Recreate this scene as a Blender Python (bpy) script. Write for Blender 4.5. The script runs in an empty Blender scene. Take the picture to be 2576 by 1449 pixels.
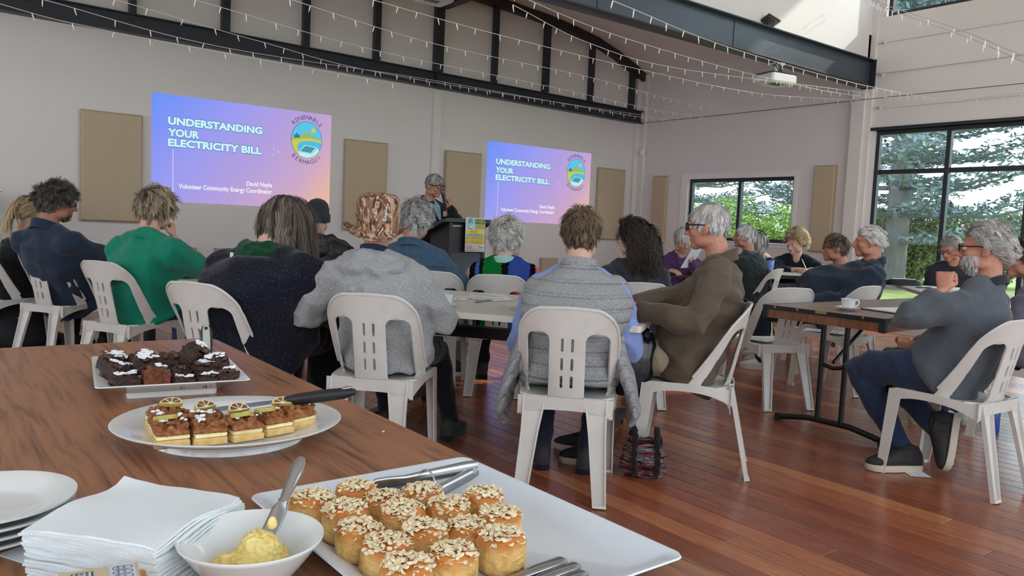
import bpy, bmesh, math, random
import numpy as np
from mathutils import Vector, Matrix

rnd = random.Random(7)
nrng = np.random.default_rng(11)
SC = bpy.context.scene
COL = SC.collection
PI = math.pi


def srgb(r, g, b):
    def f(c):
        c /= 255.0
        return c / 12.92 if c <= 0.04045 else ((c + 0.055) / 1.055) ** 2.4
    return (f(r), f(g), f(b), 1.0)


# ---------------------------------------------------------------- camera
EYE = Vector((0.0, 0.0, 1.13))
yaw, pit, rol = math.radians(37.36), math.radians(4.45), math.radians(2.557)
fwd = Vector((math.sin(yaw) * math.cos(pit), math.cos(yaw) * math.cos(pit), -math.sin(pit)))
rgt = Vector((math.cos(yaw), -math.sin(yaw), 0))
upv = rgt.cross(fwd)
r2 = rgt * math.cos(rol) + upv * math.sin(rol)
u2 = -rgt * math.sin(rol) + upv * math.cos(rol)
cam = bpy.data.cameras.new('camera')
cam.sensor_width = 36.0
cam.lens = 1962.5 / 2576 * 36.0
cam.clip_start = 0.05
cam.clip_end = 300
camo = bpy.data.objects.new('camera', cam)
COL.objects.link(camo)
M = Matrix((r2, u2, -fwd)).transposed().to_4x4()
M.translation = EYE
camo.matrix_world = M
SC.camera = camo

# ---------------------------------------------------------------- sky and exposure
W = bpy.data.worlds.new('sky')
SC.world = W
W.use_nodes = True
nt = W.node_tree
bg = nt.nodes['Background']
tc = nt.nodes.new('ShaderNodeTexCoord')
sp = nt.nodes.new('ShaderNodeSeparateXYZ')
cr = nt.nodes.new('ShaderNodeValToRGB')
cr.color_ramp.elements[0].position = 0.0
cr.color_ramp.elements[0].color = (0.87, 0.94, 1.0, 1)
cr.color_ramp.elements[1].position = 0.9
cr.color_ramp.elements[1].color = (0.62, 0.80, 1.0, 1)
nt.links.new(tc.outputs['Generated'], sp.inputs[0])
nt.links.new(sp.outputs[2], cr.inputs[0])
nt.links.new(cr.outputs[0], bg.inputs[0])
bg.inputs[1].default_value = 3.4
SUN = bpy.data.lights.new('sun', 'SUN')
SUN.energy = 4.5
SUN.angle = math.radians(2.0)
SUN.color = (1.0, 0.93, 0.82)
suno = bpy.data.objects.new('sun', SUN)
COL.objects.link(suno)
suno.location = (40, -18, 30)
suno.rotation_euler = Vector((40, -18, 30)).to_track_quat('Z', 'Y').to_euler()
SC.view_settings.view_transform = 'Standard'
SC.view_settings.look = 'None'
SC.view_settings.gamma = 1.0
SC.view_settings.use_curve_mapping = False
SC.view_settings.exposure = 0.0
cy = SC.cycles
cy.use_denoising = True
cy.max_bounces = 7
cy.diffuse_bounces = 4
cy.glossy_bounces = 3
cy.transmission_bounces = 4
cy.transparent_max_bounces = 10
cy.caustics_reflective = False
cy.caustics_refractive = False
cy.sample_clamp_indirect = 6.0


# ---------------------------------------------------------------- materials
class NT:
    def __init__(s, name):
        s.m = bpy.data.materials.new(name)
        s.m.use_nodes = True
        s.n = s.m.node_tree
        s.b = s.n.nodes['Principled BSDF']
        s.tc = s.node('ShaderNodeTexCoord')

    def node(s, t, **kw):
        n = s.n.nodes.new(t)
        for k, v in kw.items():
            if isinstance(k, str) and hasattr(n, k):
                setattr(n, k, v)
        return n

    def link(s, a, b):
        s.n.links.new(a, b)

    def coords(s, scale=(1, 1, 1), src='Object', rot=(0, 0, 0)):
        mp = s.node('ShaderNodeMapping')
        mp.inputs['Scale'].default_value = scale
        mp.inputs['Rotation'].default_value = rot
        if src == 'World':
            g = s.node('ShaderNodeNewGeometry')
            s.link(g.outputs['Position'], mp.inputs[0])
        else:
            s.link(s.tc.outputs[src], mp.inputs[0])
        return mp.outputs[0]

    def noise(s, vec, scale=5, detail=3, rough=0.55, dist=0.0):
        n = s.node('ShaderNodeTexNoise')
        n.inputs['Scale'].default_value = scale
        n.inputs['Detail'].default_value = detail
        n.inputs['Roughness'].default_value = rough
        n.inputs['Distortion'].default_value = dist
        s.link(vec, n.inputs['Vector'])
        return n.outputs['Fac']

    def ramp(s, fac, stops, interp='LINEAR'):
        r = s.node('ShaderNodeValToRGB')
        r.color_ramp.interpolation = interp
        e = r.color_ramp.elements
        while len(e) < len(stops):
            e.new(0.5)
        for i, (p, c) in enumerate(stops):
            e[i].position = p
            e[i].color = c if len(c) == 4 else (*c, 1)
        s.link(fac, r.inputs[0])
        return r.outputs[0]

    def mix(s, fac, a, b, mode='MIX'):
        m = s.node('ShaderNodeMix')
        m.data_type = 'RGBA'
        m.blend_type = mode
        for sock, v in ((m.inputs[0], fac), (m.inputs[6], a), (m.inputs[7], b)):
            if hasattr(v, 'is_linked') or hasattr(v, 'links'):
                s.link(v, sock)
            else:
                sock.default_value = v
        return m.outputs[2]

    def bump(s, h, strength=0.3, dist=0.01):
        b = s.node('ShaderNodeBump')
        b.inputs['Strength'].default_value = strength
        b.inputs['Distance'].default_value = dist
        s.link(h, b.inputs['Height'])
        s.link(b.outputs[0], s.b.inputs['Normal'])

    def set(s, rough=None, metal=None, spec=None, **kw):
        if rough is not None:
            s.b.inputs['Roughness'].default_value = rough
        if metal is not None:
            s.b.inputs['Metallic'].default_value = metal
        if spec is not None:
            s.b.inputs['Specular IOR Level'].default_value = spec
        for k, v in kw.items():
            s.b.inputs[k].default_value = v

    def color(s, c):
        if hasattr(c, 'links'):
            s.link(c, s.b.inputs['Base Color'])
        else:
            s.b.inputs['Base Color'].default_value = c


def sc(c, k):
    return (min(1, c[0] * k), min(1, c[1] * k), min(1, c[2] * k), 1)


def pm(name, c, rough=0.5, var=0.12, scale=8, bump=0.0, bscale=60, bdist=0.004, metal=0.0, spec=0.5, stretch=(1, 1, 1), src='Object', **kw):
    """plain procedural material: base colour with soft noise variation and optional fine bump"""
    t = NT(name)
    v = t.coords(stretch, src)
    n = t.noise(v, scale, 4, 0.6)
    t.color(t.ramp(n, [(0.25, sc(c, 1 - var)), (0.75, sc(c, 1 + var))]))
    t.set(rough, metal, spec, **kw)
    if bump:
        t.bump(t.noise(v, bscale, 4, 0.6), bump, bdist)
    return t.m


def emis(name, c, k=1.0):
    t = NT(name)
    t.color((0, 0, 0, 1))
    t.set(1.0, 0, 0)
    t.b.inputs['Emission Color'].default_value = c
    t.b.inputs['Emission Strength'].default_value = k
    return t.m


# ---------------------------------------------------------------- mesh building
def rotz(a):
    return Matrix.Rotation(a, 3, 'Z')


class MB:
    def __init__(s):
        s.v = []
        s.f = []

    def add(s, vs, fs):
        o = len(s.v)
        s.v.extend([tuple(p) for p in vs])
        s.f.extend([tuple(i + o for i in f) for f in fs])
        return s

    def hexa(s, p):
        return s.add(p, [(0, 3, 2, 1), (4, 5, 6, 7), (0, 1, 5, 4), (1, 2, 6, 5), (2, 3, 7, 6), (3, 0, 4, 7)])

    def box(s, lo, hi, R=None, c=None):
        x0, y0, z0 = lo
        x1, y1, z1 = hi
        p = [Vector(q) for q in ((x0, y0, z0), (x1, y0, z0), (x1, y1, z0), (x0, y1, z0), (x0, y0, z1), (x1, y0, z1), (x1, y1, z1), (x0, y1, z1))]
        if R is not None:
            c = Vector(c or (0, 0, 0))
            p = [R @ q + c for q in p]
        return s.hexa(p)

    def rbox(s, lo, hi, r=0.005, R=None, c=None):
        """box with chamfered vertical and horizontal edges (rounded look)"""
        x0, y0, z0 = lo
        x1, y1, z1 = hi
        def ring(i, z):
            a, b, cc, d = x0 + i, x1 - i, y0 + i, y1 - i
            k = r
            return [(a + k, cc, z), (b - k, cc, z), (b, cc + k, z), (b, d - k, z), (b - k, d, z), (a + k, d, z), (a, d - k, z), (a, cc + k, z)]
        rings = [ring(r, z0), ring(0, z0 + r), ring(0, z1 - r), ring(r, z1)]
        return s.rings([[Vector(p) for p in q] for q in rings], True, R, c)

    def rings(s, rings, caps=True, R=None, c=None, closed=True):
        n = len(rings[0])
        o = len(s.v)
        c = Vector(c or (0, 0, 0))
        for q in rings:
            for p in q:
                p = Vector(p)
                s.v.append(tuple((R @ p if R is not None else p) + c))
        for i in range(len(rings) - 1):
            for j in range(n if closed else n - 1):
                k = (j + 1) % n
                s.f.append((o + i * n + j, o + i * n + k, o + (i + 1) * n + k, o + (i + 1) * n + j))
        if caps:
            s.f.append(tuple(o + j for j in reversed(range(n))))
            s.f.append(tuple(o + (len(rings) - 1) * n + j for j in range(n)))
        return s

    def tube(s, pts, rad, n=8, flat=1.0, side=None, round_caps=False):
        pts = [Vector(p) for p in pts]
        if not hasattr(rad, '__len__'):
            rad = [rad] * len(pts)
        rad = list(rad)
        if round_caps:
            d0 = (pts[0] - pts[1]).normalized()
            d1 = (pts[-1] - pts[-2]).normalized()
            p0, p1, a, b = pts[0], pts[-1], rad[0], rad[-1]
            pts = [p0 + d0 * a * 0.95, p0 + d0 * a * 0.7] + pts + [p1 + d1 * b * 0.7, p1 + d1 * b * 0.95]
            rad = [a * 0.25, a * 0.7] + rad + [b * 0.7, b * 0.25]
        rings = []
        N = None
        for i, p in enumerate(pts):
            t = (pts[min(i + 1, len(pts) - 1)] - pts[max(i - 1, 0)])
            t = t.normalized() if t.length > 1e-9 else Vector((0, 0, 1))
            if N is None:
                N = Vector(side) if side is not None else (Vector((0, 0, 1)) if abs(t.z) < 0.9 else Vector((1, 0, 0)))
            N = (N - t * N.dot(t))
            N = N.normalized() if N.length > 1e-6 else t.orthogonal().normalized()
            B = t.cross(N)
            rings.append([p + (N * math.cos(2 * PI * j / n) + B * (math.sin(2 * PI * j / n) * flat)) * rad[i] for j in range(n)])
        return s.rings(rings)

    def ell(s, c, r, R=None, nu=16, nv=10):
        c = Vector(c)
        rings = []
        for i in range(nv + 1):
            a = -PI / 2 + PI * (i + 0.0) / nv
            a = max(-PI / 2 + 0.08, min(PI / 2 - 0.08, a))
            rings.append([Vector((math.cos(a) * math.cos(2 * PI * j / nu) * r[0], math.cos(a) * math.sin(2 * PI * j / nu) * r[1], math.sin(a) * r[2])) for j in range(nu)])
        return s.rings(rings, True, R, c)

    def lathe(s, prof, n=32, c=(0, 0, 0), sx=1.0, sy=1.0, R=None):
        rings = [[Vector((r * math.cos(2 * PI * j / n) * sx, r * math.sin(2 * PI * j / n) * sy, z)) for j in range(n)] for r, z in prof]
        return s.rings(rings, True, R, c)

    def prism(s, poly, z0, z1, R=None, c=None):
        return s.rings([[Vector((x, y, z0)) for x, y in poly], [Vector((x, y, z1)) for x, y in poly]], True, R, c)

    def loft(s, secs, n=24, p=2.0):
        """secs: (centre, axis a, axis b) -> superellipse rings"""
        rings = []
        for c, a, b in secs:
            c, a, b = Vector(c), Vector(a), Vector(b)
            q = []
            for j in range(n):
                t = 2 * PI * j / n
                ct, st = math.cos(t), math.sin(t)
                e = 2.0 / p
                q.append(c + a * (abs(ct) ** e * (1 if ct >= 0 else -1)) + b * (abs(st) ** e * (1 if st >= 0 else -1)))
            rings.append(q)
        return s.rings(rings)


def link(name, data, parent=None, loc=None):
    o = bpy.data.objects.new(name, data)
    COL.objects.link(o)
    if parent is not None:
        o.parent = parent
    if loc is not None:
        o.location = loc
    return o


def smooth_by_angle(me, ang=40):
    n = len(me.polygons)
    if not n:
        return
    me.polygons.foreach_set('use_smooth', [True] * n)
    if ang and ang < 180:
        me.set_sharp_from_angle(angle=math.radians(ang))


def orig(o):
    """world position of a part's frame (roots are only translated)"""
    p = Vector((0, 0, 0))
    while o is not None:
        p = p + o.location
        o = o.parent
    return p


def mesh_of(name, v, f, mat, ang=40, fix=True):
    me = bpy.data.meshes.new(name)
    me.from_pydata([tuple(p) for p in v], [], [tuple(q) for q in f])
    if fix:
        bm = bmesh.new()
        bm.from_mesh(me)
        bmesh.ops.recalc_face_normals(bm, faces=bm.faces)
        bm.to_mesh(me)
        bm.free()
    for m in (mat if isinstance(mat, (list, tuple)) else [mat]):
        me.materials.append(m)
    smooth_by_angle(me, ang)
    return me


def mk(name, mb, mat, parent=None, ang=40, world=True, fix=True):
    """link one mesh; vertices are given in world space when the parent is only translated"""
    v = mb.v
    if parent is not None and world:
        o = orig(parent)
        v = [(p[0] - o.x, p[1] - o.y, p[2] - o.z) for p in v]
    return link(name, mesh_of(name, v, mb.f, mat, ang, fix), parent)


def tag(o, label, cat, group=None, kind=None):
    o['label'] = label
    o['category'] = cat
    if group:
        o['group'] = group
    if kind:
        o['kind'] = kind
    return o


def thing(name, label, cat, loc, group=None, rz=0.0):
    o = link(name, None, None, loc)
    o.rotation_euler = (0, 0, rz)
    o.empty_display_size = 0.1
    return tag(o, label, cat, group)


def struct(name, mb, mat, parent=None, ang=30, world=True):
    o = mk(name, mb, mat, parent, ang, world)
    if parent is None:
        o['kind'] = 'structure'
    return o


def copy_tree(o, parent=None):
    c = o.copy()
    COL.objects.link(c)
    if parent is not None:
        c.parent = parent
        c.matrix_parent_inverse = o.matrix_parent_inverse
    for ch in list(o.children):
        copy_tree(ch, c)
    return c


_txt = {}


def text_mb(s, size, align='LEFT', bold=0.0, spacing=1.0):
    """flat glyph outlines in the XY plane as a mesh builder"""
    cu = bpy.data.curves.new('t', 'FONT')
    cu.body = s
    cu.size = size
    cu.align_x = align
    cu.offset = bold * size
    cu.space_character = spacing
    cu.resolution_u = 3
    ob = bpy.data.objects.new('t', cu)
    COL.objects.link(ob)
    dg = bpy.context.evaluated_depsgraph_get()
    me = bpy.data.meshes.new_from_object(ob.evaluated_get(dg))
    mb = MB()
    mb.add([tuple(v.co) for v in me.vertices], [tuple(p.vertices) for p in me.polygons])
    bpy.data.objects.remove(ob)
    bpy.data.curves.remove(cu)
    bpy.data.meshes.remove(me)
    return mb


def place(mb, Mx, out=None):
    out = out or MB()
    return out.add([tuple(Mx @ Vector(p)) for p in mb.v], mb.f)


def frame(origin, ex, ey):
    """matrix mapping local (x, y, z) to origin + x ex + y ey + z (ex x ey)"""
    ex, ey = Vector(ex).normalized(), Vector(ey).normalized()
    ez = ex.cross(ey)
    m = Matrix((ex, ey, ez)).transposed().to_4x4()
    m.translation = Vector(origin)
    return m
# ================================================================ the room
XB, YA, YB = 9.94, 9.6, 5.5        # end wall, front (screen) wall, beam line

m_wall = pm('wall paint', srgb(221, 216, 211), 0.75, 0.02, 3, 0.05, 300, 0.001)
m_ceil = pm('ceiling paint', srgb(226, 220, 213), 0.8, 0.02, 2)
m_white = pm('white gloss trim', srgb(228, 226, 222), 0.45, 0.02, 6)
m_steel = pm('dark painted steel', srgb(37, 41, 48), 0.42, 0.10, 5, 0.12, 9, 0.004)
m_brown_steel = pm('brown black steel', srgb(40, 36, 36), 0.5, 0.08, 6)
m_panel = pm('beige acoustic fabric', srgb(190, 172, 146), 0.95, 0.05, 220, 0.15, 500, 0.001, spec=0.1)
m_frame = pm('dark window frame', srgb(30, 36, 46), 0.4, 0.05, 10)


def glass_mat():
    t = NT('window glass')
    n = t.n
    out = n.nodes['Material Output']
    tr = t.node('ShaderNodeBsdfTransparent')
    tr.inputs[0].default_value = (0.93, 0.97, 0.97, 1)
    gl = t.node('ShaderNodeBsdfGlossy')
    gl.inputs['Roughness'].default_value = 0.02
    lw = t.node('ShaderNodeLayerWeight')
    lw.inputs[0].default_value = 0.08
    mx = t.node('ShaderNodeMixShader')
    t.link(lw.outputs['Fresnel'], mx.inputs[0])
    t.link(tr.outputs[0], mx.inputs[1])
    t.link(gl.outputs[0], mx.inputs[2])
    t.link(mx.outputs[0], out.inputs[0])
    n.nodes.remove(t.b)
    return t.m


m_glass = glass_mat()


def plank_mat():
    t = NT('hardwood boards')
    oi = t.node('ShaderNodeObjectInfo')
    cb = t.node('ShaderNodeCombineXYZ')
    mu = t.node('ShaderNodeMath', operation='MULTIPLY')
    mu.inputs[1].default_value = 37.0
    t.link(oi.outputs['Random'], mu.inputs[0])
    t.link(mu.outputs[0], cb.inputs[2])
    g = t.node('ShaderNodeNewGeometry')
    ad = t.node('ShaderNodeVectorMath', operation='ADD')
    t.link(g.outputs['Position'], ad.inputs[0])
    t.link(cb.outputs[0], ad.inputs[1])
    def mapped(sx):
        mp = t.node('ShaderNodeMapping')
        mp.inputs['Scale'].default_value = sx
        t.link(ad.outputs[0], mp.inputs[0])
        return mp.outputs[0]
    base = t.ramp(oi.outputs['Random'], [(0.0, srgb(132, 70, 46)), (0.3, srgb(156, 86, 56)), (0.55, srgb(146, 80, 58)), (0.8, srgb(172, 102, 64)), (1.0, srgb(200, 134, 84))])
    gr = t.noise(mapped((38, 2.2, 1)), 2.2, 6, 0.65, 0.6)
    c = t.mix(0.75, base, t.ramp(gr, [(0.3, (0.45, 0.42, 0.40, 1)), (0.62, (1.08, 1.06, 1.05, 1))]), 'MULTIPLY')
    st = t.noise(mapped((120, 5, 1)), 3, 3, 0.7)
    c = t.mix(t.ramp(st, [(0.68, (0, 0, 0, 1)), (0.78, (0.7, 0.7, 0.7, 1))]), c, srgb(52, 26, 18))
    t.color(c)
    wear = t.noise(t.coords((1, 1, 1), 'World'), 1.6, 5, 0.6)
    rr = t.node('ShaderNodeMapRange')
    rr.inputs[3].default_value = 0.16
    rr.inputs[4].default_value = 0.36
    t.link(wear, rr.inputs[0])
    t.link(rr.outputs[0], t.b.inputs['Roughness'])
    t.set(spec=0.55)
    t.b.inputs['Coat Weight'].default_value = 0.25
    t.b.inputs['Coat Roughness'].default_value = 0.25
    t.bump(t.noise(mapped((40, 3, 1)), 3, 4, 0.6), 0.10, 0.003)
    return t.m


m_plank = plank_mat()
m_gap = pm('floor gap', srgb(30, 16, 11), 0.9, 0.1)

# floor: slab with boards running towards the screen wall
fl = struct('floor', MB().box((-3.2, -3.6, -0.12), (XB + 0.0, YA, -0.016)), m_gap)
PW = 0.105
unit = MB()
unit.rings([[(0, 0, 0), (1, 0, 0), (1, 1, 0), (0, 1, 0)], [(0, 0, 0.8), (1, 0, 0.8), (1, 1, 0.8), (0, 1, 0.8)], [(0.022, 0.0008, 1), (0.978, 0.0008, 1), (0.978, 0.9992, 1), (0.022, 0.9992, 1)]])
plank_me = mesh_of('plank', unit.v, unit.f, m_plank, 20)
rows = int((XB + 0.25) / PW)
rest = MB()
count = 0
for i in range(rows):
    x = -0.25 + i * PW
    y = 0.2 - rnd.random() * 2.5
    if x < 0.45:
        y = 2.4
    while y < YA - 0.05:
        L = rnd.uniform(2.4, 4.6)
        e = min(YA, y + L)
        w = min(PW, XB - x) - 0.0022
        yy = max(y, 0.2)
        d = math.hypot(x + w / 2, (yy + e) / 2)
        if count < 300 and e - yy > 0.3 and x > 0.4 and x < 9.0:
            o = link('plank', plank_me, fl, (x, yy, -0.016))
            o.scale = (w, e - yy - 0.0022, 0.016)
            count += 1
        elif e - yy > 0.02:
            rest.box((x, yy, -0.016), (x + w, e - 0.0022, 0))
        y = e
rest.box((-3.2, -3.6, -0.016), (-0.26, YA, 0.0))
rest.box((-0.25, -3.6, -0.016), (XB, 0.198, 0.0))
rest.box((-0.25, 0.2, -0.016), (0.44, 2.398, 0.0))
o = mk('plank', rest, m_plank, fl, 20)
o['kind'] = 'stuff'

# front wall with the two projected slides
struct('wall_front', MB().box((-3.2, YA, 0), (XB + 0.15, YA + 0.15, 4.6)), m_wall)
# end wall with its three window openings
SW = (6.51, 8.44, 1.07, 2.03)
BWN = (0.95, 5.38, 0.10, 2.59)
CL = (0.95, 5.35, 4.04, 5.3)
we = MB()
x0, x1 = XB, XB + 0.15
we.box((x0, -3.6, 0), (x1, BWN[0], 6.2))
we.box((x0, BWN[0], 0), (x1, BWN[1], BWN[2]))
we.box((x0, BWN[0], BWN[3]), (x1, BWN[1], CL[2]))
we.box((x0, BWN[0], CL[3]), (x1, BWN[1], 6.2))
we.box((x0, BWN[1], 0), (x1, SW[0], 6.2))
we.box((x0, SW[0], 0), (x1, SW[1], SW[2]))
we.box((x0, SW[0], SW[3]), (x1, SW[1], 4.6))
we.box((x0, SW[1], 0), (x1, YA, 4.6))
struct('wall_end', we, m_wall)
# unseen sides of the hall, with their own openings for daylight
wl = MB()
wl.box((-3.35, -3.6, 0), (-3.2, YA, 0.9)).box((-3.35, -3.6, 2.7), (-3.2, YA, 6.2))
for y in (-3.6, -0.3, 3.2, 6.6):
    wl.box((-3.35, y, 0.9), (-3.2, y + 0.5, 2.7))
wl.box((-3.35, 9.1, 0.9), (-3.2, YA, 2.7))
struct('wall_left', wl, m_wall)
wb = MB()
wb.box((-3.2, -3.75, 0), (XB, -3.6, 0.25)).box((-3.2, -3.75, 5.0), (XB, -3.6, 6.2))
for x in (-3.2, 0.2, 3.6, 7.0, 9.5):
    wb.box((x, -3.75, 0.25), (x + 0.44, -3.6, 5.0))
struct('wall_back', wb, m_wall)

# vaulted ceiling over the screen bay, high ceiling over the rest
prof = []
arch = [(9.94, 3.82), (9.68, 3.945), (9.24, 4.11), (8.76, 4.245), (8.26, 4.33), (7.76, 4.39), (7.03, 4.44), (6.4, 4.47), (5.8, 4.48)]
arch_full = arch + [(11.6 - x, z) for x, z in reversed(arch[:-1])]
vc = MB()
rg = []
for x, z in arch_full + [(-3.2, 3.82)]:
    rg.append([Vector((x, YB + 0.1, z)), Vector((x, YA, z)), Vector((x, YA, z + 0.12)), Vector((x, YB + 0.1, z + 0.12))])
vc.rings(rg)
struct('ceiling', vc, m_ceil, None, 60)
struct('ceiling_high', MB().box((-3.2, -3.6, 6.2), (XB + 0.15, YB + 0.1, 6.32)), m_ceil)
struct('wall_upper', MB().box((-3.2, YB + 0.0, 3.46), (XB, YB + 0.10, 6.2)), m_wall)

# column, pilaster, grooves, architraves, skirting
struct('column', MB().box((XB - 0.11, YB - 0.0, 0), (XB, YB + 0.17, 3.82)).box((XB - 0.06, YB - 0.07, 0), (XB, YB, 6.2)), m_wall)
struct('trim_1', MB().box((5.77, YA - 0.05, 0), (5.90, YA, 3.0)), m_wall)
struct('trim_2', MB().box((9.80, YA - 0.05, 0), (XB, YA, 3.82)).box((XB - 0.05, YA - 0.17, 0), (XB, YA - 0.05, 3.82)), m_wall)
for i, (z, d) in enumerate(((3.33, 0.03), (2.88, 0.012), (2.64, 0.035), (3.72, 0.012))):
    struct('trim_%d' % (3 + i), MB().rbox((XB - d, 0.2, z - 0.012), (XB, YB - 0.07, z + 0.012), 0.004), m_wall)
tr = MB()
a, b, c, d = SW
for lo, hi in (((a - 0.06, d), (b + 0.14, d + 0.08)), ((a - 0.06, c - 0.07), (b + 0.14, c)), ((a - 0.06, c), (a, d)), ((b, c), (b + 0.14, d))):
    tr.box((XB - 0.014, lo[0], lo[1]), (XB, hi[0], hi[1]))
struct('trim_7', tr, m_white)
sk = MB().box((-3.2, YA - 0.016, 0), (9.80, YA, 0.10))
struct('baseboard_front', sk, m_white)
struct('baseboard_end', MB().box((XB - 0.016, YB + 0.17, 0), (XB, YA - 0.17, 0.10)), m_white)


def window(n, y0, y1, z0, z1, mull=(), rails=(), depth=0.07, fw=0.05):
    """aluminium window set in the end wall; frame, mullions, rails and panes are children"""
    xf = XB + 0.045
    fr = MB()
    fr.rbox((xf, y0, z0), (xf + depth, y0 + fw, z1), 0.004).rbox((xf, y1 - fw, z0), (xf + depth, y1, z1), 0.004)
    fr.rbox((xf, y0 + fw, z0), (xf + depth, y1 - fw, z0 + fw), 0.004).rbox((xf, y0 + fw, z1 - fw), (xf + depth, y1 - fw, z1), 0.004)
    w = struct('window_%d' % n, fr, m_frame)
    ys = [y0 + fw] + list(mull) + [y1 - fw]
    zs = [z0 + fw] + list(rails) + [z1 - fw]
    for y in mull:
        mk('mullion', MB().rbox((xf - 0.005, y - 0.028, z0 + fw), (xf + depth - 0.002, y + 0.028, z1 - fw), 0.004), m_frame, w)
    for z in rails:
        mk('rail', MB().rbox((xf + 0.004, y0 + fw, z - 0.03), (xf + depth - 0.006, y1 - fw, z + 0.03), 0.004), m_frame, w)
    for i in range(len(ys) - 1):
        for j in range(len(zs) - 1):
            mk('pane', MB().box((xf + 0.03, ys[i], zs[j]), (xf + 0.034, ys[i + 1], zs[j + 1])), m_glass, w)
    return w


w1 = window(1, *SW, mull=(7.47,))
mk('sill', MB().rbox((XB - 0.03, SW[0] - 0.06, SW[2] - 0.025), (XB + 0.045, SW[1] + 0.14, SW[2]), 0.004), m_white, w1)
window(2, *BWN, mull=(4.47, 3.57, 2.67, 1.8), rails=(2.06,))
window(3, *CL, mull=(3.6, 2.2))
hd = struct('trim_8', MB().rbox((XB - 0.03, BWN[0] - 0.05, 2.59), (XB + 0.10, BWN[1] + 0.06, 2.64), 0.005), m_frame)

# ---------------------------------------------------------------- steelwork
tr_ = thing('roof_truss', 'dark steel bowstring truss against the screen wall with flat bottom chord', 'truss', (5.8, YA - 0.08, 3.1))
bc = MB()
def chord(xa, xb, za, zb, lo, hi, y0, y1):
    bc.hexa([Vector(p) for p in ((xa, y0, za + lo), (xb, y0, zb + lo), (xb, y1, zb + lo), (xa, y1, za + lo), (xa, y0, za + hi), (xb, y0, zb + hi), (xb, y1, zb + hi), (xa, y1, za + hi))])
za, zb = 3.07, 2.99
chord(-3.0, XB - 0.0, za + 0.02, zb, 0, 0.014, YA - 0.14, YA)
chord(-3.0, XB - 0.0, za + 0.02, zb, 0.014, 0.196, YA - 0.075, YA - 0.06)
chord(-3.0, XB - 0.0, za + 0.02, zb, 0.196, 0.21, YA - 0.14, YA)
for x in (5.76, 9.9):
    bc.box((x - 0.006, YA - 0.135, 3.02), (x + 0.006, YA - 0.06, 3.2))
mk('bottom_chord', bc, m_steel, tr_)
for xa, xb in ((-0.13, -0.05), (0.86, 0.94), (1.86, 1.93), (2.85, 2.94), (3.84, 3.92), (4.82, 4.90), (5.75, 5.88), (6.75, 6.82), (7.72, 7.81), (8.68, 8.75), (9.62, 9.70)):
    xm = (xa + xb) / 2
    ztop = np.interp(xm, [p[0] for p in reversed(arch_full)], [p[1] for p in reversed(arch_full)]) - 0.03
    mk('post', MB().box((xa, YA - 0.09, 3.2), (xb, YA - 0.005, ztop)), m_steel, tr_)
tcm = MB()
rg = []
for i, (x, z) in enumerate(arch_full):
    p0, p1 = Vector(arch_full[max(i - 1, 0)]), Vector(arch_full[min(i + 1, len(arch_full) - 1)])
    t = (p1 - p0).normalized()
    n = Vector((t.y, -t.x))
    if n.y > 0:
        n = -n
    q = Vector((x, z))
    a_, b_ = q + n * 0.005, q + n * 0.125
    rg.append([Vector((a_.x, YA - 0.13, a_.y)), Vector((a_.x, YA - 0.004, a_.y)), Vector((b_.x, YA - 0.004, b_.y)), Vector((b_.x, YA - 0.13, b_.y))])
tcm.rings(rg)
mk('top_chord', tcm, m_brown_steel, tr_, 50)
rb = thing('ridge_beam', 'dark steel beam running out from the tall middle truss post under the roof', 'beam', (5.82, 7.5, 4.1))
mk('web', MB().box((5.80, YB + 0.12, 4.12), (5.84, YA - 0.14, 4.30)), m_brown_steel, rb)
mk('flange', MB().box((5.75, YB + 0.12, 4.10), (5.89, YA - 0.14, 4.12)), m_brown_steel, rb)

bm_ = thing('steel_beam', 'deep dark steel beam crossing the hall to the white column', 'beam', (4.0, YB - 0.1, 3.14))
m_beam = pm('beam steel with skylight tint', srgb(52, 62, 72), 0.38, 0.12, 2.5, 0.35, 7, 0.006, spec=0.6)  # web bluer and lighter than the flanges, skylight tint put into its colour
zb0, zb1 = 3.13, 3.475
mk('web', MB().box((-3.1, YB - 0.055, zb0 + 0.016), (XB - 0.13, YB - 0.04, zb1 - 0.016)), m_beam, bm_)
mk('flange', MB().rbox((-3.1, YB - 0.13, zb0), (XB - 0.12, YB + 0.05, zb0 + 0.016), 0.003), m_brown_steel, bm_)
mk('flange', MB().rbox((-3.1, YB - 0.13, zb1 - 0.016), (XB - 0.12, YB + 0.05, zb1), 0.003), m_steel, bm_)
mk('end_plate', MB().box((XB - 0.13, YB - 0.13, zb0 - 0.01), (XB - 0.112, YB + 0.05, zb1 + 0.01)), m_steel, bm_)
for x in (5.0, 7.0):
    mk('stiffener', MB().box((x - 0.006, YB - 0.062, zb0 + 0.016), (x + 0.006, YB - 0.054, zb1 - 0.016)), m_beam, bm_)

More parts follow.
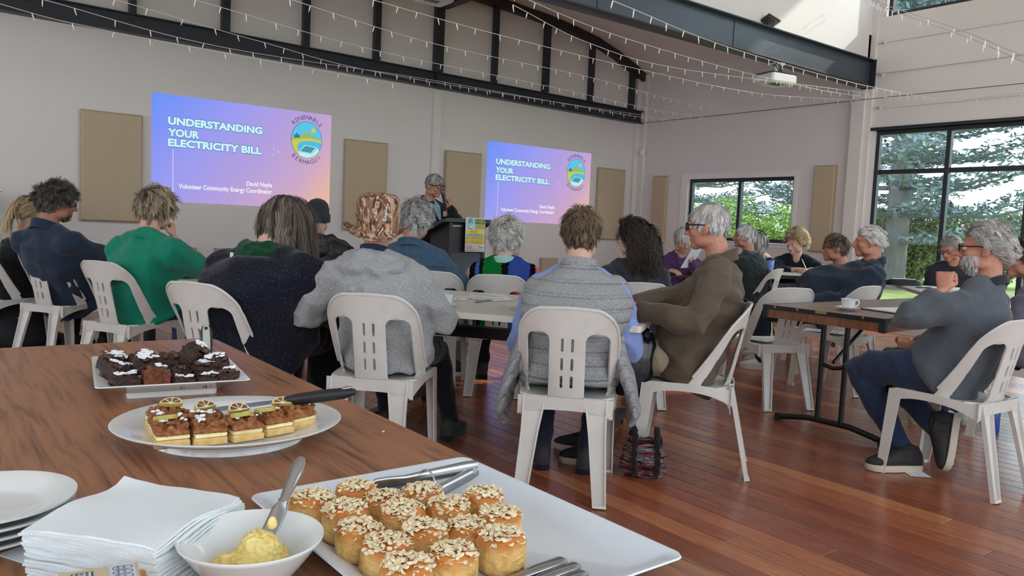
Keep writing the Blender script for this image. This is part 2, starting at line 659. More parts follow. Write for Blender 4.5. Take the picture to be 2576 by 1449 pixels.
# floodlight on the beam
m_dk = pm('black plastic', srgb(24, 24, 26), 0.45, 0.06)
m_sil = pm('silver metal', srgb(180, 182, 184), 0.3, 0.05, metal=0.9)
fd = thing('floodlight', 'small floodlight tilted upwards on top of the steel beam', 'light', (7.58, YB - 0.08, zb1))
Rf = Matrix.Rotation(math.radians(-25), 3, 'X') @ Matrix.Rotation(math.radians(15), 3, 'Y')
mk('housing', MB().rbox((-0.10, -0.07, 0.07), (0.10, 0.07, 0.10), 0.008, Rf, (7.60, YB - 0.09, zb1 + 0.01)), pm('rust housing', srgb(70, 44, 36), 0.5, 0.1), fd)
mk('lens', MB().box((-0.085, -0.055, 0.064), (0.085, 0.055, 0.072), Rf, (7.60, YB - 0.09, zb1 + 0.01)), m_sil, fd)
mk('bracket', MB().tube([(7.54, YB - 0.08, zb1 + 0.001), (7.52, YB - 0.10, zb1 + 0.06), (7.56, YB - 0.08, zb1 + 0.11)], 0.007).tube([(7.62, YB - 0.08, zb1 + 0.001), (7.64, YB - 0.10, zb1 + 0.06), (7.66, YB - 0.08, zb1 + 0.08)], 0.007).box((7.50, YB - 0.10, zb1), (7.66, YB - 0.06, zb1 + 0.006)), m_dk, fd)


def projector(loc, rz, label, lift):
    m_pw = pm('projector white', srgb(224, 226, 226), 0.4, 0.02)
    p = thing('projector', label, 'projector', loc, None)
    R = rotz(rz)
    c = Vector(loc)
    bd = MB().rbox((-0.19, -0.15, -0.055), (0.19, 0.15, 0.055), 0.02, R, c)
    mk('body', bd, m_pw, p, 35)
    mk('lid', MB().rbox((-0.18, -0.14, 0.055), (0.18, 0.14, 0.066), 0.006, R, c), m_dk, p)
    ln = MB()
    ln.tube([c + R @ Vector((0.08, 0.14, 0.0)), c + R @ Vector((0.08, 0.172, 0.0))], [0.045, 0.04], 16)
    l = mk('lens', ln, m_dk, p)
    mk('lens_glass', MB().tube([c + R @ Vector((0.08, 0.171, 0)), c + R @ Vector((0.08, 0.176, 0))], [0.033, 0.03], 16), pm('lens glass', srgb(60, 70, 90), 0.05, 0, spec=0.9), l)
    v = MB()
    for i in range(6):
        v.box((0.188, -0.1 + i * 0.03, -0.03), (0.193, -0.085 + i * 0.03, 0.03), R, c)
        v.box((-0.1 + i * 0.028, -0.08, -0.0575), (-0.085 + i * 0.028, 0.02, -0.055), R, c)
    mk('vent', v, m_dk, p)
    mk('mount', MB().tube([c + Vector((0, 0, 0.06)), c + Vector((0, 0, lift))], 0.025, 10).rbox((-0.07, -0.07, lift - 0.03), (0.07, 0.07, lift), 0.006, R, c), m_pw, p)
    cb = MB()
    for k in range(3):
        q = [c + R @ Vector((-0.05 + 0.02 * k, -0.1, 0.07)), c + R @ Vector((-0.16 + 0.03 * k, -0.13, 0.14 + 0.02 * k)), c + R @ Vector((-0.1, -0.06, lift * 0.7)), c + Vector((-0.05, 0.0, lift - 0.02))]
        cb.tube(q, 0.006, 6)
    mk('cable', cb, m_dk, p)
    return p


projector((7.82, YB - 0.04, 2.94), math.radians(-10), 'white projector hanging under the steel beam near the column', 0.19)
projector((4.47, 7.5, 3.58), math.radians(0), 'white projector hanging from the roof beside the tall truss post', 0.66)

# small fittings on the walls
def wallbox(name, label, cat, lo, hi, m, face=None):
    o = thing(name, label, cat, tuple((a + b) / 2 for a, b in zip(lo, hi)))
    mk('case', MB().rbox(lo, hi, 0.008), m, o)
    if face:
        mk('face', MB().rbox(*face, 0.003), pm('sensor lens', srgb(236, 236, 238), 0.3, 0.01), o)
    return o


wallbox('motion_sensor', 'small white motion sensor in the wall corner above the window', 'sensor', (XB - 0.08, YA - 0.22, 2.44), (XB - 0.05, YA - 0.13, 2.56), m_white, ((XB - 0.095, YA - 0.205, 2.46), (XB - 0.078, YA - 0.145, 2.54)))
for (p, wd) in (((XB - 0.06, YB - 0.16, 3.70), 'topmost'), ((XB - 0.06, YB - 0.16, 3.30), 'second'), ((XB - 0.06, YB - 0.16, 2.88), 'third')):
    o = thing('wall_hook', '%s small hook on the wall beside the white column' % wd, 'hook', p)
    p = Vector(p)
    mk('plate', MB().rbox((p.x + 0.045, p.y - 0.02, p.z - 0.025), (p.x + 0.06, p.y + 0.02, p.z + 0.025), 0.003), m_white, o)
    mk('hook', MB().tube([p + Vector((0.05, 0, 0)), p + Vector((0.0, 0, -0.01)), p + Vector((-0.02, 0, 0.01)), p + Vector((-0.02, 0, 0.03))], 0.006, 6), m_sil, o)

# acoustic panels
def apanel(lo, hi, label, group='beige acoustic panels'):
    o = thing('acoustic_panel', label, 'panel', tuple((a + b) / 2 for a, b in zip(lo, hi)), group)
    mk('fabric', MB().rbox(lo, hi, 0.012), m_panel, o)
    e = MB()
    x0, y0, z0 = lo
    x1, y1, z1 = hi
    if x1 - x0 > y1 - y0:
        e.box((x0 - 0.006, y0 + 0.02, z0 - 0.006), (x0, y1, z1 + 0.006)).box((x1, y0 + 0.02, z0 - 0.006), (x1 + 0.006, y1, z1 + 0.006)).box((x0, y0 + 0.02, z0 - 0.006), (x1, y1, z0)).box((x0, y0 + 0.02, z1), (x1, y1, z1 + 0.006))
    else:
        e.box((x0 + 0.02, y0 - 0.006, z0 - 0.006), (x1, y0, z1 + 0.006)).box((x0 + 0.02, y1, z0 - 0.006), (x1, y1 + 0.006, z1 + 0.006)).box((x0 + 0.02, y0, z0 - 0.006), (x1, y1, z0)).box((x0 + 0.02, y0, z1), (x1, y1, z1 + 0.006))
    mk('edge', e, m_panel, o)
    return o


T = 0.06
for xa, xb, lab in ((1.40, 2.0, 'large beige wall panel behind the man in the navy fleece'), (4.46, 5.06, 'beige wall panel between the big slide and the speaker'), (6.01, 6.61, 'beige wall panel just behind the speaker and lectern'), (9.0, 9.6, 'beige wall panel between the smaller slide and the room corner')):
    apanel((xa, YA - T - 0.021, 1.0), (xb, YA - 0.021, 2.18), lab)
apanel((XB - T, 8.86, 0.98), (XB, 9.17, 2.09), 'narrow beige panel on the end wall between the corner and window')
apanel((XB - T, 5.87, 0.98), (XB, 6.18, 2.16), 'narrow beige panel on the end wall beside the white column')
for xa, xb, za, zc, lab in ((2.0, 2.6, 0.58, 0.72, 'low beige panel behind the green shirt above the white cup'), (2.82, 3.42, 0.58, 0.72, 'low beige panel half hidden by the green neck warmer'), (5.40, 5.99, 0.84, 0.97, 'low beige panel beside the lectern behind the speaker'), (6.95, 7.40, 0.62, 0.93, 'low beige panel standing behind the white curly hair'), (7.86, 8.20, 0.38, 0.66, 'lowest beige panel between the curly white hair and grey vest')):
    apanel((xa, YA - T, za), (xb, YA, zc), lab, 'low beige panels')
apanel((XB - T, 6.5, 0.42), (XB, 7.2, 0.62), 'low beige panel under the small window', 'low beige panels')

# ---------------------------------------------------------------- string lights
m_wire = pm('pale light string', srgb(206, 200, 192), 0.5, 0.03)
m_bulb = pm('clear bulb', srgb(236, 234, 230), 0.2, 0.02, spec=0.8)


def catmull(pts, n):
    P = [Vector(p) for p in pts]
    P = [P[0] * 2 - P[1]] + P + [P[-1] * 2 - P[-2]]
    out = []
    for i in range(1, len(P) - 2):
        for k in range(n):
            t = k / n
            a, b, c, d = P[i - 1:i + 3]
            out.append(0.5 * ((2 * b) + (c - a) * t + (2 * a - 5 * b + 4 * c - d) * t * t + (3 * b - a - 3 * c + d) * t ** 3))
    out.append(P[-2])
    return out


strings = [
    ([(-0.60, 6.02, 2.58), (0.43, 6.1, 2.41), (1.23, 6.25, 2.38), (3.44, 6.33, 2.36)], 'lowest fairy light string across the truss at upper left'),
    ([(0.65, 5.94, 2.45), (1.88, 6.26, 2.41), (4.25, 6.99, 2.59), (7.71, 7.52, 2.69), (8.6, 7.7, 2.76)], 'fairy light string lying along the truss bottom chord'),
    ([(1.02, 5.66, 2.47), (2.1, 6.1, 2.47), (3.68, 6.79, 2.53), (7.71, 7.52, 2.72), (8.7, 7.5, 2.78)], 'fairy light string just above the truss bottom chord'),
    ([(1.43, 5.35, 2.49), (3.04, 6.02, 2.55), (5.1, 6.35, 2.6), (7.5, 7.05, 2.72), (8.9, 7.3, 2.80)], 'fairy light string crossing the truss posts low down'),
    ([(1.91, 4.98, 2.52), (3.46, 5.71, 2.62), (5.49, 6.06, 2.70), (7.83, 6.81, 2.82), (9.1, 6.9, 2.86)], 'fairy light string crossing the truss posts half way up'),
    ([(2.34, 4.66, 2.54), (3.54, 5.02, 2.61), (5.51, 5.3, 2.67), (7.56, 5.45, 2.75), (9.6, 5.35, 2.93)], 'fairy light string sagging below the arch end towards the column'),
    ([(3.05, 4.12, 2.55), (4.12, 4.57, 2.57), (5.43, 4.84, 2.62), (8.07, 5.0, 2.84), (9.7, 5.1, 2.98)], 'fairy light string passing right under the hanging projector'),
    ([(3.05, 4.12, 2.62), (4.31, 4.43, 2.63), (6.42, 4.71, 2.69), (8.62, 4.94, 2.82), (9.6, 4.4, 2.87)], 'fairy light string running below the steel beam to the column'),
    ([(2.85, 2.99, 2.31), (4.6, 3.56, 2.45), (7.3, 4.04, 2.63), (9.53, 4.25, 2.83), (9.3, 3.4, 2.78)], 'fairy light string crossing in front of the steel beam'),
    ([(9.2, 5.3, 4.2), (5.88, 3.27, 2.99), (5.3, 2.4, 2.53), (4.52, 1.69, 2.12)], 'doubled fairy light string below the high window'),
    ([(9.24, 5.3, 4.14), (5.9, 3.2, 2.93), (5.3, 2.34, 2.47), (4.5, 1.62, 2.05)], 'lower twin of the doubled fairy light string below the high window'),
]
for pts, lab in strings:
    q = catmull(pts, 16)
    o = thing('string_lights', lab, 'string lights', tuple(q[len(q) // 2]), 'fairy light strings')
    mk('cable', MB().tube(q, 0.0025, 5), m_wire, o)
    bl = MB()
    acc, step = 0.0, 0.24
    for i in range(1, len(q)):
        seg = (q[i] - q[i - 1]).length
        while acc < seg:
            p = q[i - 1].lerp(q[i], acc / seg)
            a = rnd.uniform(-0.6, 0.6)
            dr = Vector((0.35 * math.sin(a * 3), 0.2 * a, -1)).normalized()
            bl.tube([p, p + dr * 0.018, p + dr * 0.045], [0.0028, 0.004, 0.002], 5)
            acc += step * rnd.uniform(0.8, 1.2)
        acc -= seg
    mk('bulbs', bl, m_bulb, o)['kind'] = 'stuff'
for pts, lab, nm in (([(9.86, YA - 0.2, 3.0), (8.9, 8.1, 2.84), (9.3, 6.74, 2.88), (9.74, 5.37, 2.98), (9.7, 3.2, 2.96)], 'thin dark wire stretched along the end wall', 'wire'),):
    q = catmull([(9.86, 9.4, 3.0), (9.86, 7.5, 2.995), (9.80, 5.3, 2.985), (9.78, 3.2, 2.97)], 14)
    tag(link(nm, mesh_of(nm, (mbw := MB().tube(q, 0.004, 5)).v, mbw.f, m_dk)), lab, 'wire')
# ================================================================ projected slides
def slide_mat():
    t = NT('projected gradient')
    v = t.coords((1, 1, 1), 'Object')
    s = t.node('ShaderNodeSeparateXYZ')
    t.link(v, s.inputs[0])
    def lin(a, b, c):
        m1 = t.node('ShaderNodeMath', operation='MULTIPLY_ADD')
        t.link(s.outputs[0], m1.inputs[0])
        m1.inputs[1].default_value = a
        m1.inputs[2].default_value = c
        m2 = t.node('ShaderNodeMath', operation='MULTIPLY_ADD')
        t.link(s.outputs[1], m2.inputs[0])
        m2.inputs[1].default_value = b
        t.link(m1.outputs[0], m2.inputs[2])
        return m2.outputs[0]
    fac = lin(0.31, -0.26, 0.24)
    nz = t.noise(v, 1.4, 2, 0.5)
    ad = t.node('ShaderNodeMath', operation='MULTIPLY_ADD')
    t.link(nz, ad.inputs[0])
    ad.inputs[1].default_value = 0.10
    t.link(fac, ad.inputs[2])
    c = t.ramp(ad.outputs[0], [(0.0, srgb(110, 150, 255)), (0.28, srgb(160, 160, 246)), (0.52, srgb(184, 164, 226)), (0.74, srgb(210, 172, 204)), (0.88, srgb(234, 186, 170)), (1.0, srgb(248, 198, 148))])
    t.color((0, 0, 0, 1))
    t.set(1.0, 0, 0)
    t.link(c, t.b.inputs['Emission Color'])
    t.b.inputs['Emission Strength'].default_value = 0.95
    return t.m


m_slide = slide_mat()
m_title = emis('slide title white', srgb(205, 246, 255), 1.0)
m_glow = emis('slide title edge', srgb(104, 160, 200), 0.75)
m_text2 = emis('slide small text', srgb(244, 240, 250), 0.95)
m_linec = emis('slide pale line', srgb(214, 208, 255), 0.9)
m_ink = emis('slide ink', srgb(96, 84, 120), 0.8)
LG = {k: emis('logo ' + k, c, 0.9) for k, c in dict(sky=srgb(98, 206, 244), sun=srgb(232, 206, 92), hill=srgb(168, 190, 110), path=srgb(206, 214, 92), water=srgb(92, 196, 236), roof=srgb(150, 236, 240), house=srgb(206, 248, 248), panel=srgb(34, 96, 128), line=srgb(40, 74, 96)).items()}


def fit_text(s, x0, x1, base, cap, bold=0.0, align='LEFT'):
    mb = text_mb(s, 1.0, 'LEFT', bold)
    xs = [p[0] for p in mb.v]
    a, b = min(xs), max(xs)
    capz = 0.70
    k = (x1 - x0) / (b - a)
    return [((p[0] - a) * k + x0, p[1] * cap / capz + base) for p in mb.v], mb.f


def clip_ellipse(poly, cx, cy, rx, ry):
    """keep a polygon inside the badge ellipse (points outside are pulled onto its rim)"""
    out = []
    for x, y in poly:
        dx, dy = (x - cx) / rx, (y - cy) / ry
        d = math.hypot(dx, dy)
        if d > 1:
            dx, dy = dx / d, dy / d
        out.append((cx + dx * rx, cy + dy * ry))
    return out


def dens(poly, n=14):
    out = []
    for i in range(len(poly)):
        a, b = Vector(poly[i]), Vector(poly[(i + 1) % len(poly)])
        for k in range(n):
            q = a.lerp(b, k / n)
            out.append((q.x, q.y))
    return out


def logo_parts(root, mk2, cx, cy, rx, ry, mats, ink):
    """round badge: sky, sun, hills, river path, solar house, ring lettering"""
    ell = [(cx + rx * math.cos(2 * PI * i / 48), cy + ry * math.sin(2 * PI * i / 48)) for i in range(48)]
    ring = [(cx + rx * 1.025 * math.cos(2 * PI * i / 48), cy + ry * 1.02 * math.sin(2 * PI * i / 48)) for i in range(48)]
    P = lambda pts: [(cx + x * rx, cy + y * ry) for x, y in pts]
    def poly(name, pts, mat, lev):
        q = clip_ellipse(dens(pts), cx, cy, rx, ry)
        mk2(name, [(x, y) for x, y in q], [tuple(range(len(q)))], mat, lev)
    mk2('badge_rim', ring, [tuple(range(48))], mats['line'], 1)
    mk2('badge_sky', ell, [tuple(range(48))], mats['sky'], 2)
    poly('badge_hill', P([(-1.2, 0.08), (-0.55, 0.10), (-0.30, 0.30), (-0.05, 0.42), (0.2, 0.36), (0.5, 0.18), (0.8, 0.10), (1.2, 0.0), (1.2, -0.2), (-1.2, -0.3)]), mats['hill'], 3)
    poly('badge_water', P([(-1.2, -0.1), (1.2, 0.02), (1.2, -1.2), (-1.2, -1.2)]), mats['water'], 4)
    poly('badge_path', P([(1.1, 0.0), (0.6, 0.08), (0.1, 0.12), (-0.4, 0.04), (-0.9, -0.06), (-1.3, -0.3), (-1.2, -1.0), (-0.5, -1.1), (-0.35, -0.85), (-0.55, -0.62), (-0.62, -0.4), (-0.5, -0.2), (-0.2, -0.08), (0.3, -0.03), (1.1, -0.12)]), mats['path'], 5)
    q = [(cx + rx * (0.42 + 0.15 * math.cos(2 * PI * i / 20)), cy + ry * (0.56 + 0.13 * math.sin(2 * PI * i / 20))) for i in range(20)]
    mk2('badge_sun', q, [tuple(range(20))], mats['sun'], 5)
    poly('badge_roof', P([(-0.52, -0.66), (-0.12, -0.28), (0.72, -0.36), (0.36, -0.74)]), mats['roof'], 6)
    poly('badge_house', P([(-0.52, -0.68), (0.36, -0.76), (0.74, -0.40), (0.9, -0.60), (0.5, -1.1), (-0.3, -1.15), (-0.5, -0.9)]), mats['house'], 6)
    v, f = [], []
    A, B, Cc, D = (-0.40, -0.64), (-0.08, -0.34), (0.56, -0.40), (0.28, -0.70)
    for i in range(5):
        for j in range(4):
            def bl(u, w):
                return ((A[0] * (1 - u) + D[0] * u) * (1 - w) + (B[0] * (1 - u) + Cc[0] * u) * w, (A[1] * (1 - u) + D[1] * u) * (1 - w) + (B[1] * (1 - u) + Cc[1] * u) * w)
            g = 0.02
            u0, u1, w0, w1 = i / 5 + g, (i + 1) / 5 - g, j / 4 + g, (j + 1) / 4 - g
            o = len(v)
            v += P([bl(u0, w0), bl(u1, w0), bl(u1, w1), bl(u0, w1)])
            f.append((o, o + 1, o + 2, o + 3))
    mk2('badge_solar_panel', v, f, mats['panel'], 7)
    v, f = [], []
    for k, (tx, th) in enumerate(((-0.78, 0.22), (-0.66, 0.30), (-0.53, 0.24))):
        o = len(v)
        v += P([(tx - 0.05, 0.08), (tx + 0.05, 0.08), (tx + 0.03, th), (tx, th + 0.07), (tx - 0.03, th)])
        f.append(tuple(range(o, o + 5)))
    mk2('badge_trees', v, f, mats['line'], 6)
    v, f = [], []
    for word, top in (('RENEWABLE', True), ('BERMAGUI', False)):
        n = len(word)
        for i, ch in enumerate(word):
            t = text_mb(ch, ry * 0.34, 'CENTER')
            a = (PI / 2 + (0.5 - (i + 0.5) / n) * 1.75) if top else (-PI / 2 + ((i + 0.5) / n - 0.5) * 1.7)
            R = 1.13 if top else 1.36
            px, py = cx + rx * R * math.cos(a), cy + ry * R * math.sin(a)
            th = a - PI / 2 if top else a + PI / 2
            o = len(v)
            v += [(px + p[0] * math.cos(th) - p[1] * math.sin(th), py + p[0] * math.sin(th) + p[1] * math.cos(th)) for p in t.v]
            f += [tuple(k + o for k in q) for q in t.f]
    mk2('badge_lettering', v, f, ink, 4)


def make_slide(x0, z0, w, label):
    k = w / 2.16
    h = 1.215 * k
    root = link('projected_slide', mesh_of('projected_slide', [(0, 0, 0), (2.16, 0, 0), (2.16, 1.215, 0), (0, 1.215, 0)], [(0, 1, 2, 3)], m_slide, fix=False), None)
    tag(root, label, 'slide')
    root.matrix_world = frame((x0, YA - 0.003, z0), (1, 0, 0), (0, 0, 1)) @ Matrix.Diagonal((k, k, k, 1))
    def mk2(name, pts, faces, mat, lev):
        me = mesh_of(name, [(p[0], p[1], 0.0006 * lev) for p in pts], faces, mat, 0, False)
        # all glyphs face the room
        for pl in me.polygons:
            pass
        return link(name, me, root)
    for s, xa, xb, bz in (('UNDERSTANDING', 2.284, 3.372, 2.131), ('YOUR', 2.285, 2.629, 2.000), ('ELECTRICITY BILL', 2.286, 3.368, 1.886)):
        for bold, mat, lev in ((0.075, m_glow, 1), (0.040, m_title, 2)):
            e = 0.006 if lev == 1 else 0
            v, f = fit_text(s, xa - 2.11 - e, xb - 2.11 + e, bz - 1.25 - e * 0.7, 0.081 + e * 1.4, bold)
            mk2('title_edge' if lev == 1 else 'title', v, f, mat, lev)
    for s, xa, xb, bz in (('David Neyle', 3.19, 3.506, 1.492), ('Volunteer Community Energy Coordinator', 2.406, 3.508, 1.410)):
        v, f = fit_text(s, xa - 2.11, xb - 2.11, bz - 1.25, 0.052, 0.030)
        mk2('caption', v, f, m_text2, 2)
    mk2('rule', [(0.228, 0.006), (0.238, 0.006), (0.238, 0.60), (0.228, 0.60)], [(0, 1, 2, 3)], m_linec, 1)
    for cx, cy, rr, hole in ((1.467, 0.685, 0.013, 0), (1.408, 0.640, 0.015, 0.010)):
        n = 16
        if hole:
            v = [(cx + r_ * math.cos(2 * PI * i / n), cy + r_ * math.sin(2 * PI * i / n)) for r_ in (rr, hole) for i in range(n)]
            f = [(i, (i + 1) % n, n + (i + 1) % n, n + i) for i in range(n)]
        else:
            v = [(cx + rr * math.cos(2 * PI * i / n), cy + rr * math.sin(2 * PI * i / n)) for i in range(n)]
            f = [tuple(range(n))]
        mk2('ornament', v, f, m_linec, 1)
    mk2('ornament', [(1.398, 0.717), (1.424, 0.717), (1.424, 0.722), (1.398, 0.722), (1.4085, 0.706), (1.4135, 0.706), (1.4135, 0.733), (1.4085, 0.733)], [(0, 1, 2, 3), (4, 5, 6, 7)], m_linec, 1)
    logo_parts(root, mk2, 1.832, 0.868, 0.20, 0.226, LG, m_ink)
    return root


make_slide(2.11, 1.25, 2.16, 'bigger projected slide with blue to orange gradient, left of the speaker')
make_slide(6.75, 1.215, 2.10, 'smaller looking projected slide beyond the speaker and lectern')
# ================================================================ chairs
def chair_mat():
    t = NT('white moulded plastic')
    v = t.coords((1, 1, 1))
    n = t.noise(v, 6, 4, 0.6)
    c = t.ramp(n, [(0.3, srgb(196, 192, 184)), (0.7, srgb(208, 205, 199))])
    sp_ = t.noise(v, 420, 1, 0.5)
    t.color(t.mix(t.ramp(sp_, [(0.66, (0, 0, 0, 1)), (0.72, (0.35, 0.35, 0.35, 1))]), c, srgb(150, 146, 138)))
    t.set(0.38, 0, 0.5)
    t.bump(t.noise(v, 500, 2, 0.5), 0.08, 0.001)
    return t.m


m_chair = chair_mat()


def sdbox(x, z, cx, cz, hx, hz, r):
    qx, qz = abs(x - cx) - hx + r, abs(z - cz) - hz + r
    return math.hypot(max(qx, 0), max(qz, 0)) + min(max(qx, qz), 0) - r


def chair_back():
    ZB, ZT = 0.405, 0.80
    def halfw(z):
        w = 0.200 + 0.012 * math.sin(PI * min(1, max(0, (z - 0.42) / 0.5)))
        r = 0.105
        if z > ZT - r:
            d = z - (ZT - r)
            w = w - r + math.sqrt(max(0, r * r - d * d))
        return w
    def surf(x, z):
        t = (z - 0.43) / (ZT - 0.43)
        t = max(-0.1, t)
        yc = -0.195 - 0.075 * t
        yr = 0.015 - 0.245 * (max(t, 0) ** 0.85)
        s = min(1, abs(x) / 0.205)
        return yc + (yr - yc) * s ** 2.4
    def hole(x, z):
        d = sdbox(abs(x), z, 0.124, 0.555, 0.050, 0.148, 0.035)
        for zc, hz in ((0.653, 0.028), (0.574, 0.028), (0.497, 0.028)):
            d = min(d, sdbox(abs(x), z, 0.021, zc, 0.0058, hz, 0.0055))
        return d
    nx, nz = 82, 72
    pos = {}
    xs = [[0] * (nx + 1) for _ in range(nz + 1)]
    for j in range(nz + 1):
        z = ZB + (ZT - ZB) * j / nz
        for i in range(nx + 1):
            s = i / nx * 2 - 1
            xs[j][i] = (s * halfw(z), z)
    inside = lambda p: hole(*p) < 0
    faces = []
    used = {}
    verts = []
    def vid(i, j):
        if (i, j) not in used:
            used[(i, j)] = len(verts)
            verts.append(list(xs[j][i]))
        return used[(i, j)]
    for j in range(nz):
        for i in range(nx):
            q = [(i, j), (i + 1, j), (i + 1, j + 1), (i, j + 1)]
            cx = sum(xs[b][a][0] for a, b in q) / 4
            cz = sum(xs[b][a][1] for a, b in q) / 4
            if hole(cx, cz) >= 0:
                faces.append([vid(a, b) for a, b in q])
    # pull the ragged rim of each opening onto its true outline
    for v in verts:
        d = hole(v[0], v[1])
        if abs(d) < 0.0045:
            e = 1e-4
            gx = (hole(v[0] + e, v[1]) - d) / e
            gz = (hole(v[0], v[1] + e) - d) / e
            g = math.hypot(gx, gz)
            if g > 0.3:
                v[0] -= gx / g * d
                v[1] -= gz / g * d
    mb = MB()
    top = [(x, surf(x, z), z + 0.012 * max(0, (z - 0.6) / 0.2) * (1 - (x / 0.2) ** 2)) for x, z in verts]
    me = bpy.data.meshes.new('t')
    me.from_pydata(top, [], faces)
    ob = bpy.data.objects.new('t', me)
    COL.objects.link(ob)
    so = ob.modifiers.new('s', 'SOLIDIFY')
    so.thickness = 0.009
    so.offset = 0
    dg = bpy.context.evaluated_depsgraph_get()
    m2 = bpy.data.meshes.new_from_object(ob.evaluated_get(dg))
    mb.add([tuple(v.co) for v in m2.vertices], [tuple(p.vertices) for p in m2.polygons])
    bpy.data.objects.remove(ob)
    bpy.data.meshes.remove(me)
    # thickened lip along the top edge
    lip = []
    for i in range(25):
        a = PI * i / 24
        z0 = ZT - 0.105
        hw = 0.2075
        x = -(hw - 0.105) * (1 if i < 12 else -1) - 0.105 * math.cos(a) if i != 12 else 0
        z = z0 + 0.105 * math.sin(a)
        lip.append((x, z))
    pts = [Vector((-0.2105, surf(0.2105, 0.47 + 0.225 * k / 8), 0.47 + 0.225 * k / 8)) for k in range(8)]
    pts += [Vector((x, surf(x, z) - 0.002, z + 0.012 * max(0, (z - 0.6) / 0.2) * (1 - (x / 0.2) ** 2))) for x, z in lip]
    pts += [Vector((0.2105, surf(0.2105, 0.47 + 0.225 * k / 8), 0.47 + 0.225 * k / 8)) for k in reversed(range(8))]
    mb.tube(pts, 0.0075, 6)
    # side rails sweep down into the seat sides
    return mb


def chair_seat():
    mb = MB()
    ny, nx = 14, 12
    def zt(x, y):
        z = 0.432 - 0.016 * max(0, 1 - ((y + 0.02) / 0.2) ** 2) * (1 - (x / 0.2) ** 2) - 0.012 * max(0, (-y) / 0.2)
        if y > 0.17:
            z -= 0.02 * ((y - 0.17) / 0.045) ** 2
        return z
    def hw(y):
        return 0.205 - 0.02 * max(0, (-y - 0.05) / 0.15) ** 2
    g = []
    for j in range(ny + 1):
        y = -0.20 + 0.415 * j / ny
        g.append([(hw(y) * (i / nx * 2 - 1), y, zt(hw(y) * (i / nx * 2 - 1), y)) for i in range(nx + 1)])
    o = 0
    v = [p for r in g for p in r] + [(p[0], p[1], p[2] - 0.006) for r in g for p in r]
    N = (nx + 1) * (ny + 1)
    f = []
    for j in range(ny):
        for i in range(nx):
            a = j * (nx + 1) + i
            q = (a, a + 1, a + nx + 2, a + nx + 1)
            f.append(q)
            f.append(tuple(N + k for k in reversed(q)))
    edge = [(0, i) for i in range(nx)] + [(j, nx) for j in range(ny)] + [(ny, i) for i in range(nx, 0, -1)] + [(j, 0) for j in range(ny, 0, -1)]
    for k in range(len(edge)):
        a = edge[k][0] * (nx + 1) + edge[k][1]
        b = edge[(k + 1) % len(edge)]
        b = b[0] * (nx + 1) + b[1]
        f.append((a, N + a, N + b, b))
    mb.add(v, f)
    # aprons: deep where they meet the legs, arched between them
    for sx in (-1, 1):
        rg = []
        for k in range(13):
            y = -0.2 + 0.41 * k / 12
            x = sx * (hw(y) + 0.002)
            d = 0.034 + 0.040 * abs(k / 6 - 1) ** 3
            z = zt(x, y)
            rg.append([Vector((x, y, z + 0.003)), Vector((x - sx * 0.006, y, z + 0.003)), Vector((x - sx * 0.004, y, z - d)), Vector((x + sx * 0.002, y, z - d))])
        mb.rings(rg)
    for y, zz in ((-0.205, 0.418), (0.212, 0.412)):
        rg = []
        for k in range(13):
            x = -0.2 + 0.4 * k / 12
            yy = y + (0.012 * (1 - (x / 0.2) ** 2) * (-1 if y < 0 else 1))
            d = 0.04 + 0.03 * abs(k / 6 - 1) ** 3
            rg.append([Vector((x, yy, zz + 0.012)), Vector((x, yy + 0.006, zz + 0.012)), Vector((x, yy + 0.006, zz - d)), Vector((x, yy, zz - d))])
        mb.rings(rg)
    return mb


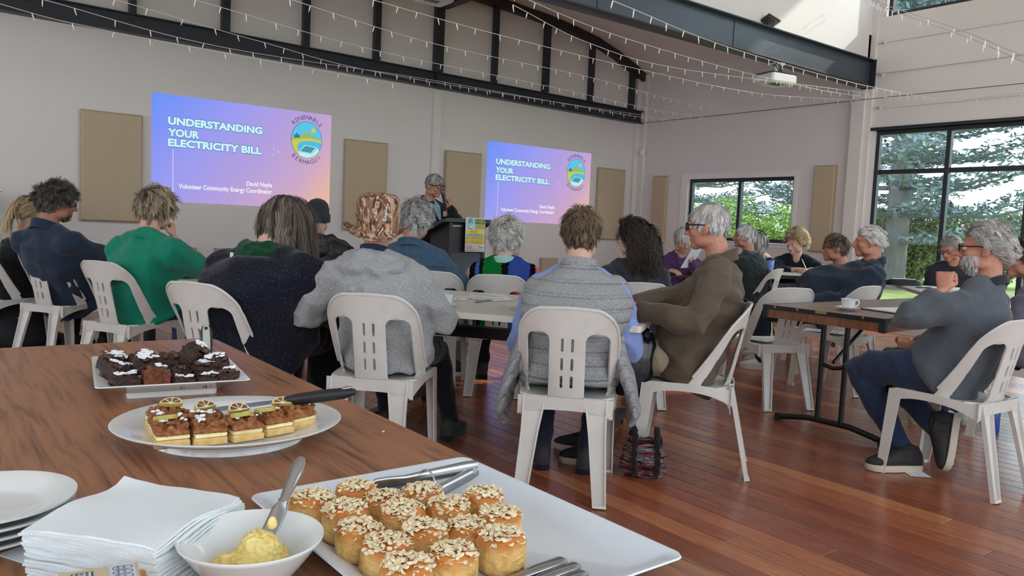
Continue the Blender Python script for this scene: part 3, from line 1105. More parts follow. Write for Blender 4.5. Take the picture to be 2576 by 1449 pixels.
def chair_leg(sx, front):
    """channel section leg: outer web, two flanges, foot pad"""
    mb = MB()
    if front:
        t, b = Vector((sx * 0.180, 0.185, 0.425)), Vector((sx * 0.195, 0.225, 0))
        A = Vector((sx * 1, 0, 0))      # outward
        O = Vector((0, 1, 0))
        w0, w1 = 0.056, 0.040
        # L section: outer side face and front face
        for (e, g, wt, wb) in ((A, O, 0.012, 0.010),):
            pass
        def sec(p, w):
            o1 = p + A * w / 2 + O * w / 2
            return [o1, o1 - A * w * 1.05, o1 - A * w * 1.05 - O * 0.006, o1 - A * 0.006 - O * 0.006, o1 - A * 0.006 - O * w * 1.15, o1 - O * w * 1.15]
        mb.rings([sec(t, w0), sec(t.lerp(b, 0.5), 0.047), sec(b, w1)])
        o1 = b + A * w1 / 2 + O * w1 / 2
        mb.hexa([o1, o1 - A * w1 * 1.05, o1 - A * w1 * 1.05 - O * w1, o1 - O * w1, o1 + Vector((0, 0, 0.012)), o1 - A * w1 * 1.05 + Vector((0, 0, 0.012)), o1 - A * w1 * 1.05 - O * w1 + Vector((0, 0, 0.012)), o1 - O * w1 + Vector((0, 0, 0.012))])
    else:
        t, b = Vector((sx * 0.128, -0.188, 0.43)), Vector((sx * 0.165, -0.285, 0))
        A = Vector((1, 0, 0))
        D = (b - t).normalized()
        O = A.cross(D).normalized()
        if O.y > 0:
            O = -O                     # points to the rear
        def sec(p, w, d=0.020):
            h = w / 2
            return [p - A * h, p + A * h, p + A * h - O * d * -1, p + A * (h - 0.006) + O * d, p + A * (h - 0.009) + O * 0.006, p - A * (h - 0.009) + O * 0.006, p - A * (h - 0.006) + O * d, p - A * h + O * d]
        mb.rings([sec(t, 0.098), sec(t.lerp(b, 0.35), 0.074), sec(b, 0.056)])
        q = b
        mb.hexa([q - A * 0.028 - O * 0.002, q + A * 0.028 - O * 0.002, q + A * 0.028 + O * 0.024, q - A * 0.028 + O * 0.024, q - A * 0.026 - D * 0.016, q + A * 0.026 - D * 0.016, q + A * 0.026 - D * 0.010 + O * 0.02, q - A * 0.026 - D * 0.010 + O * 0.02])
        # outer gusset running from the seat side down to the leg
        mb.hexa([Vector((sx * 0.150, -0.19, 0.43)), Vector((sx * 0.2, -0.14, 0.43)), Vector((sx * 0.2, -0.134, 0.43)), Vector((sx * 0.15, -0.184, 0.43)), Vector((sx * 0.158, -0.205, 0.30)), Vector((sx * 0.170, -0.200, 0.33)), Vector((sx * 0.170, -0.194, 0.33)), Vector((sx * 0.158, -0.199, 0.30))][::-1])
    return mb


_cb = mesh_of('backrest', (q := chair_back()).v, q.f, m_chair, 50)
_cs = mesh_of('seat', (q := chair_seat()).v, q.f, m_chair, 40)
_cl = [mesh_of('leg', (q := chair_leg(sx, fr)).v, q.f, m_chair, 30) for sx, fr in ((-1, True), (1, True), (-1, False), (1, False))]
CH = []


def chair(x, y, th, label, group='white plastic chairs'):
    o = thing('plastic_chair', label, 'chair', (x, y, 0), group, -math.radians(th))
    link('backrest', _cb, o)
    link('seat', _cs, o)
    for l in _cl:
        link('leg', l, o)
    CH.append(o)
    return o


chair(2.29, 2.554, 45, 'white plastic chair under the woman in the grey quilted vest')
chair(1.735, 3.24, 45, 'white plastic chair under the man in grey hoodie and camouflage hat')
chair(3.99, 1.655, 3, 'white plastic chair under the grey bearded man at the brown table')
chair(3.02, 2.485, -38, 'white plastic chair under the man in the brown jacket')
chair(4.67, 3.19, 20, 'empty white plastic chair with a paper on its seat, at the brown table end')
chair(5.62, 3.23, 2, 'empty white plastic chair with paper on its seat, second along the brown table')
chair(0.86, 6.55, 55, 'white plastic chair under the man in the navy fleece')
chair(1.09, 5.40, 60, 'white plastic chair under the person in the green T-shirt')
chair(1.215, 3.84, 60, 'white plastic chair under the woman in dark speckled jumper')
chair(2.88, 4.64, 40, 'white plastic chair under the person in the denim jacket')
chair(3.194, 4.324, 40, 'white plastic chair under the woman in the colourful knitted cardigan')
chair(3.81, 3.66, 33, 'white plastic chair under the woman with long dark curls')
chair(2.42, 5.75, 30, 'white plastic chair under the person in the black beanie')
chair(6.17, 3.62, -30, 'white plastic chair under the large man in the navy jacket')
chair(6.5, 5.72, 195, 'white plastic chair under the woman in the purple cardigan')
chair(7.30, 5.18, -15, 'white plastic chair under the white haired man in dark green jumper')
chair(5.25, 1.78, -5, 'white plastic chair under the dark haired person at the right edge')
chair(0.52, 7.02, 62, 'white plastic chair behind the navy fleece, under the ponytailed woman')
chair(6.75, 4.15, -35, 'white plastic chair under the person in the orange scarf')


# ================================================================ tables
def laminate(name, dark, light, src='Object', rot=0.0, sc_=(1, 1, 1), rough=0.35):
    t = NT(name)
    v = t.coords((26 * sc_[0], 1.6 * sc_[1], 1), src, (0, 0, rot))
    g = t.noise(v, 2.4, 6, 0.62, 0.5)
    c = t.ramp(g, [(0.30, dark), (0.5, sc(light, 0.82)), (0.72, light)])
    v2 = t.coords((95 * sc_[0], 4 * sc_[1], 1), src, (0, 0, rot))
    c = t.mix(t.ramp(t.noise(v2, 3, 4, 0.7), [(0.60, (0, 0, 0, 1)), (0.74, (0.65, 0.65, 0.65, 1))]), c, dark)
    t.color(c)
    t.set(rough, 0, 0.5)
    t.bump(g, 0.03, 0.002)
    return t.m


m_lam = laminate('walnut laminate', srgb(98, 60, 42), srgb(170, 116, 82))
m_lam2 = laminate('brown laminate', srgb(112, 84, 72), srgb(150, 122, 106))
m_edgewood = laminate('table edge wood', srgb(92, 56, 36), srgb(140, 92, 62), rot=0, sc_=(0.2, 12, 1))
m_ttop = pm('off white table laminate', srgb(205, 200, 190), 0.4, 0.03, 6)
m_tblack = pm('black table steel', srgb(20, 20, 22), 0.4, 0.1, 12)


def rrect(x0, y0, x1, y1, r, n=6):
    out = []
    for cx, cy_, a in ((x1 - r, y1 - r, 0), (x0 + r, y1 - r, PI / 2), (x0 + r, y0 + r, PI), (x1 - r, y0 + r, 1.5 * PI)):
        for k in range(n + 1):
            t = a + PI / 2 * k / n
            out.append((cx + r * math.cos(t), cy_ + r * math.sin(t)))
    return out


TZ = 0.73
# the food table
ft = thing('food_table', 'long wooden laminate table in front, spread with cakes and scones', 'table', (0.0, 1.3, 0))
mk('tabletop', MB().prism(rrect(-0.75, -0.35, 0.755, 2.575, 0.05), TZ - 0.004, TZ), m_lam, ft, 30)
mk('edging', MB().prism(rrect(-0.752, -0.352, 0.757, 2.577, 0.052), TZ - 0.03, TZ - 0.004), m_edgewood, ft, 30)
for x in (-0.6, 0.6):
    for y in (-0.15, 2.35):
        mk('leg', MB().tube([(x, y, TZ - 0.03), (x, y, 0.0)], 0.02, 12), m_tblack, ft)


def white_table(cx, cy_, ang, L, Wd, label, z=0.735, tt=0.03, casters=False):
    """folding table: off-white top, dark beam underneath, two T-legs"""
    R = rotz(ang)
    c = Vector((cx, cy_, 0))
    o = thing('folding_table', label, 'table', (cx, cy_, 0), 'off-white folding tables')
    mk('tabletop', MB().rings([[Vector((x, y, zz)) for x, y in rrect(-L / 2, -Wd / 2, L / 2, Wd / 2, 0.02, 3)] for zz in (z - tt, z)], True, R, c), m_ttop, o, 30)
    b = MB()
    for y in (-0.12, 0.12):
        b.box((-L / 2 + 0.12, y - 0.015, z - tt - 0.05), (L / 2 - 0.12, y + 0.015, z - tt), R, c)
    b.box((-L / 2 + 0.2, -0.04, z - 0.20), (L / 2 - 0.2, 0.04, z - 0.14), R, c)
    mk('beam', b, m_tblack, o)
    for sx in (-1, 1):
        l = MB()
        x = sx * (L / 2 - 0.22)
        l.box((x - 0.03, -0.03, 0.07), (x + 0.03, 0.03, z - tt), R, c)
        l.box((x - 0.025, -Wd / 2 + 0.06, 0.05), (x + 0.025, Wd / 2 - 0.06, 0.09), R, c)
        lg = mk('leg', l, m_tblack if not casters else m_sil, o)
        for sy in (-1, 1):
            w = MB()
            y = sy * (Wd / 2 - 0.07)
            w.tube([R @ Vector((x - 0.014, y, 0.028)) + c, R @ Vector((x + 0.014, y, 0.028)) + c], 0.028, 14)
            w.box((x - 0.012, y - 0.012, 0.03), (x + 0.012, y + 0.012, 0.055), R, c)
            mk('caster', w, m_tblack, lg)
    return o


AX = math.atan2(-0.81, 0.59)
mid = Vector((2.0, 3.2, 0)) + Vector((0.59, -0.81, 0)) * 0.13 + Vector((0.81, 0.59, 0)) * 0.57
white_table(mid.x, mid.y, AX, 1.70, 1.14, 'off-white table between the grey hoodie and the colourful cardigan', z=0.712)
white_table(1.53, 5.69, math.atan2(0.96, -0.27), 1.6, 0.75, 'off-white table in front of the green T-shirt', z=0.712)
white_table(8.23, 5.43, math.atan2(-0.49, 0.87), 1.30, 0.72, 'off-white wheeled table where the blonde woman writes', z=0.75, casters=True)
white_table(7.48, 3.2, math.atan2(0.6, 0.8), 1.35, 0.75, 'off-white table by the big window with black pouch on it', casters=True)

bt = thing('trestle_table', 'brown folding trestle table with chipped black edging', 'table', (5.0, 2.46, 0))
bx0, by0, bx1, by1 = 4.10, 2.08, 5.95, 2.84
mk('tabletop', MB().box((bx0 + 0.012, by0 + 0.012, TZ - 0.004), (bx1 - 0.012, by1 - 0.012, TZ)), m_lam2, bt)
e = MB()
for lo, hi in (((bx0, by0), (bx1, by0 + 0.012)), ((bx0, by1 - 0.012), (bx1, by1)), ((bx0, by0 + 0.012), (bx0 + 0.012, by1 - 0.012)), ((bx1 - 0.012, by0 + 0.012), (bx1, by1 - 0.012))):
    e.box((lo[0], lo[1], TZ - 0.024), (hi[0], hi[1], TZ + 0.001))
mk('edging', e, m_tblack, bt)
for i, (y, w) in enumerate(((2.42, 0.07), (2.60, 0.012), (2.20, 0.01), (2.75, 0.012))):
    mk('chip', MB().box((bx0 - 0.0006, y, TZ - 0.014), (bx0 + 0.004, y + w, TZ + 0.0014)), pm('bare wood chip', srgb(150, 128, 92), 0.8, 0.15), bt)
for nm, lo, hi in (('apron', (bx0 + 0.008, by0 + 0.01, TZ - 0.075), (bx0 + 0.028, by1 - 0.01, TZ - 0.024)), ('apron', (bx1 - 0.028, by0 + 0.01, TZ - 0.075), (bx1 - 0.008, by1 - 0.01, TZ - 0.024)), ('apron', (bx0 + 0.03, by0 + 0.008, TZ - 0.075), (bx1 - 0.03, by0 + 0.028, TZ - 0.024)), ('apron', (bx0 + 0.03, by1 - 0.028, TZ - 0.075), (bx1 - 0.03, by1 - 0.008, TZ - 0.024))):
    mk(nm, MB().box(lo, hi), m_edgewood, bt)
for x, y in ((bx0, by0), (bx0, by1), (bx1, by0), (bx1, by1)):
    sx, sy = (1 if x == bx0 else -1), (1 if y == by0 else -1)
    mk('corner_cap', MB().rbox((min(x, x + sx * 0.035), min(y, y + sy * 0.035), TZ - 0.078), (max(x, x + sx * 0.035), max(y, y + sy * 0.035), TZ - 0.022), 0.003), m_dk, bt)
for x in (4.28, 5.77):
    l = MB()
    for dy in (-0.075, 0.075):
        l.tube([(x, 2.46 + dy, TZ - 0.03), (x, 2.46 + dy, 0.06)], 0.016, 10)
    l.tube([(x, 2.46 - 0.075, 0.40), (x, 2.46, 0.385), (x, 2.46 + 0.075, 0.40)], 0.012, 8)
    l.tube([(x, 2.13, 0.025), (x, 2.2, 0.04), (x, 2.33, 0.062), (x, 2.59, 0.062), (x, 2.72, 0.04), (x, 2.80, 0.025)], 0.018, 10)
    l.box((x - 0.018, 2.115, 0.0), (x + 0.018, 2.15, 0.045)).box((x - 0.018, 2.78, 0.0), (x + 0.018, 2.815, 0.045))
    lg = mk('leg', l, m_tblack, bt)
    sx = 1 if x < 5 else -1
    mk('brace', MB().tube([(x, 2.46, 0.42), (x + sx * 0.42, 2.46, TZ - 0.05)], 0.010, 8), m_tblack, bt)

# cream metal folding chairs at the far table
m_cream = pm('cream painted metal', srgb(206, 192, 164), 0.4, 0.04)
def fold_chair(x, y, th, label):
    o = thing('folding_chair', label, 'chair', (x, y, 0), 'cream folding chairs')
    R = rotz(-math.radians(th))
    c = Vector((x, y, 0))
    P = lambda *p: R @ Vector(p) + c
    for sx in (-1, 1):
        mk('leg', MB().tube([P(sx * 0.2, 0.24, 0), P(sx * 0.2, -0.02, 0.46), P(sx * 0.2, -0.2, 0.78)], 0.011, 8), m_cream, o)
        mk('leg', MB().tube([P(sx * 0.185, -0.26, 0), P(sx * 0.185, 0.2, 0.43)], 0.011, 8), m_cream, o)
    mk('top_rail', MB().tube(catmull([P(-0.2, -0.2, 0.78), P(-0.15, -0.225, 0.83), P(0.15, -0.225, 0.83), P(0.2, -0.2, 0.78)], 5), 0.011, 8), m_cream, o)
    mk('backrest', MB().rbox((-0.19, -0.012, -0.09), (0.19, 0.004, 0.09), 0.004, R @ Matrix.Rotation(math.radians(20), 3, 'X'), P(0, -0.19, 0.73)), m_cream, o)
    mk('seat', MB().rbox((-0.19, -0.18, 0.43), (0.19, 0.2, 0.455), 0.008, R, c), m_cream, o)
    return o


fold_chair(8.58, 5.78, 209, 'cream folding chair under the blonde woman writing')
fold_chair(8.30, 6.02, 200, 'cream folding chair under the woman with sunglasses on her head')

# ---------------------------------------------------------------- white cupboard and bags at the left
cb_ = thing('cupboard', 'tall pale cupboard edge standing by the screen wall', 'cupboard', (0.3, 8.9, 0))
mk('body', MB().rbox((-0.35, 8.72, 0.06), (0.60, 9.2, 1.25), 0.006), m_white, cb_)
mk('top', MB().rbox((-0.37, 8.70, 1.25), (0.63, 9.22, 1.28), 0.006), m_white, cb_)
mk('plinth', MB().box((-0.33, 8.75, 0), (0.57, 9.18, 0.06)), pm('grey plinth', srgb(120, 120, 120), 0.6), cb_)
for x in (-0.32, 0.13):
    d = mk('door', MB().rbox((x, 8.70, 0.08), (x + 0.43, 8.72, 1.23), 0.004), m_white, cb_)
    mk('handle', MB().tube([(x + 0.38, 8.69, 0.6), (x + 0.38, 8.67, 0.62), (x + 0.38, 8.67, 0.74), (x + 0.38, 8.69, 0.76)], 0.006, 6), m_sil, d)

m_bagb = pm('black bag fabric', srgb(26, 28, 32), 0.75, 0.15, 12, 0.2, 60)
hb = thing('handbag', 'black handbag slumped on the floor beside the cupboard', 'bag', (0.62, 7.15, 0))
q = MB()
q.loft([((0.66, 7.2, 0.0), (0.17, 0.03, 0), (-0.02, 0.12, 0)), ((0.65, 7.2, 0.09), (0.22, 0.04, 0), (-0.03, 0.14, 0)), ((0.62, 7.2, 0.22), (0.21, 0.04, 0.03), (-0.02, 0.11, 0)), ((0.58, 7.2, 0.33), (0.17, 0.04, 0.06), (-0.01, 0.05, 0)), ((0.56, 7.2, 0.38), (0.10, 0.03, 0.06), (0, 0.02, 0))], 20, 2.4)
mk('body', q, m_bagb, hb, 80)
mk('strap', MB().tube(catmull([(0.47, 7.18, 0.30), (0.50, 7.16, 0.42), (0.60, 7.16, 0.50), (0.68, 7.17, 0.44), (0.72, 7.2, 0.34)], 6), 0.011, 6), m_bagb, hb)
mk('flap', MB().rbox((-0.06, -0.005, -0.05), (0.06, 0.005, 0.05), 0.004, Matrix.Rotation(0.4, 3, 'X'), (0.44, 7.10, 0.27)), m_bagb, hb)
mk('clasp', MB().rbox((-0.02, -0.004, -0.004), (0.02, 0.004, 0.004), 0.002, None, (0.62, 7.065, 0.26)), m_sil, hb)
# ================================================================ people
def to_obj(mb):
    me = bpy.data.meshes.new('t')
    me.from_pydata(mb.v, [], mb.f)
    ob = bpy.data.objects.new('t', me)
    COL.objects.link(ob)
    return ob


def remesh(mb, voxel, smooth=3, dec=None, bake=True):
    ob = to_obj(mb)
    m = ob.modifiers.new('r', 'REMESH')
    m.mode = 'VOXEL'
    m.voxel_size = voxel
    if smooth:
        s_ = ob.modifiers.new('s', 'SMOOTH')
        s_.factor = 0.5
        s_.iterations = smooth
    if dec:
        d = ob.modifiers.new('d', 'DECIMATE')
        d.ratio = dec
    dg = bpy.context.evaluated_depsgraph_get()
    me = bpy.data.meshes.new_from_object(ob.evaluated_get(dg))
    old = ob.data
    bpy.data.objects.remove(ob)
    bpy.data.meshes.remove(old)
    me.polygons.foreach_set('use_smooth', [True] * len(me.polygons))
    return me


def get_co(me):
    a = np.empty(len(me.vertices) * 3)
    me.vertices.foreach_get('co', a)
    return a.reshape(-1, 3)


def get_no(me):
    a = np.empty(len(me.vertices) * 3)
    me.vertices.foreach_get('normal', a)
    return a.reshape(-1, 3)


def wave(p, freq, seed, n=7, ridge=True):
    """cheap fold field: warped ridged sines"""
    r = np.random.default_rng(seed)
    w = np.zeros(len(p))
    q = p + 0.05 * np.sin(p[:, [1, 2, 0]] * freq * 0.45 + r.uniform(0, 6, 3))
    for i in range(n):
        k = r.normal(size=3)
        k /= np.linalg.norm(k)
        k[2] *= 1.4
        s = np.sin(q @ (k * freq * r.uniform(0.5, 1.6)) + r.uniform(0, 6))
        w += (1 - 2 * np.abs(s)) if ridge else s
    return w / math.sqrt(n)


def dress(me, name, mat, root, amp=0.006, freq=22, seed=1, wfun=None):
    if amp:
        co, no = get_co(me), get_no(me)
        k = wave(co, freq, seed) * amp
        if wfun is not None:
            k = k * wfun(co)
        co = co + no * k[:, None]
        me.vertices.foreach_set('co', co.ravel())
    o = orig(root)
    me.transform(Matrix.Translation(-o))
    me.materials.clear()
    me.materials.append(mat)
    me.name = name
    return link(name, me, root)


def cloth(name, c, var=0.12, scale=30, bump=0.25, bscale=260, rough=0.9, bdist=0.002, speck=None, weave=None):
    t = NT(name)
    v = t.coords((1, 1, 1), 'World')
    n = t.noise(v, scale, 5, 0.65)
    col = t.ramp(n, [(0.3, sc(c, 1 - var)), (0.7, sc(c, 1 + var))])
    if speck:
        w = t.node('ShaderNodeTexVoronoi')
        w.inputs['Scale'].default_value = speck[1]
        t.link(v, w.inputs['Vector'])
        col = t.mix(t.ramp(w.outputs['Distance'], [(speck[2], (1, 1, 1, 1)), (speck[2] + 0.05, (0, 0, 0, 1))]), col, speck[0])
    t.color(col)
    t.set(rough, 0, 0.2)
    t.b.inputs['Sheen Weight'].default_value = 0.15
    t.bump(t.noise(v, bscale, 3, 0.6), bump, bdist)
    return t.m


def heather(name, c1, c2, scale=(120, 120, 35)):
    t = NT(name)
    v = t.coords(scale, 'World')
    n = t.noise(v, 3, 4, 0.7)
    t.color(t.ramp(n, [(0.35, c1), (0.62, c2)]))
    t.set(0.92, 0, 0.15)
    t.b.inputs['Sheen Weight'].default_value = 0.2
    t.bump(n, 0.2, 0.002)
    return t.m


def skin(name, c):
    t = NT(name)
    v = t.coords((1, 1, 1), 'World')
    n = t.noise(v, 45, 4, 0.65)
    t.color(t.ramp(n, [(0.3, sc(c, 0.86)), (0.5, c), (0.75, (min(1, c[0] * 1.12), c[1] * 0.98, c[2] * 0.95, 1))]))
    t.set(0.5, 0, 0.4)
    t.b.inputs['Subsurface Weight'].default_value = 0.08
    t.b.inputs['Subsurface Radius'].default_value = (0.012, 0.005, 0.003)
    t.bump(t.noise(v, 220, 4, 0.6), 0.12, 0.002)
    return t.m


SK = {'fair': skin('fair skin', srgb(202, 158, 138)), 'ruddy': skin('ruddy skin', srgb(184, 130, 108)), 'tan': skin('tanned skin', srgb(158, 112, 92)), 'pale': skin('pale skin', srgb(206, 168, 150))}


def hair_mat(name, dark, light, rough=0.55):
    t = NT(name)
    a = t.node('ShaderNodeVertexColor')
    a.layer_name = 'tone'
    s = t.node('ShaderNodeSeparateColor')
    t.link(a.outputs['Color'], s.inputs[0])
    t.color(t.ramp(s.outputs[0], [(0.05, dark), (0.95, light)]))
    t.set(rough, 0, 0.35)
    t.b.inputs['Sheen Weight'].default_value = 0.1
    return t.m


class Head:
    """head frame: origin at eye level in the middle of the skull, x right, y out of the face, z up"""
    def __init__(s, pos, yaw_deg, pitch=0, roll=0, k=1.0):
        s.k = k
        Rz = rotz(-math.radians(yaw_deg))
        Rx = Matrix.Rotation(-math.radians(pitch), 3, 'X')
        Ry = Matrix.Rotation(math.radians(roll), 3, 'Y')
        s.R = Rz @ Rx @ Ry
        s.p = Vector(pos)

    def __call__(s, x, y, z):
        return s.p + s.R @ (Vector((x, y, z)) * s.k)

    def np(s, a):
        return np.asarray(s.p)[None] + (a * s.k) @ np.array(s.R).T


def head_shapes(mb, h, nose=1.0, chin=1.0, ear=1.0, fat=0.0):
    k = h.k
    def E(c, r):
        mb.ell(h(*c), [q * k for q in r], h.R, 18, 12)
    E((0, -0.012, 0.022), (0.073, 0.092, 0.090))
    E((0, 0.020, -0.035), (0.061 + fat, 0.066, 0.078))
    E((0, 0.058, -0.095), (0.029 + fat, 0.028, 0.022 * chin))
    for sx in (-1, 1):
        E((sx * 0.036, 0.052, -0.030), (0.027 + fat, 0.026, 0.028))
        E((sx * 0.052, 0.005, -0.075), (0.018 + fat, 0.045, 0.026))
        E((sx * 0.030, 0.078, 0.016), (0.024, 0.014, 0.008))
        mb.ell(h(sx * 0.078, -0.012, -0.012), [0.008 * k * ear, 0.019 * k * ear, 0.031 * k * ear], h.R @ Matrix.Rotation(sx * 0.35, 3, 'Z') @ Matrix.Rotation(-0.2, 3, 'X'), 12, 10)
        mb.ell(h(sx * 0.074, -0.004, -0.035), [0.007 * k, 0.011 * k, 0.012 * k], h.R, 10, 8)
        E((sx * 0.012, 0.094, -0.040), (0.009, 0.011, 0.008))
    mb.tube([h(0, 0.080, 0.012), h(0, 0.094 + 0.002 * nose, -0.012), h(0, 0.106 + 0.004 * nose, -0.036)], [0.009 * k, 0.010 * k, 0.012 * k], 10, round_caps=True)
    E((0, 0.083, -0.062), (0.023, 0.010, 0.006))
    E((0, 0.081, -0.072), (0.020, 0.010, 0.006))


def hand_shapes(mb, wrist, d, palm_n, pose='relax', k=1.0, side=1):
    """five-fingered hand: d = pointing direction, palm_n = direction the palm faces, side=+1 right / -1 left"""
    d = Vector(d).normalized()
    n = Vector(palm_n)
    n = (n - d * n.dot(d)).normalized()
    a = d.cross(n) * side          # towards the thumb
    w = Vector(wrist)
    secs = []
    for t, hw, th in ((-0.01, 0.026, 0.019), (0.02, 0.032, 0.018), (0.055, 0.040, 0.016), (0.088, 0.041, 0.013)):
        secs.append((w + d * t * k, a * hw * k, n * th * k))
    mb.loft(secs, 14, 2.6)
    curl = {'relax': (0.35, 0.45, 0.3), 'flat': (0.08, 0.1, 0.08), 'fist': (1.35, 1.6, 1.0), 'hold': (0.95, 1.1, 0.7), 'pinch': (0.8, 0.9, 0.5)}[pose]
    for i, (off, L, r) in enumerate(((0.030, 0.074, 0.0085), (0.0105, 0.082, 0.0088), (-0.010, 0.076, 0.0084), (-0.029, 0.060, 0.0075))):
        p = w + (d * 0.084 + a * off) * k
        ang = 0.0
        pts, rad = [p - d * 0.012 * k], [r * k]
        pts.append(p)
        rad.append(r * k)
        for j, (f, c) in enumerate(zip((0.46, 0.30, 0.24), curl)):
            ang += c * (1 + 0.08 * i)
            dirn = d * math.cos(ang) + n * math.sin(ang) + a * (off * 1.5)
            p = p + dirn.normalized() * L * f * k
            pts.append(p)
            rad.append(r * k * (0.97, 0.9, 0.78)[j])
        mb.tube(pts, rad, 9, round_caps=True)
    p = w + (d * 0.018 + a * 0.026) * k
    t1 = (d * 0.55 + a * 0.62 + n * (0.35 if pose in ('relax', 'flat') else 0.75)).normalized()
    t2 = (d * 0.85 + a * (0.15 if pose in ('relax', 'flat') else -0.15) + n * (0.35 if pose != 'flat' else 0.1)).normalized()
    mb.tube([p, p + t1 * 0.038 * k, p + t1 * 0.038 * k + t2 * 0.030 * k, p + t1 * 0.038 * k + t2 * 0.054 * k], [0.014 * k, 0.011 * k, 0.0095 * k, 0.008 * k], 9, round_caps=True)


def ik(S, T, a, b, pole):
    d = T - S
    L = d.length
    if L > (a + b) * 0.995:
        f = L / ((a + b) * 0.995)
        a, b = a * f, b * f
    x = (a * a - b * b + L * L) / (2 * L)
    h = math.sqrt(max(0, a * a - x * x))
    u = d.normalized()
    pole = Vector(pole)
    pole = (pole - u * pole.dot(u)).normalized()
    return S + u * x + pole * h


class Fig:
    pass


def figure(hip, head, th, gaze=None, pitch=0, roll=0, hands=None, poles=None, knees=None, feet=None, w=1.0, belly=0.0, s=1.0, bulge=0.05, sh_drop=0.0, twist=0.0, neck_back=0.03, standing=False, shift=(0, 0, 0), sw=1.0):
    """joint layout of one person in world space"""
    F = Fig()
    F.s, F.w, F.belly = s, w, belly
    t = math.radians(th)
    F.f = Vector((math.sin(t), math.cos(t), 0))
    F.r = Vector((math.cos(t), -math.sin(t), 0))
    tt = math.radians(th + twist)
    F.f2 = Vector((math.sin(tt), math.cos(tt), 0))
    F.r2 = Vector((math.cos(tt), -math.sin(tt), 0))
    F.hip = Vector(hip)
    F.head = Head(head, th if gaze is None else gaze, pitch, roll, s)
    hf = F.head.R @ Vector((0, 1, 0))
    F.N = F.head(0, -0.035, -0.085) - Vector((0, 0, 0.085 * s)) - F.f2 * neck_back
    F.S = F.N - Vector((0, 0, 0.055 * s + sh_drop)) + Vector(shift)
    mid = (F.hip + F.S) / 2 - F.f * bulge
    F.spine = [F.hip * (1 - q) ** 2 + mid * 2 * q * (1 - q) + F.S * q * q for q in (0, 0.18, 0.38, 0.6, 0.8, 1.0)]
    F.sh, F.el, F.wr, F.hd = [], [], [], []
    hands = hands or {}
    poles = poles or {}
    for sx, nm in ((-1, 'L'), (1, 'R')):
        S = F.S + F.r2 * sx * 0.162 * s * sw - Vector((0, 0, 0.030))
        if nm in hands:
            T = Vector(hands[nm][0])
        else:
            T = F.hip + F.f * 0.30 + F.r * sx * 0.10 + Vector((0, 0, 0.13))
        pole = Vector(poles.get(nm, F.r * sx * 0.6 - F.f * 0.5 - Vector((0, 0, 0.6))))
        F.sh.append(S)
        F.wr.append(T)
        F.el.append(ik(S, T, 0.285 * s, 0.25 * s, pole))
        F.hd.append(hands.get(nm, (T, None, None, 'relax')))
    F.hp, F.kn, F.an = [], [], []
    for i, sx in enumerate((-1, 1)):
        F.hp.append(F.hip + F.r * sx * 0.095)
        k_ = knees[i] if knees else F.hip + F.f * 0.43 * s + F.r * sx * 0.13 - Vector((0, 0, 0.02))
        F.kn.append(Vector(k_))
        F.an.append(Vector(feet[i]) if feet else Vector((F.kn[-1].x, F.kn[-1].y, 0.085)) - F.f * 0.06)
    F.fdir = [F.f, F.f]
    return F


def torso_secs(F, inf=0.0, drop=0.03, top=1.0, w=None):
    w = F.w if w is None else w
    up = Vector((0, 0, 1))
    A = (0.172, 0.170, 0.158, 0.170, 0.185, 0.150)
    B = (0.128, 0.124, 0.118, 0.118, 0.108, 0.085)
    secs = []
    n = len(F.spine)
    s = F.s
    for i, c in enumerate(F.spine):
        q = i / (n - 1)
        r = (F.r * (1 - q) + F.r2 * q).normalized()
        t = (F.spine[min(i + 1, n - 1)] - F.spine[max(i - 1, 0)]).normalized()
        b = r.cross(t).normalized()
        if b.dot(F.f) < 0:
            b = -b
        ww = 1 + (w - 1) * (1.0 if i < 4 else 0.6)
        bl = F.belly * (0.7, 1.0, 0.9, 0.4, 0.1, 0)[i]
        secs.append((c + b * bl * 0.55, r * (A[i] * s * ww + inf), b * (B[i] * s * ww + inf + bl * 0.5)))
    if drop:
        c, a, b = secs[0]
        secs.insert(0, (c - up * drop, a * 1.0, b * 1.0))
        secs.insert(0, (c - up * (drop + 0.02), a * 0.9, b * 0.9))
    c, a, b = secs[-1]
    secs.append((F.S + (F.N - F.S) * 0.55, a.normalized() * (0.098 * s + inf), b.normalized() * (0.070 * s + inf)))
    if top >= 1:
        secs.append((F.N, a.normalized() * (0.060 * s + inf), b.normalized() * (0.056 * s + inf)))
    return secs


def arm_tube(mb, F, i, inf, upto=1.0, s0=0.0):
    s = F.s * (1 + (F.w - 1) * 0.35)
    S, E_, T = F.sh[i], F.el[i], F.wr[i]
    pts = [S, S.lerp(E_, 0.35), S.lerp(E_, 0.8), E_, E_.lerp(T, 0.25), E_.lerp(T, 0.7), T]
    rad = [0.060, 0.052, 0.045, 0.043, 0.043, 0.034, 0.028]
    ts = [0, 0.18, 0.4, 0.5, 0.62, 0.85, 1.0]
    P, R = [], []
    for p, r, t in zip(pts, rad, ts):
        if t <= upto + 1e-6:
            P.append(p)
            R.append(r * s + inf)
    mb.tube(P, R, 14, round_caps=True)
    # deltoid, and the slope of the trapezius from neck to shoulder
    mb.ell(S + Vector((0, 0, -0.012)), [0.058 * F.s + inf] * 3)
    mb.tube([F.N - Vector((0, 0, 0.012)), F.N.lerp(S, 0.5) + Vector((0, 0, 0.012)), S + Vector((0, 0, 0.004))], [0.050 * F.s + inf * 0.8, 0.052 * F.s + inf * 0.8, 0.052 * F.s + inf * 0.8], 12, round_caps=True)


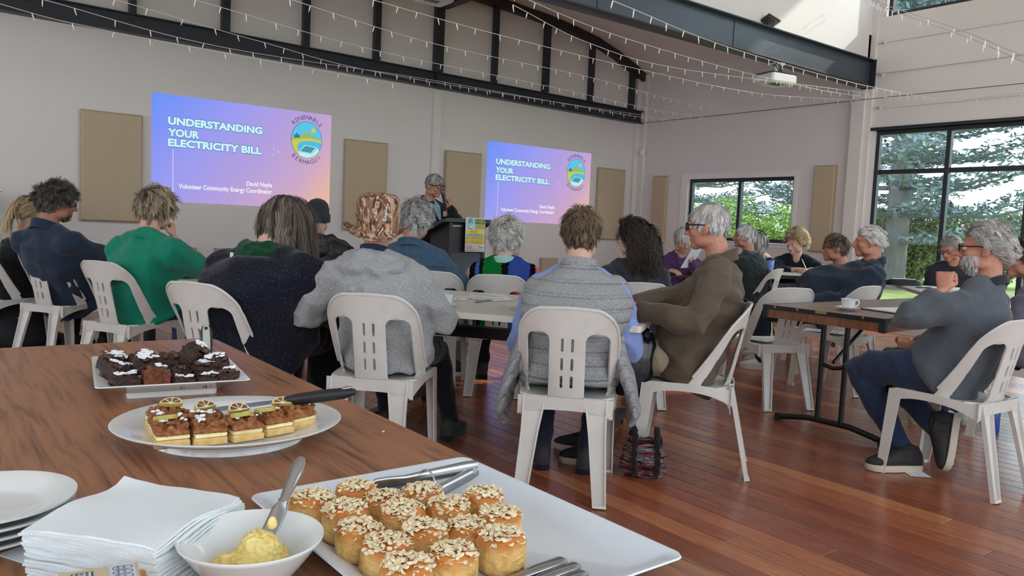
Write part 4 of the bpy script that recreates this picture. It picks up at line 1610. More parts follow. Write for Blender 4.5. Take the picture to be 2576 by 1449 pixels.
def leg_tube(mb, F, i, inf, k0=0.0, shrink=1.0):
    s = F.s * (1 + (F.w - 1) * 0.6)
    Hh, K, A = F.hp[i], F.kn[i], F.an[i]
    pts = [Hh, Hh.lerp(K, 0.35), Hh.lerp(K, 0.85), K, K.lerp(A, 0.25), K.lerp(A, 0.7), A]
    rad = [0.088, 0.078, 0.060, 0.056, 0.054, 0.040, 0.036]
    mb.tube(pts, [r * s * shrink + inf for r in rad], 14, round_caps=True)


HAIR_TONE = []


def hair_strands(h, n, length, width, zmin, grav=0.4, lift=0.35, curl=0.0, cfreq=2.0, jit=0.25, flow='down', steps=6, seed=3, crown=(0, -0.06, 0.10), part=None, fuzz=0.0, cap=True, thin=None, rad=(0.077, 0.097, 0.095), cen=(0, -0.012, 0.022), tone=(0.0, 1.0), clump=0.6, fwd_sweep=0.0, lock=16, lockw=0.72):
    """ribbon strands over the scalp; returns verts, faces, tone per vertex"""
    g = np.random.default_rng(seed)
    d = g.normal(size=(n * 4, 3))
    d /= np.linalg.norm(d, axis=1)[:, None]
    rad = np.array(rad)
    cen = np.array(cen)
    p = d * rad + cen
    az = np.degrees(np.arctan2(np.abs(d[:, 0]), d[:, 1]))
    zl = np.interp(az, [a for a, b in zmin], [b for a, b in zmin])
    ok = p[:, 2] > zl + g.uniform(-0.006, 0.006, len(p))
    if thin is not None:
        ok &= thin(p, g)
    p, d = p[ok][:n], d[ok][:n]
    n = len(p)
    nrm = d / rad
    nrm /= np.linalg.norm(nrm, axis=1)[:, None]
    cr = np.array(crown)
    fl = p - cr
    fl += np.array([0, fwd_sweep, 0])
    fl -= nrm * np.sum(fl * nrm, axis=1)[:, None]
    fl /= np.linalg.norm(fl, axis=1)[:, None] + 1e-6
    if flow == 'back':
        fl = np.tile(np.array([0, -1.0, -0.15]), (n, 1))
        fl -= nrm * np.sum(fl * nrm, axis=1)[:, None]
        fl /= np.linalg.norm(fl, axis=1)[:, None] + 1e-6
    elif flow == 'forward':
        fl = np.tile(np.array([0.15, 1.0, -0.3]), (n, 1))
        fl -= nrm * np.sum(fl * nrm, axis=1)[:, None]
        fl /= np.linalg.norm(fl, axis=1)[:, None] + 1e-6
    elif flow == 'up':
        fl = nrm * 0.6 + np.array([0, 0.25, 0.5])
    # clumped direction noise
    ck = np.stack([np.sin(p @ g.normal(size=3) * 120 + g.uniform(0, 6)) for _ in range(3)], 1)
    L = length(p, d) if callable(length) else np.full(n, length)
    L = L * g.uniform(0.7, 1.2, n)
    dirn = fl + nrm * lift + ck * jit * clump + g.normal(size=(n, 3)) * jit * (1 - clump * 0.5)
    dirn /= np.linalg.norm(dirn, axis=1)[:, None]
    down = np.array(h.R).T @ np.array([0, 0, -1.0])
    pts = [p.copy()]
    ph = g.uniform(0, 6.28, n)
    cf = cfreq * g.uniform(0.8, 1.25, n)
    q = p.copy()
    base = []
    for k in range(steps):
        st = (L / steps)[:, None]
        q = q + dirn * st
        # keep outside of the skull
        e = (q - cen) / (rad * 1.0)
        r_ = np.linalg.norm(e, axis=1)
        inside = r_ < 1.02
        q[inside] = cen + e[inside] / r_[inside][:, None] * rad * 1.02
        dirn = dirn + down * grav / steps * 2.2 + g.normal(size=(n, 3)) * fuzz
        dirn /= np.linalg.norm(dirn, axis=1)[:, None]
        pts.append(q.copy())
    pts = np.stack(pts, 1)                      # n, steps+1, 3
    # gather strands into locks
    m = max(8, n // lock)
    sd_ = g.permutation(n)[:m]
    near = np.argmin(((p[:, None, :] - p[sd_][None]) ** 2).sum(2), 1)
    lead = sd_[near]
    uu = (np.linspace(0, 1, steps + 1) ** 0.8)[None, :, None] * lockw
    pts = pts * (1 - uu) + (pts[lead] + (p - p[lead])[:, None, :] * 0.35) * uu
    ph, cf = ph[lead] + g.normal(0, 0.25, n), cf[lead]
    T = np.gradient(pts, axis=1)
    T /= np.linalg.norm(T, axis=2)[:, :, None] + 1e-9
    side = np.cross(T, nrm[:, None, :])
    side /= np.linalg.norm(side, axis=2)[:, :, None] + 1e-9
    out = np.cross(side, T)
    if curl:
        u = np.linspace(0, 1, steps + 1)[None, :]
        a = ph[:, None] + cf[:, None] * 2 * PI * u * (L / 0.05)[:, None]
        amp = curl * np.minimum(1, u * 3)
        pts = pts + side * (np.cos(a) * amp)[:, :, None] + out * (np.abs(np.sin(a)) * amp)[:, :, None]
        T = np.gradient(pts, axis=1)
        T /= np.linalg.norm(T, axis=2)[:, :, None] + 1e-9
        side = np.cross(T, nrm[:, None, :])
        side /= np.linalg.norm(side, axis=2)[:, :, None] + 1e-9
    u = np.linspace(0, 1, steps + 1)[None, :, None]
    wd = width * (1 - 0.75 * u ** 1.5) * 0.5
    a, b = pts + side * wd, pts - side * wd
    V = np.stack([a, b], 2).reshape(-1, 3)      # n*(steps+1)*2
    i0 = (np.arange(n) * (steps + 1) * 2)[:, None] + (np.arange(steps) * 2)[None, :]
    Fq = np.stack([i0, i0 + 1, i0 + 3, i0 + 2], 2).reshape(-1, 4)
    tn = np.clip(g.normal(0.5, 0.26, m)[near] + g.normal(0, 0.10, n) + 0.10 * ck[:, 0], 0, 1)
    tn = tone[0] + (tone[1] - tone[0]) * tn
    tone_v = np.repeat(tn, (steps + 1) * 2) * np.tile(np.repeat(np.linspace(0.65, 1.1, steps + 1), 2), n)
    return h.np(V), Fq, np.clip(tone_v, 0, 1)


def hair_cap(h, zmin, rad=(0.0765, 0.0965, 0.0945), cen=(0, -0.012, 0.022), nu=40, nv=26, tone=0.25):
    V, Fc = [], []
    for j in range(nv + 1):
        a = PI / 2 - PI * 0.72 * j / nv
        for i in range(nu):
            t = 2 * PI * i / nu
            d = (math.cos(a) * math.sin(t), math.cos(a) * math.cos(t), math.sin(a))
            z = d[2] * rad[2] + cen[2]
            az = math.degrees(math.atan2(abs(d[0]), d[1]))
            zl = np.interp(az, [q for q, _ in zmin], [q for _, q in zmin])
            if z < zl:
                zz = zl
                sn = max(-0.99, min(0.99, (zz - cen[2]) / rad[2]))
                cc = math.sqrt(1 - sn * sn) * 0.965
                d = (cc * math.sin(t), cc * math.cos(t), sn)
            V.append((d[0] * rad[0] + cen[0], d[1] * rad[1] + cen[1], d[2] * rad[2] + cen[2]))
    for j in range(nv):
        for i in range(nu):
            k = (i + 1) % nu
            Fc.append((j * nu + i, j * nu + k, (j + 1) * nu + k, (j + 1) * nu + i))
    return h.np(np.array(V)), np.array(Fc), np.full(len(V), tone)


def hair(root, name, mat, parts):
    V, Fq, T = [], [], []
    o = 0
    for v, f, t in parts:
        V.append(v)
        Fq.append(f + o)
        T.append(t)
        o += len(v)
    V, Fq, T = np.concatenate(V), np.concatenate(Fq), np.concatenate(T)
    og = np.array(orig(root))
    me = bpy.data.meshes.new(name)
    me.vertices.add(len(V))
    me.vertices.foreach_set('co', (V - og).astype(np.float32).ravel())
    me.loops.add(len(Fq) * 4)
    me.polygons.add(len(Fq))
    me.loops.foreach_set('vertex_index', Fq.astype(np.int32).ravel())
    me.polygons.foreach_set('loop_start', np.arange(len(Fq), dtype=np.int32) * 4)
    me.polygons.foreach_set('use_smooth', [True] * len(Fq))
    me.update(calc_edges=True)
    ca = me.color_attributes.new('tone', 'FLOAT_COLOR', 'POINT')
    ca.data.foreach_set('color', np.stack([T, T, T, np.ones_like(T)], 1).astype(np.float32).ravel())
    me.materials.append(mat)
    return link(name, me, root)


SHORT = [(0, 0.052), (45, 0.048), (62, 0.022), (78, -0.004), (92, 0.012), (108, -0.018), (125, -0.048), (180, -0.066)]
CROP = [(0, 0.052), (45, 0.048), (62, 0.035), (78, 0.030), (92, 0.036), (108, 0.0), (125, -0.06), (180, -0.10)]
BOB = [(0, 0.060), (45, 0.05), (65, 0.0), (90, -0.02), (120, -0.06), (180, -0.075)]


def eyes(root, h):
    e = MB()
    for sx in (-1, 1):
        e.ell(h(sx * 0.031, 0.0735, -0.001), [0.0125 * h.k] * 3, h.R, 14, 10)
    ob = mk('eyes', e, pm('eye white', srgb(216, 208, 202), 0.2, 0.02), root, 180)
    q = MB()
    for sx in (-1, 1):
        q.ell(h(sx * 0.031, 0.0815, -0.002), [0.006 * h.k, 0.0055 * h.k, 0.006 * h.k], h.R, 12, 8)
    mk('iris', q, pm('dark iris', srgb(44, 36, 32), 0.15, 0.05), ob, 180)
    l = MB()
    for sx in (-1, 1):
        l.tube([h(sx * 0.031 + x, 0.0865 - abs(x) * 0.3, 0.022 - abs(x) * 0.12) for x in (-0.018, -0.006, 0.006, 0.018)], 0.0032 * h.k, 6)
    return ob


def brows(root, h, mat):
    l = MB()
    for sx in (-1, 1):
        l.tube([h(sx * (0.014 + 0.034 * q), 0.0905 - 0.014 * q * q, 0.0215 + 0.006 * math.sin(PI * q * 0.8)) for q in (0, 0.33, 0.66, 1)], [0.004 * h.k, 0.0045 * h.k, 0.004 * h.k, 0.002 * h.k], 6)
    mk('eyebrows', l, mat, root, 180)


def glasses(root, h, mat, y0=0.098, z0=0.0, rx=0.024, rz=0.017, r=0.0022, rim=True):
    g = MB()
    for sx in (-1, 1):
        pts = [h(sx * 0.033 + rx * math.cos(2 * PI * i / 16), y0 - 0.006 * abs(math.cos(2 * PI * i / 16)) * (1 if math.cos(2 * PI * i / 16) * sx > 0 else 0.2), z0 - 0.002 + rz * math.sin(2 * PI * i / 16)) for i in range(17)]
        g.tube(pts, r * h.k, 6)
        g.tube([h(sx * (0.033 + rx), y0 - 0.006, z0 + 0.004), h(sx * 0.073, y0 - 0.02, z0 + 0.004), h(sx * 0.081, 0.02, z0 + 0.006), h(sx * 0.082, -0.015, z0 + 0.002), h(sx * 0.080, -0.03, z0 - 0.012)], r * 1.2 * h.k, 6)
    g.tube([h(-0.010, y0, z0 + 0.003), h(0, y0 + 0.003, z0 + 0.006), h(0.010, y0, z0 + 0.003)], r * h.k, 6)
    o = mk('glasses', g, mat, root, 180)
    q = MB()
    for sx in (-1, 1):
        q.add([h(sx * 0.033 + rx * 0.96 * math.cos(2 * PI * i / 16), y0 - 0.002, z0 - 0.002 + rz * 0.96 * math.sin(2 * PI * i / 16)) for i in range(16)], [tuple(range(16))])
    mk('lens', q, m_glass, o, 0)
    return o


def shoe(root, F, i, upper, sole, toe=None, up=None, ankle=None, k=1.0):
    """lofted shoe with its own sole"""
    a = Vector(ankle) if ankle is not None else F.an[i]
    d = Vector(toe if toe is not None else F.f + F.r * (0.15 if i else -0.15)).normalized()
    u = Vector(up) if up is not None else Vector((0, 0, 1))
    u = (u - d * u.dot(d)).normalized()
    sd = d.cross(u).normalized()
    base = a - u * 0.085
    P = lambda y, z: base + d * y * k + u * z * k
    up_ = MB()
    S = [(-0.075, 0.028, 0.030, 0.045), (-0.06, 0.034, 0.037, 0.062), (-0.02, 0.037, 0.052, 0.060), (0.03, 0.038, 0.045, 0.050), (0.08, 0.044, 0.037, 0.035), (0.13, 0.044, 0.030, 0.024), (0.165, 0.034, 0.025, 0.016), (0.183, 0.016, 0.02, 0.009)]
    up_.loft([(P(y, 0.014 + z), sd * w * k, u * hh * k) for y, w, z, hh in S], 18, 2.3)
    up_.tube([a + u * 0.03, a, a - u * 0.035], [0.044 * k, 0.044 * k, 0.046 * k], 14)
    ob = mk('shoe', up_, upper, root, 80)
    so = MB()
    pl = []
    for y, w, *_ in S:
        pl.append((y, w + 0.004))
    rg0, rg1, rg2 = [], [], []
    outline = [(y, w) for y, w in pl] + [(0.190, 0.0)] + [(y, -w) for y, w in reversed(pl)] + [(-0.086, 0.0)]
    for z, sh in ((0.0, 0.96), (0.012, 1.0), (0.03, 0.99)):
        rg0.append([P(y * sh, z) + sd * w * sh * k for y, w in outline])
    so.rings(rg0)
    mk('sole', so, sole, ob, 50)
    return ob


def person(label, F, skn, top, legs, shoes=(None, None), voxel=0.007, hands_pose=True, base=None, group=None, nose=1.0, fat=0.0, chin=1.0, sleeves=1.0, hand_k=1.0):
    """skin body as one surface, then garments as children"""
    loc = base or (F.hip.x, F.hip.y, 0)
    root = thing('person', label, 'person', loc, group)
    b = MB()
    b.loft(torso_secs(F, -0.012, 0.02), 20)
    for i in (0, 1):
        arm_tube(b, F, i, -0.008)
        leg_tube(b, F, i, -0.012)
        b.tube([F.an[i], F.an[i] - Vector((0, 0, 0.03))], [0.036, 0.03], 10, round_caps=True)
    h = F.head
    nb = F.N - Vector((0, 0, 0.03))
    b.tube([nb, F.N.lerp(h(0, -0.03, -0.05), 0.45), h(0, -0.025, -0.045)], [0.064 * F.s, (0.056 + fat * 0.5) * F.s, (0.060 + fat * 0.5) * F.s], 16, round_caps=True)
    head_shapes(b, h, nose, chin, 1.0, fat)
    for i, sx in ((0, -1), (1, 1)):
        T, dv, pn, pose = F.hd[i]
        fd = (F.wr[i] - F.el[i]).normalized()
        dv = fd if dv is None else Vector(dv)
        pn = Vector((0, 0, -1)) - F.r * sx * 0.3 if pn is None else Vector(pn)
        hand_shapes(b, F.wr[i], dv, pn, pose, 0.95 * F.s * hand_k, sx)
    me = remesh(b, voxel, 2, 0.4)
    dress(me, 'body', SK[skn], root, 0)
    if top:
        g = MB()
        inf = top.get('inf', 0.014)
        g.loft(torso_secs(F, inf, top.get('drop', 0.06), top.get('neck', 1.0)), 26)
        up = top.get('sleeve', 1.0)
        for i in (0, 1):
            if up > 0:
                arm_tube(g, F, i, inf * top.get('sinf', 0.8), up)
        for ex in top.get('extra', ()):
            ex(g)
        me = remesh(g, top.get('vox', 0.011), 3)
        dress(me, top.get('name', 'jumper'), top['mat'], root, top.get('amp', 0.006), top.get('freq', 24), top.get('seed', 3))
    if legs:
        g = MB()
        sec = torso_secs(F, 0.002, 0.03)[:4]
        g.loft(sec, 22)
        for i in (0, 1):
            leg_tube(g, F, i, legs.get('inf', 0.010))
            if legs.get('wide', 0):
                g.tube([F.kn[i], F.kn[i].lerp(F.an[i], 0.5), F.an[i]], [0.066, 0.062, legs['wide']], 14)
        me = remesh(g, legs.get('vox', 0.013), 3)
        dress(me, legs.get('name', 'trousers'), legs['mat'], root, legs.get('amp', 0.005), 26, 9)
    if shoes[0] is not None:
        for i in (0, 1):
            shoe(root, F, i, shoes[0], shoes[1])
    return root


def collar(root, F, mat, h=0.05, r0=0.082, r1=0.068, name='collar', tilt=0.25, c=None, flare=0.0):
    c = Vector(c) if c is not None else F.N - Vector((0, 0, 0.025))
    secs = []
    for q, r in ((0, r0), (0.5, (r0 + r1) / 2), (1, r1 + flare)):
        cc = c + Vector((0, 0, h * q)) - F.f2 * 0.008 * q
        secs.append([cc + F.r2 * (math.cos(2 * PI * j / 24) * r * F.s) + F.f2 * (math.sin(2 * PI * j / 24) * r * 0.92 * F.s) + Vector((0, 0, -math.sin(2 * PI * j / 24) * tilt * r)) for j in range(24)])
    inner = [[p + (c + Vector((0, 0, (p - c).z)) - p).normalized() * 0.008 for p in rg] for rg in reversed(secs)]
    mb = MB()
    mb.rings(secs + inner, False)
    n = 24
    L = len(secs + inner)
    for j in range(n):
        k = (j + 1) % n
        mb.f.append(((L - 1) * n + j, (L - 1) * n + k, k, j))
    return mk(name, mb, mat, root, 60)
# ================================================================ the cast
HM = {
    'grey': hair_mat('grey hair', srgb(92, 90, 88), srgb(204, 202, 198)),
    'white': hair_mat('white hair', srgb(150, 146, 140), srgb(236, 234, 230)),
    'brown': hair_mat('brown hair', srgb(44, 34, 28), srgb(134, 110, 84)),
    'dark': hair_mat('dark hair', srgb(14, 11, 10), srgb(64, 46, 36)),
    'darkgrey': hair_mat('dark greying hair', srgb(30, 27, 26), srgb(112, 106, 98)),
    'blond': hair_mat('blond hair', srgb(104, 84, 58), srgb(214, 190, 146)),
    'dirty': hair_mat('dirty blond hair', srgb(74, 62, 50), srgb(190, 172, 140)),
    'streak': hair_mat('greying brown hair', srgb(28, 24, 22), srgb(140, 126, 112)),
}
m_jeans = cloth('dark jeans', srgb(38, 50, 74), 0.18, 60, 0.3, 500)
m_black = cloth('black cloth', srgb(20, 21, 25), 0.15)
m_beigep = cloth('beige trousers', srgb(150, 138, 116), 0.1)
m_navyp = cloth('navy trousers', srgb(30, 34, 48), 0.12)
m_shoe_d = pm('dark shoe', srgb(42, 40, 40), 0.8, 0.12, 30, 0.2, 200)
m_sole_w = pm('pale sole', srgb(196, 186, 168), 0.7, 0.06, 20)
m_shoe_w = pm('white trainer', srgb(206, 206, 206), 0.6, 0.08, 14)
m_gold = pm('thin metal frame', srgb(120, 110, 100), 0.3, 0.05, metal=0.8)
m_blkfr = pm('black spectacle frame', srgb(22, 20, 20), 0.3, 0.05)
m_redfr = pm('red brown spectacle frame', srgb(70, 30, 26), 0.3, 0.05)


def seat(x, y, th, back=0.0, z=0.525):
    t = math.radians(th)
    return Vector((x - math.sin(t) * back, y - math.cos(t) * back, z))


def V3(*a):
    return Vector(a)


# ---- woman in the grey quilted vest (seen from behind)
def quilt(name, c1, c2, row, diag=False):
    t = NT(name)
    v = t.coords((120, 120, 35), 'World')
    n = t.noise(v, 3, 4, 0.7)
    t.color(t.ramp(n, [(0.35, c1), (0.62, c2)]))
    t.set(0.92, 0, 0.15)
    w = t.node('ShaderNodeTexWave')
    w.wave_type = 'BANDS'
    w.bands_direction = 'Z'
    w.inputs['Scale'].default_value = row
    w.inputs['Distortion'].default_value = 1.2
    w.inputs['Detail'].default_value = 2
    w.inputs['Detail Scale'].default_value = 0.6
    t.link(t.coords((1, 1, 1), 'World', (0.9, 0, 0) if diag else (0, 0, 0)), w.inputs['Vector'])
    pw = t.ramp(w.outputs['Fac'], [(0.0, (0, 0, 0, 1)), (0.22, (0.75, 0.75, 0.75, 1)), (1, (1, 1, 1, 1))])
    t.bump(pw, 0.8, 0.012)
    return t.m


m_vest = quilt('quilted grey marl', srgb(104, 107, 110), srgb(168, 170, 170), 5.2)
m_vestd = quilt('quilted grey marl diagonal', srgb(104, 107, 110), srgb(168, 170, 170), 7, True)
m_blue = cloth('light blue knit', srgb(128, 146, 196), 0.07)
F = figure(seat(2.29, 2.554, 45, -0.02), (2.440, 2.690, 1.112), 45, gaze=43, w=1.10, bulge=0.03, sh_drop=0.01, sw=1.04,
           hands={'L': ((2.42, 2.93, 0.74), None, None, 'relax'), 'R': ((2.70, 2.68, 0.74), None, None, 'relax')},
           poles={'L': (-0.45, 0.1, -1.0), 'R': (0.1, -0.45, -1.0)}, feet=[(2.36, 2.80, 0.085), (2.50, 2.64, 0.085)])
p = person('woman with brown cropped hair in a grey quilted vest, seen from behind', F, 'pale', dict(mat=m_blue, name='jumper', inf=0.020, sinf=1.25), dict(mat=m_navyp), (m_shoe_d, m_black), 0.007)
g = MB()
g.loft([(c, a * (1.0 if i < 5 else 1.10), b) for i, (c, a, b) in enumerate(torso_secs(F, 0.042, 0.07, 1.0))], 30)
for i in (0, 1):
    g.ell(F.sh[i] + Vector((0, 0, -0.01)) - F.r2 * (0.005 if i else -0.005), [0.090, 0.086, 0.10])
dress(remesh(g, 0.010, 3), 'vest', m_vest, p, 0.004, 16, 5)
for sx in (-1, 1):
    g = MB()
    c0 = F.hip + F.r * sx * 0.225
    dn = (0.27, 0.24)[sx > 0]
    g.loft([(c0 + V3(0, 0, 0.16) - F.r * sx * 0.03, F.f * 0.13, F.r * 0.03), (c0 + V3(0, 0, 0.05), F.f * 0.15, F.r * 0.038), (c0 + F.r * sx * 0.045 - V3(0, 0, 0.08), F.f * 0.15, F.r * 0.036), (c0 + F.r * sx * 0.07 - V3(0, 0, dn * 0.8), F.f * 0.12, F.r * 0.030), (c0 + F.r * sx * 0.05 - V3(0, 0, dn), F.f * 0.08, F.r * 0.02)], 22, 2.4)
    dress(remesh(g, 0.011, 2), 'vest_hem', m_vestd, p, 0.006, 22, 8 + sx)
collar(p, F, m_vest, 0.060, 0.098, 0.080, 'collar', 0.25, F.N + V3(0, 0, -0.008))
h = F.head
ZM = CROP
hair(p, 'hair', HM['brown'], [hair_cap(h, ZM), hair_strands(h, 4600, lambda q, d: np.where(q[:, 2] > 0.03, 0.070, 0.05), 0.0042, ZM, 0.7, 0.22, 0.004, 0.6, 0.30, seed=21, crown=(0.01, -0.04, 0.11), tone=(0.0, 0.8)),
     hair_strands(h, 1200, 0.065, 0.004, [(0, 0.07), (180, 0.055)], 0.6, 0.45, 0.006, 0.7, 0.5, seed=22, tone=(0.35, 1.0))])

# ---- man in grey hoodie and camouflage bucket hat
m_hood = heather('grey marl fleece', srgb(118, 119, 120), srgb(172, 173, 173))
F = figure(seat(1.735, 3.24, 45, -0.05), (1.765, 3.395, 1.135), 45, gaze=33, pitch=-2, w=1.20, belly=0.05, bulge=0.05, sw=1.08,
           hands={'L': ((1.70, 3.62, 0.70), None, None, 'relax'), 'R': ((2.06, 3.38, 0.66), None, None, 'relax')},
           poles={'L': (-0.8, 0.2, -0.6), 'R': (0.35, -0.75, -0.6)}, feet=[(2.02, 3.72, 0.085), (2.24, 3.42, 0.085)], knees=[(1.95, 3.66, 0.50), (2.12, 3.40, 0.48)])
p = person('man in a grey marl hoodie and camouflage bucket hat, seen from behind', F, 'ruddy', dict(mat=m_hood, name='hoodie', inf=0.024, sinf=1.1, amp=0.009, freq=20), dict(mat=m_black), (m_shoe_d, m_black), 0.007, fat=0.004)
# draped hood: a thick folded collar hanging down the back
g = MB()
for q, (rr, dz, tb) in enumerate(((0.128, 0.0, 0.046), (0.178, -0.055, 0.044), (0.168, -0.115, 0.040))):
    pts = []
    for j in range(19):
        a = PI * (0.02 + 0.96 * j / 18)
        pts.append(F.N + F.r2 * (math.cos(a) * rr) - F.f2 * (math.sin(a) * rr * 0.92 - 0.035) + V3(0, 0, dz * math.sin(a) + 0.005 - 0.03 * abs(math.cos(a))))
    g.tube(pts, [tb * (0.55 + 0.45 * math.sin(PI * j / 18)) for j in range(19)], 12, round_caps=True)
g.ell(F.N - F.f2 * 0.150 + V3(0, 0, -0.155), (0.09, 0.05, 0.055), rotz(-math.radians(45)))
dress(remesh(g, 0.009, 3), 'hood', m_hood, p, 0.010, 26, 15)
collar(p, F, cloth('navy collar', srgb(34, 44, 66), 0.08), 0.05, 0.074, 0.068, 'shirt_collar', 0.25, F.N - V3(0, 0, 0.005))


def camo():
    t = NT('camouflage cotton')
    v = t.coords((1, 1, 0.55), 'World')
    def spots(seed, scale, lo, hi):
        n = t.noise(t.coords((1 + seed * 0.07, 1.0, 0.5), 'World', (seed, seed * 1.7, seed * 0.4)), scale, 2, 0.5, 0.8)
        return t.ramp(n, [(lo, (0, 0, 0, 1)), (hi, (1, 1, 1, 1))])
    c = t.mix(spots(1, 22, 0.48, 0.50), srgb(150, 120, 98), srgb(184, 156, 132))
    c = t.mix(spots(2, 26, 0.52, 0.54), c, srgb(116, 80, 64))
    c = t.mix(spots(3, 34, 0.58, 0.60), c, srgb(84, 54, 46))
    c = t.mix(spots(5, 40, 0.62, 0.64), c, srgb(206, 186, 164))
    c = t.mix(spots(7, 30, 0.60, 0.62), c, srgb(128, 104, 82))
    t.color(c)
    t.set(0.9, 0, 0.15)
    t.bump(t.noise(v, 400, 2, 0.5), 0.15, 0.001)
    return t.m


m_camo = camo()
h = F.head
Rh = h.R @ Matrix.Rotation(math.radians(4), 3, 'X')
hc = h(0, -0.012, -0.018)
hat = MB()
prof = [(0.108, -0.018), (0.113, 0.045), (0.112, 0.092), (0.106, 0.122), (0.089, 0.140), (0.045, 0.149), (0.003, 0.150)]
hat.lathe(prof, 40, hc, 0.94, 1.08, Rh)
p_hat = mk('hat', hat, m_camo, p, 60)
br = MB()
rings = []
for r_, z in ((0.107, -0.012), (0.126, -0.032), (0.150, -0.046), (0.168, -0.042), (0.169, -0.046), (0.150, -0.051), (0.125, -0.038), (0.105, -0.018)):
    rg = []
    for j in range(48):
        a = 2 * PI * j / 48
        up_ = 0.045 * abs(math.cos(a)) ** 3 * ((r_ - 0.104) / 0.06)
        rg.append(Vector((r_ * 0.97 * math.cos(a), r_ * 1.06 * math.sin(a), z + up_ - 0.012 * math.sin(a) ** 2 * ((r_ - 0.104) / 0.06))))
    rings.append(rg)
br.rings(rings, False, Rh, hc)
mk('brim', br, m_camo, p_hat, 60)
lab = MB()
lc = h(0.040, -0.127, 0.035)
t = text_mb('TRAVEL', 0.016, 'CENTER', 0.01)
fm = frame(lc, h.R @ V3(0, 0, 1), h.R @ V3(-0.95, -0.2, 0))
lo = place(MB().box((-0.032, -0.009, -0.0005), (0.032, 0.009, 0.0012)), fm)
ql = mk('hat_label', lo, m_white, p_hat, 30)
sb = MB()
for j in range(7):
    sb.box((-0.026 + j * 0.0078, -0.0065, 0.0013), (-0.0225 + j * 0.0078, 0.0065, 0.0018))
mk('label_print', place(sb, fm), m_dk, p_hat, 0)
hair(p, 'hair', HM['grey'], [hair_strands(h, 500, 0.012, 0.003, [(0, 0.2), (60, 0.2), (75, -0.05), (180, -0.07)], 0.3, 0.2, 0, 1, 0.3, seed=5, thin=lambda q, g_: q[:, 2] < 0.0)])

# ---- man in brown jacket at the table end
m_bj = cloth('brown cotton jacket', srgb(84, 71, 58), 0.10, 10, 0.2, 200, 0.75)
F = figure(seat(3.02, 2.485, -38, -0.02), (3.115, 2.505, 1.178), -38, gaze=-22, pitch=2, w=1.12, belly=0.04, bulge=0.07, twist=6, sw=1.05,
           hands={'L': ((2.70, 2.51, 0.775), None, (0.3, 0, -1), 'hold'), 'R': ((2.745, 2.615, 0.78), (-0.8, -0.2, 0.15), (0, 0, -1), 'hold')},
           poles={'L': (-0.45, -0.6, -0.7), 'R': (0.5, 0.1, -0.9)}, feet=[(2.62, 2.69, 0.085), (2.72, 2.86, 0.085)], knees=[(2.70, 2.74, 0.52), (2.84, 2.90, 0.52)])
p = person('grey haired man in a brown jacket leaning back with clasped hands', F, 'ruddy', dict(mat=m_bj, name='jacket', inf=0.026, sinf=1.0, drop=0.11, amp=0.010, freq=17, seed=12), dict(mat=m_beigep), (m_shoe_d, m_sole_w), 0.006, nose=1.3)
collar(p, F, m_bj, 0.065, 0.100, 0.080, 'collar', 0.45, F.N - V3(0, 0, 0.03), 0.008)
sm = MB()
for k, (q0, off) in enumerate(((0.78, 0.0), (0.765, 0.0))):
    pass
yk = []
for j in range(15):
    a = -1.0 + 2.0 * j / 14
    c, A_, B_ = torso_secs(F, 0.038, 0)[3]
    yk.append(c + A_ * math.sin(a) * 1.0 - B_ * math.cos(a) * 1.04 + V3(0, 0, 0.075))
mk('yoke_seam', MB().tube(yk, 0.003, 6), m_bj, p, 180)
for i in (0, 1):
    s_ = MB().tube([F.an[i] + V3(0, 0, 0.10), F.an[i] + V3(0, 0, 0.02)], [0.043, 0.041], 14)
    mk('sock', s_, cloth('black sock', srgb(22, 24, 28), 0.1, 60, speck=(srgb(70, 150, 80), 18, 0.10)), p)
h = F.head
hair(p, 'hair', HM['white'], [hair_cap(h, SHORT, tone=0.5), hair_strands(h, 3800, lambda q, d: np.where(q[:, 2] > 0.05, 0.045, 0.035), 0.0034, SHORT, 0.4, 0.15, 0.0, 1, 0.22, seed=31, crown=(0.0, -0.05, 0.11), tone=(0.1, 0.8))])
glasses(p, h, m_blkfr, r=0.0032, rx=0.026, rz=0.019)
eyes(p, h)

# ---- bearded man at the brown table
m_gs = cloth('charcoal fleece jumper', srgb(80, 85, 92), 0.08, 60, 0.3, 300, 0.95)
m_dkc = cloth('dark collar', srgb(44, 46, 52), 0.08)
F = figure(seat(3.99, 1.655, 3, -0.05), (4.125, 1.645, 1.132), -10, gaze=-24, pitch=1, w=1.12, belly=0.03, bulge=0.09, s=1.03, twist=8, neck_back=0.0, shift=(-0.05, 0.02, -0.01), sw=1.05,
           hands={'L': ((3.875, 1.70, 0.925), (0.16, 0.05, 1.0), (0.9, 0.2, 0.1), 'fist'), 'R': ((4.02, 1.92, 0.62), (-0.7, -0.3, 0.0), (0, 0, 1), 'hold')},
           poles={'L': (-0.65, 0.05, -1.0), 'R': (0.6, 0.2, -0.8)}, knees=[(3.885, 2.10, 0.50), (4.10, 2.12, 0.50)], feet=[(3.955, 1.86, 0.085), (4.04, 1.72, 0.20)])
m_pale = cloth('shirt stripe', srgb(210, 206, 204), 0.06)
p = person('grey bearded man in charcoal jumper with fist under his chin', F, 'ruddy', dict(mat=m_gs, name='jumper', inf=0.022, sinf=1.0, amp=0.007, freq=18, seed=8, sleeve=0.86), dict(mat=m_jeans, name='jeans', inf=0.016), (None, None), 0.006, nose=1.3)
collar(p, F, m_dkc, 0.05, 0.092, 0.072, 'collar', 0.45, F.N - V3(0, 0, 0.03))
shoe(p, F, 0, m_shoe_d, m_sole_w, V3(-0.75, 0.45, 0.0), None, (3.93, 1.84, 0.088), 1.08)
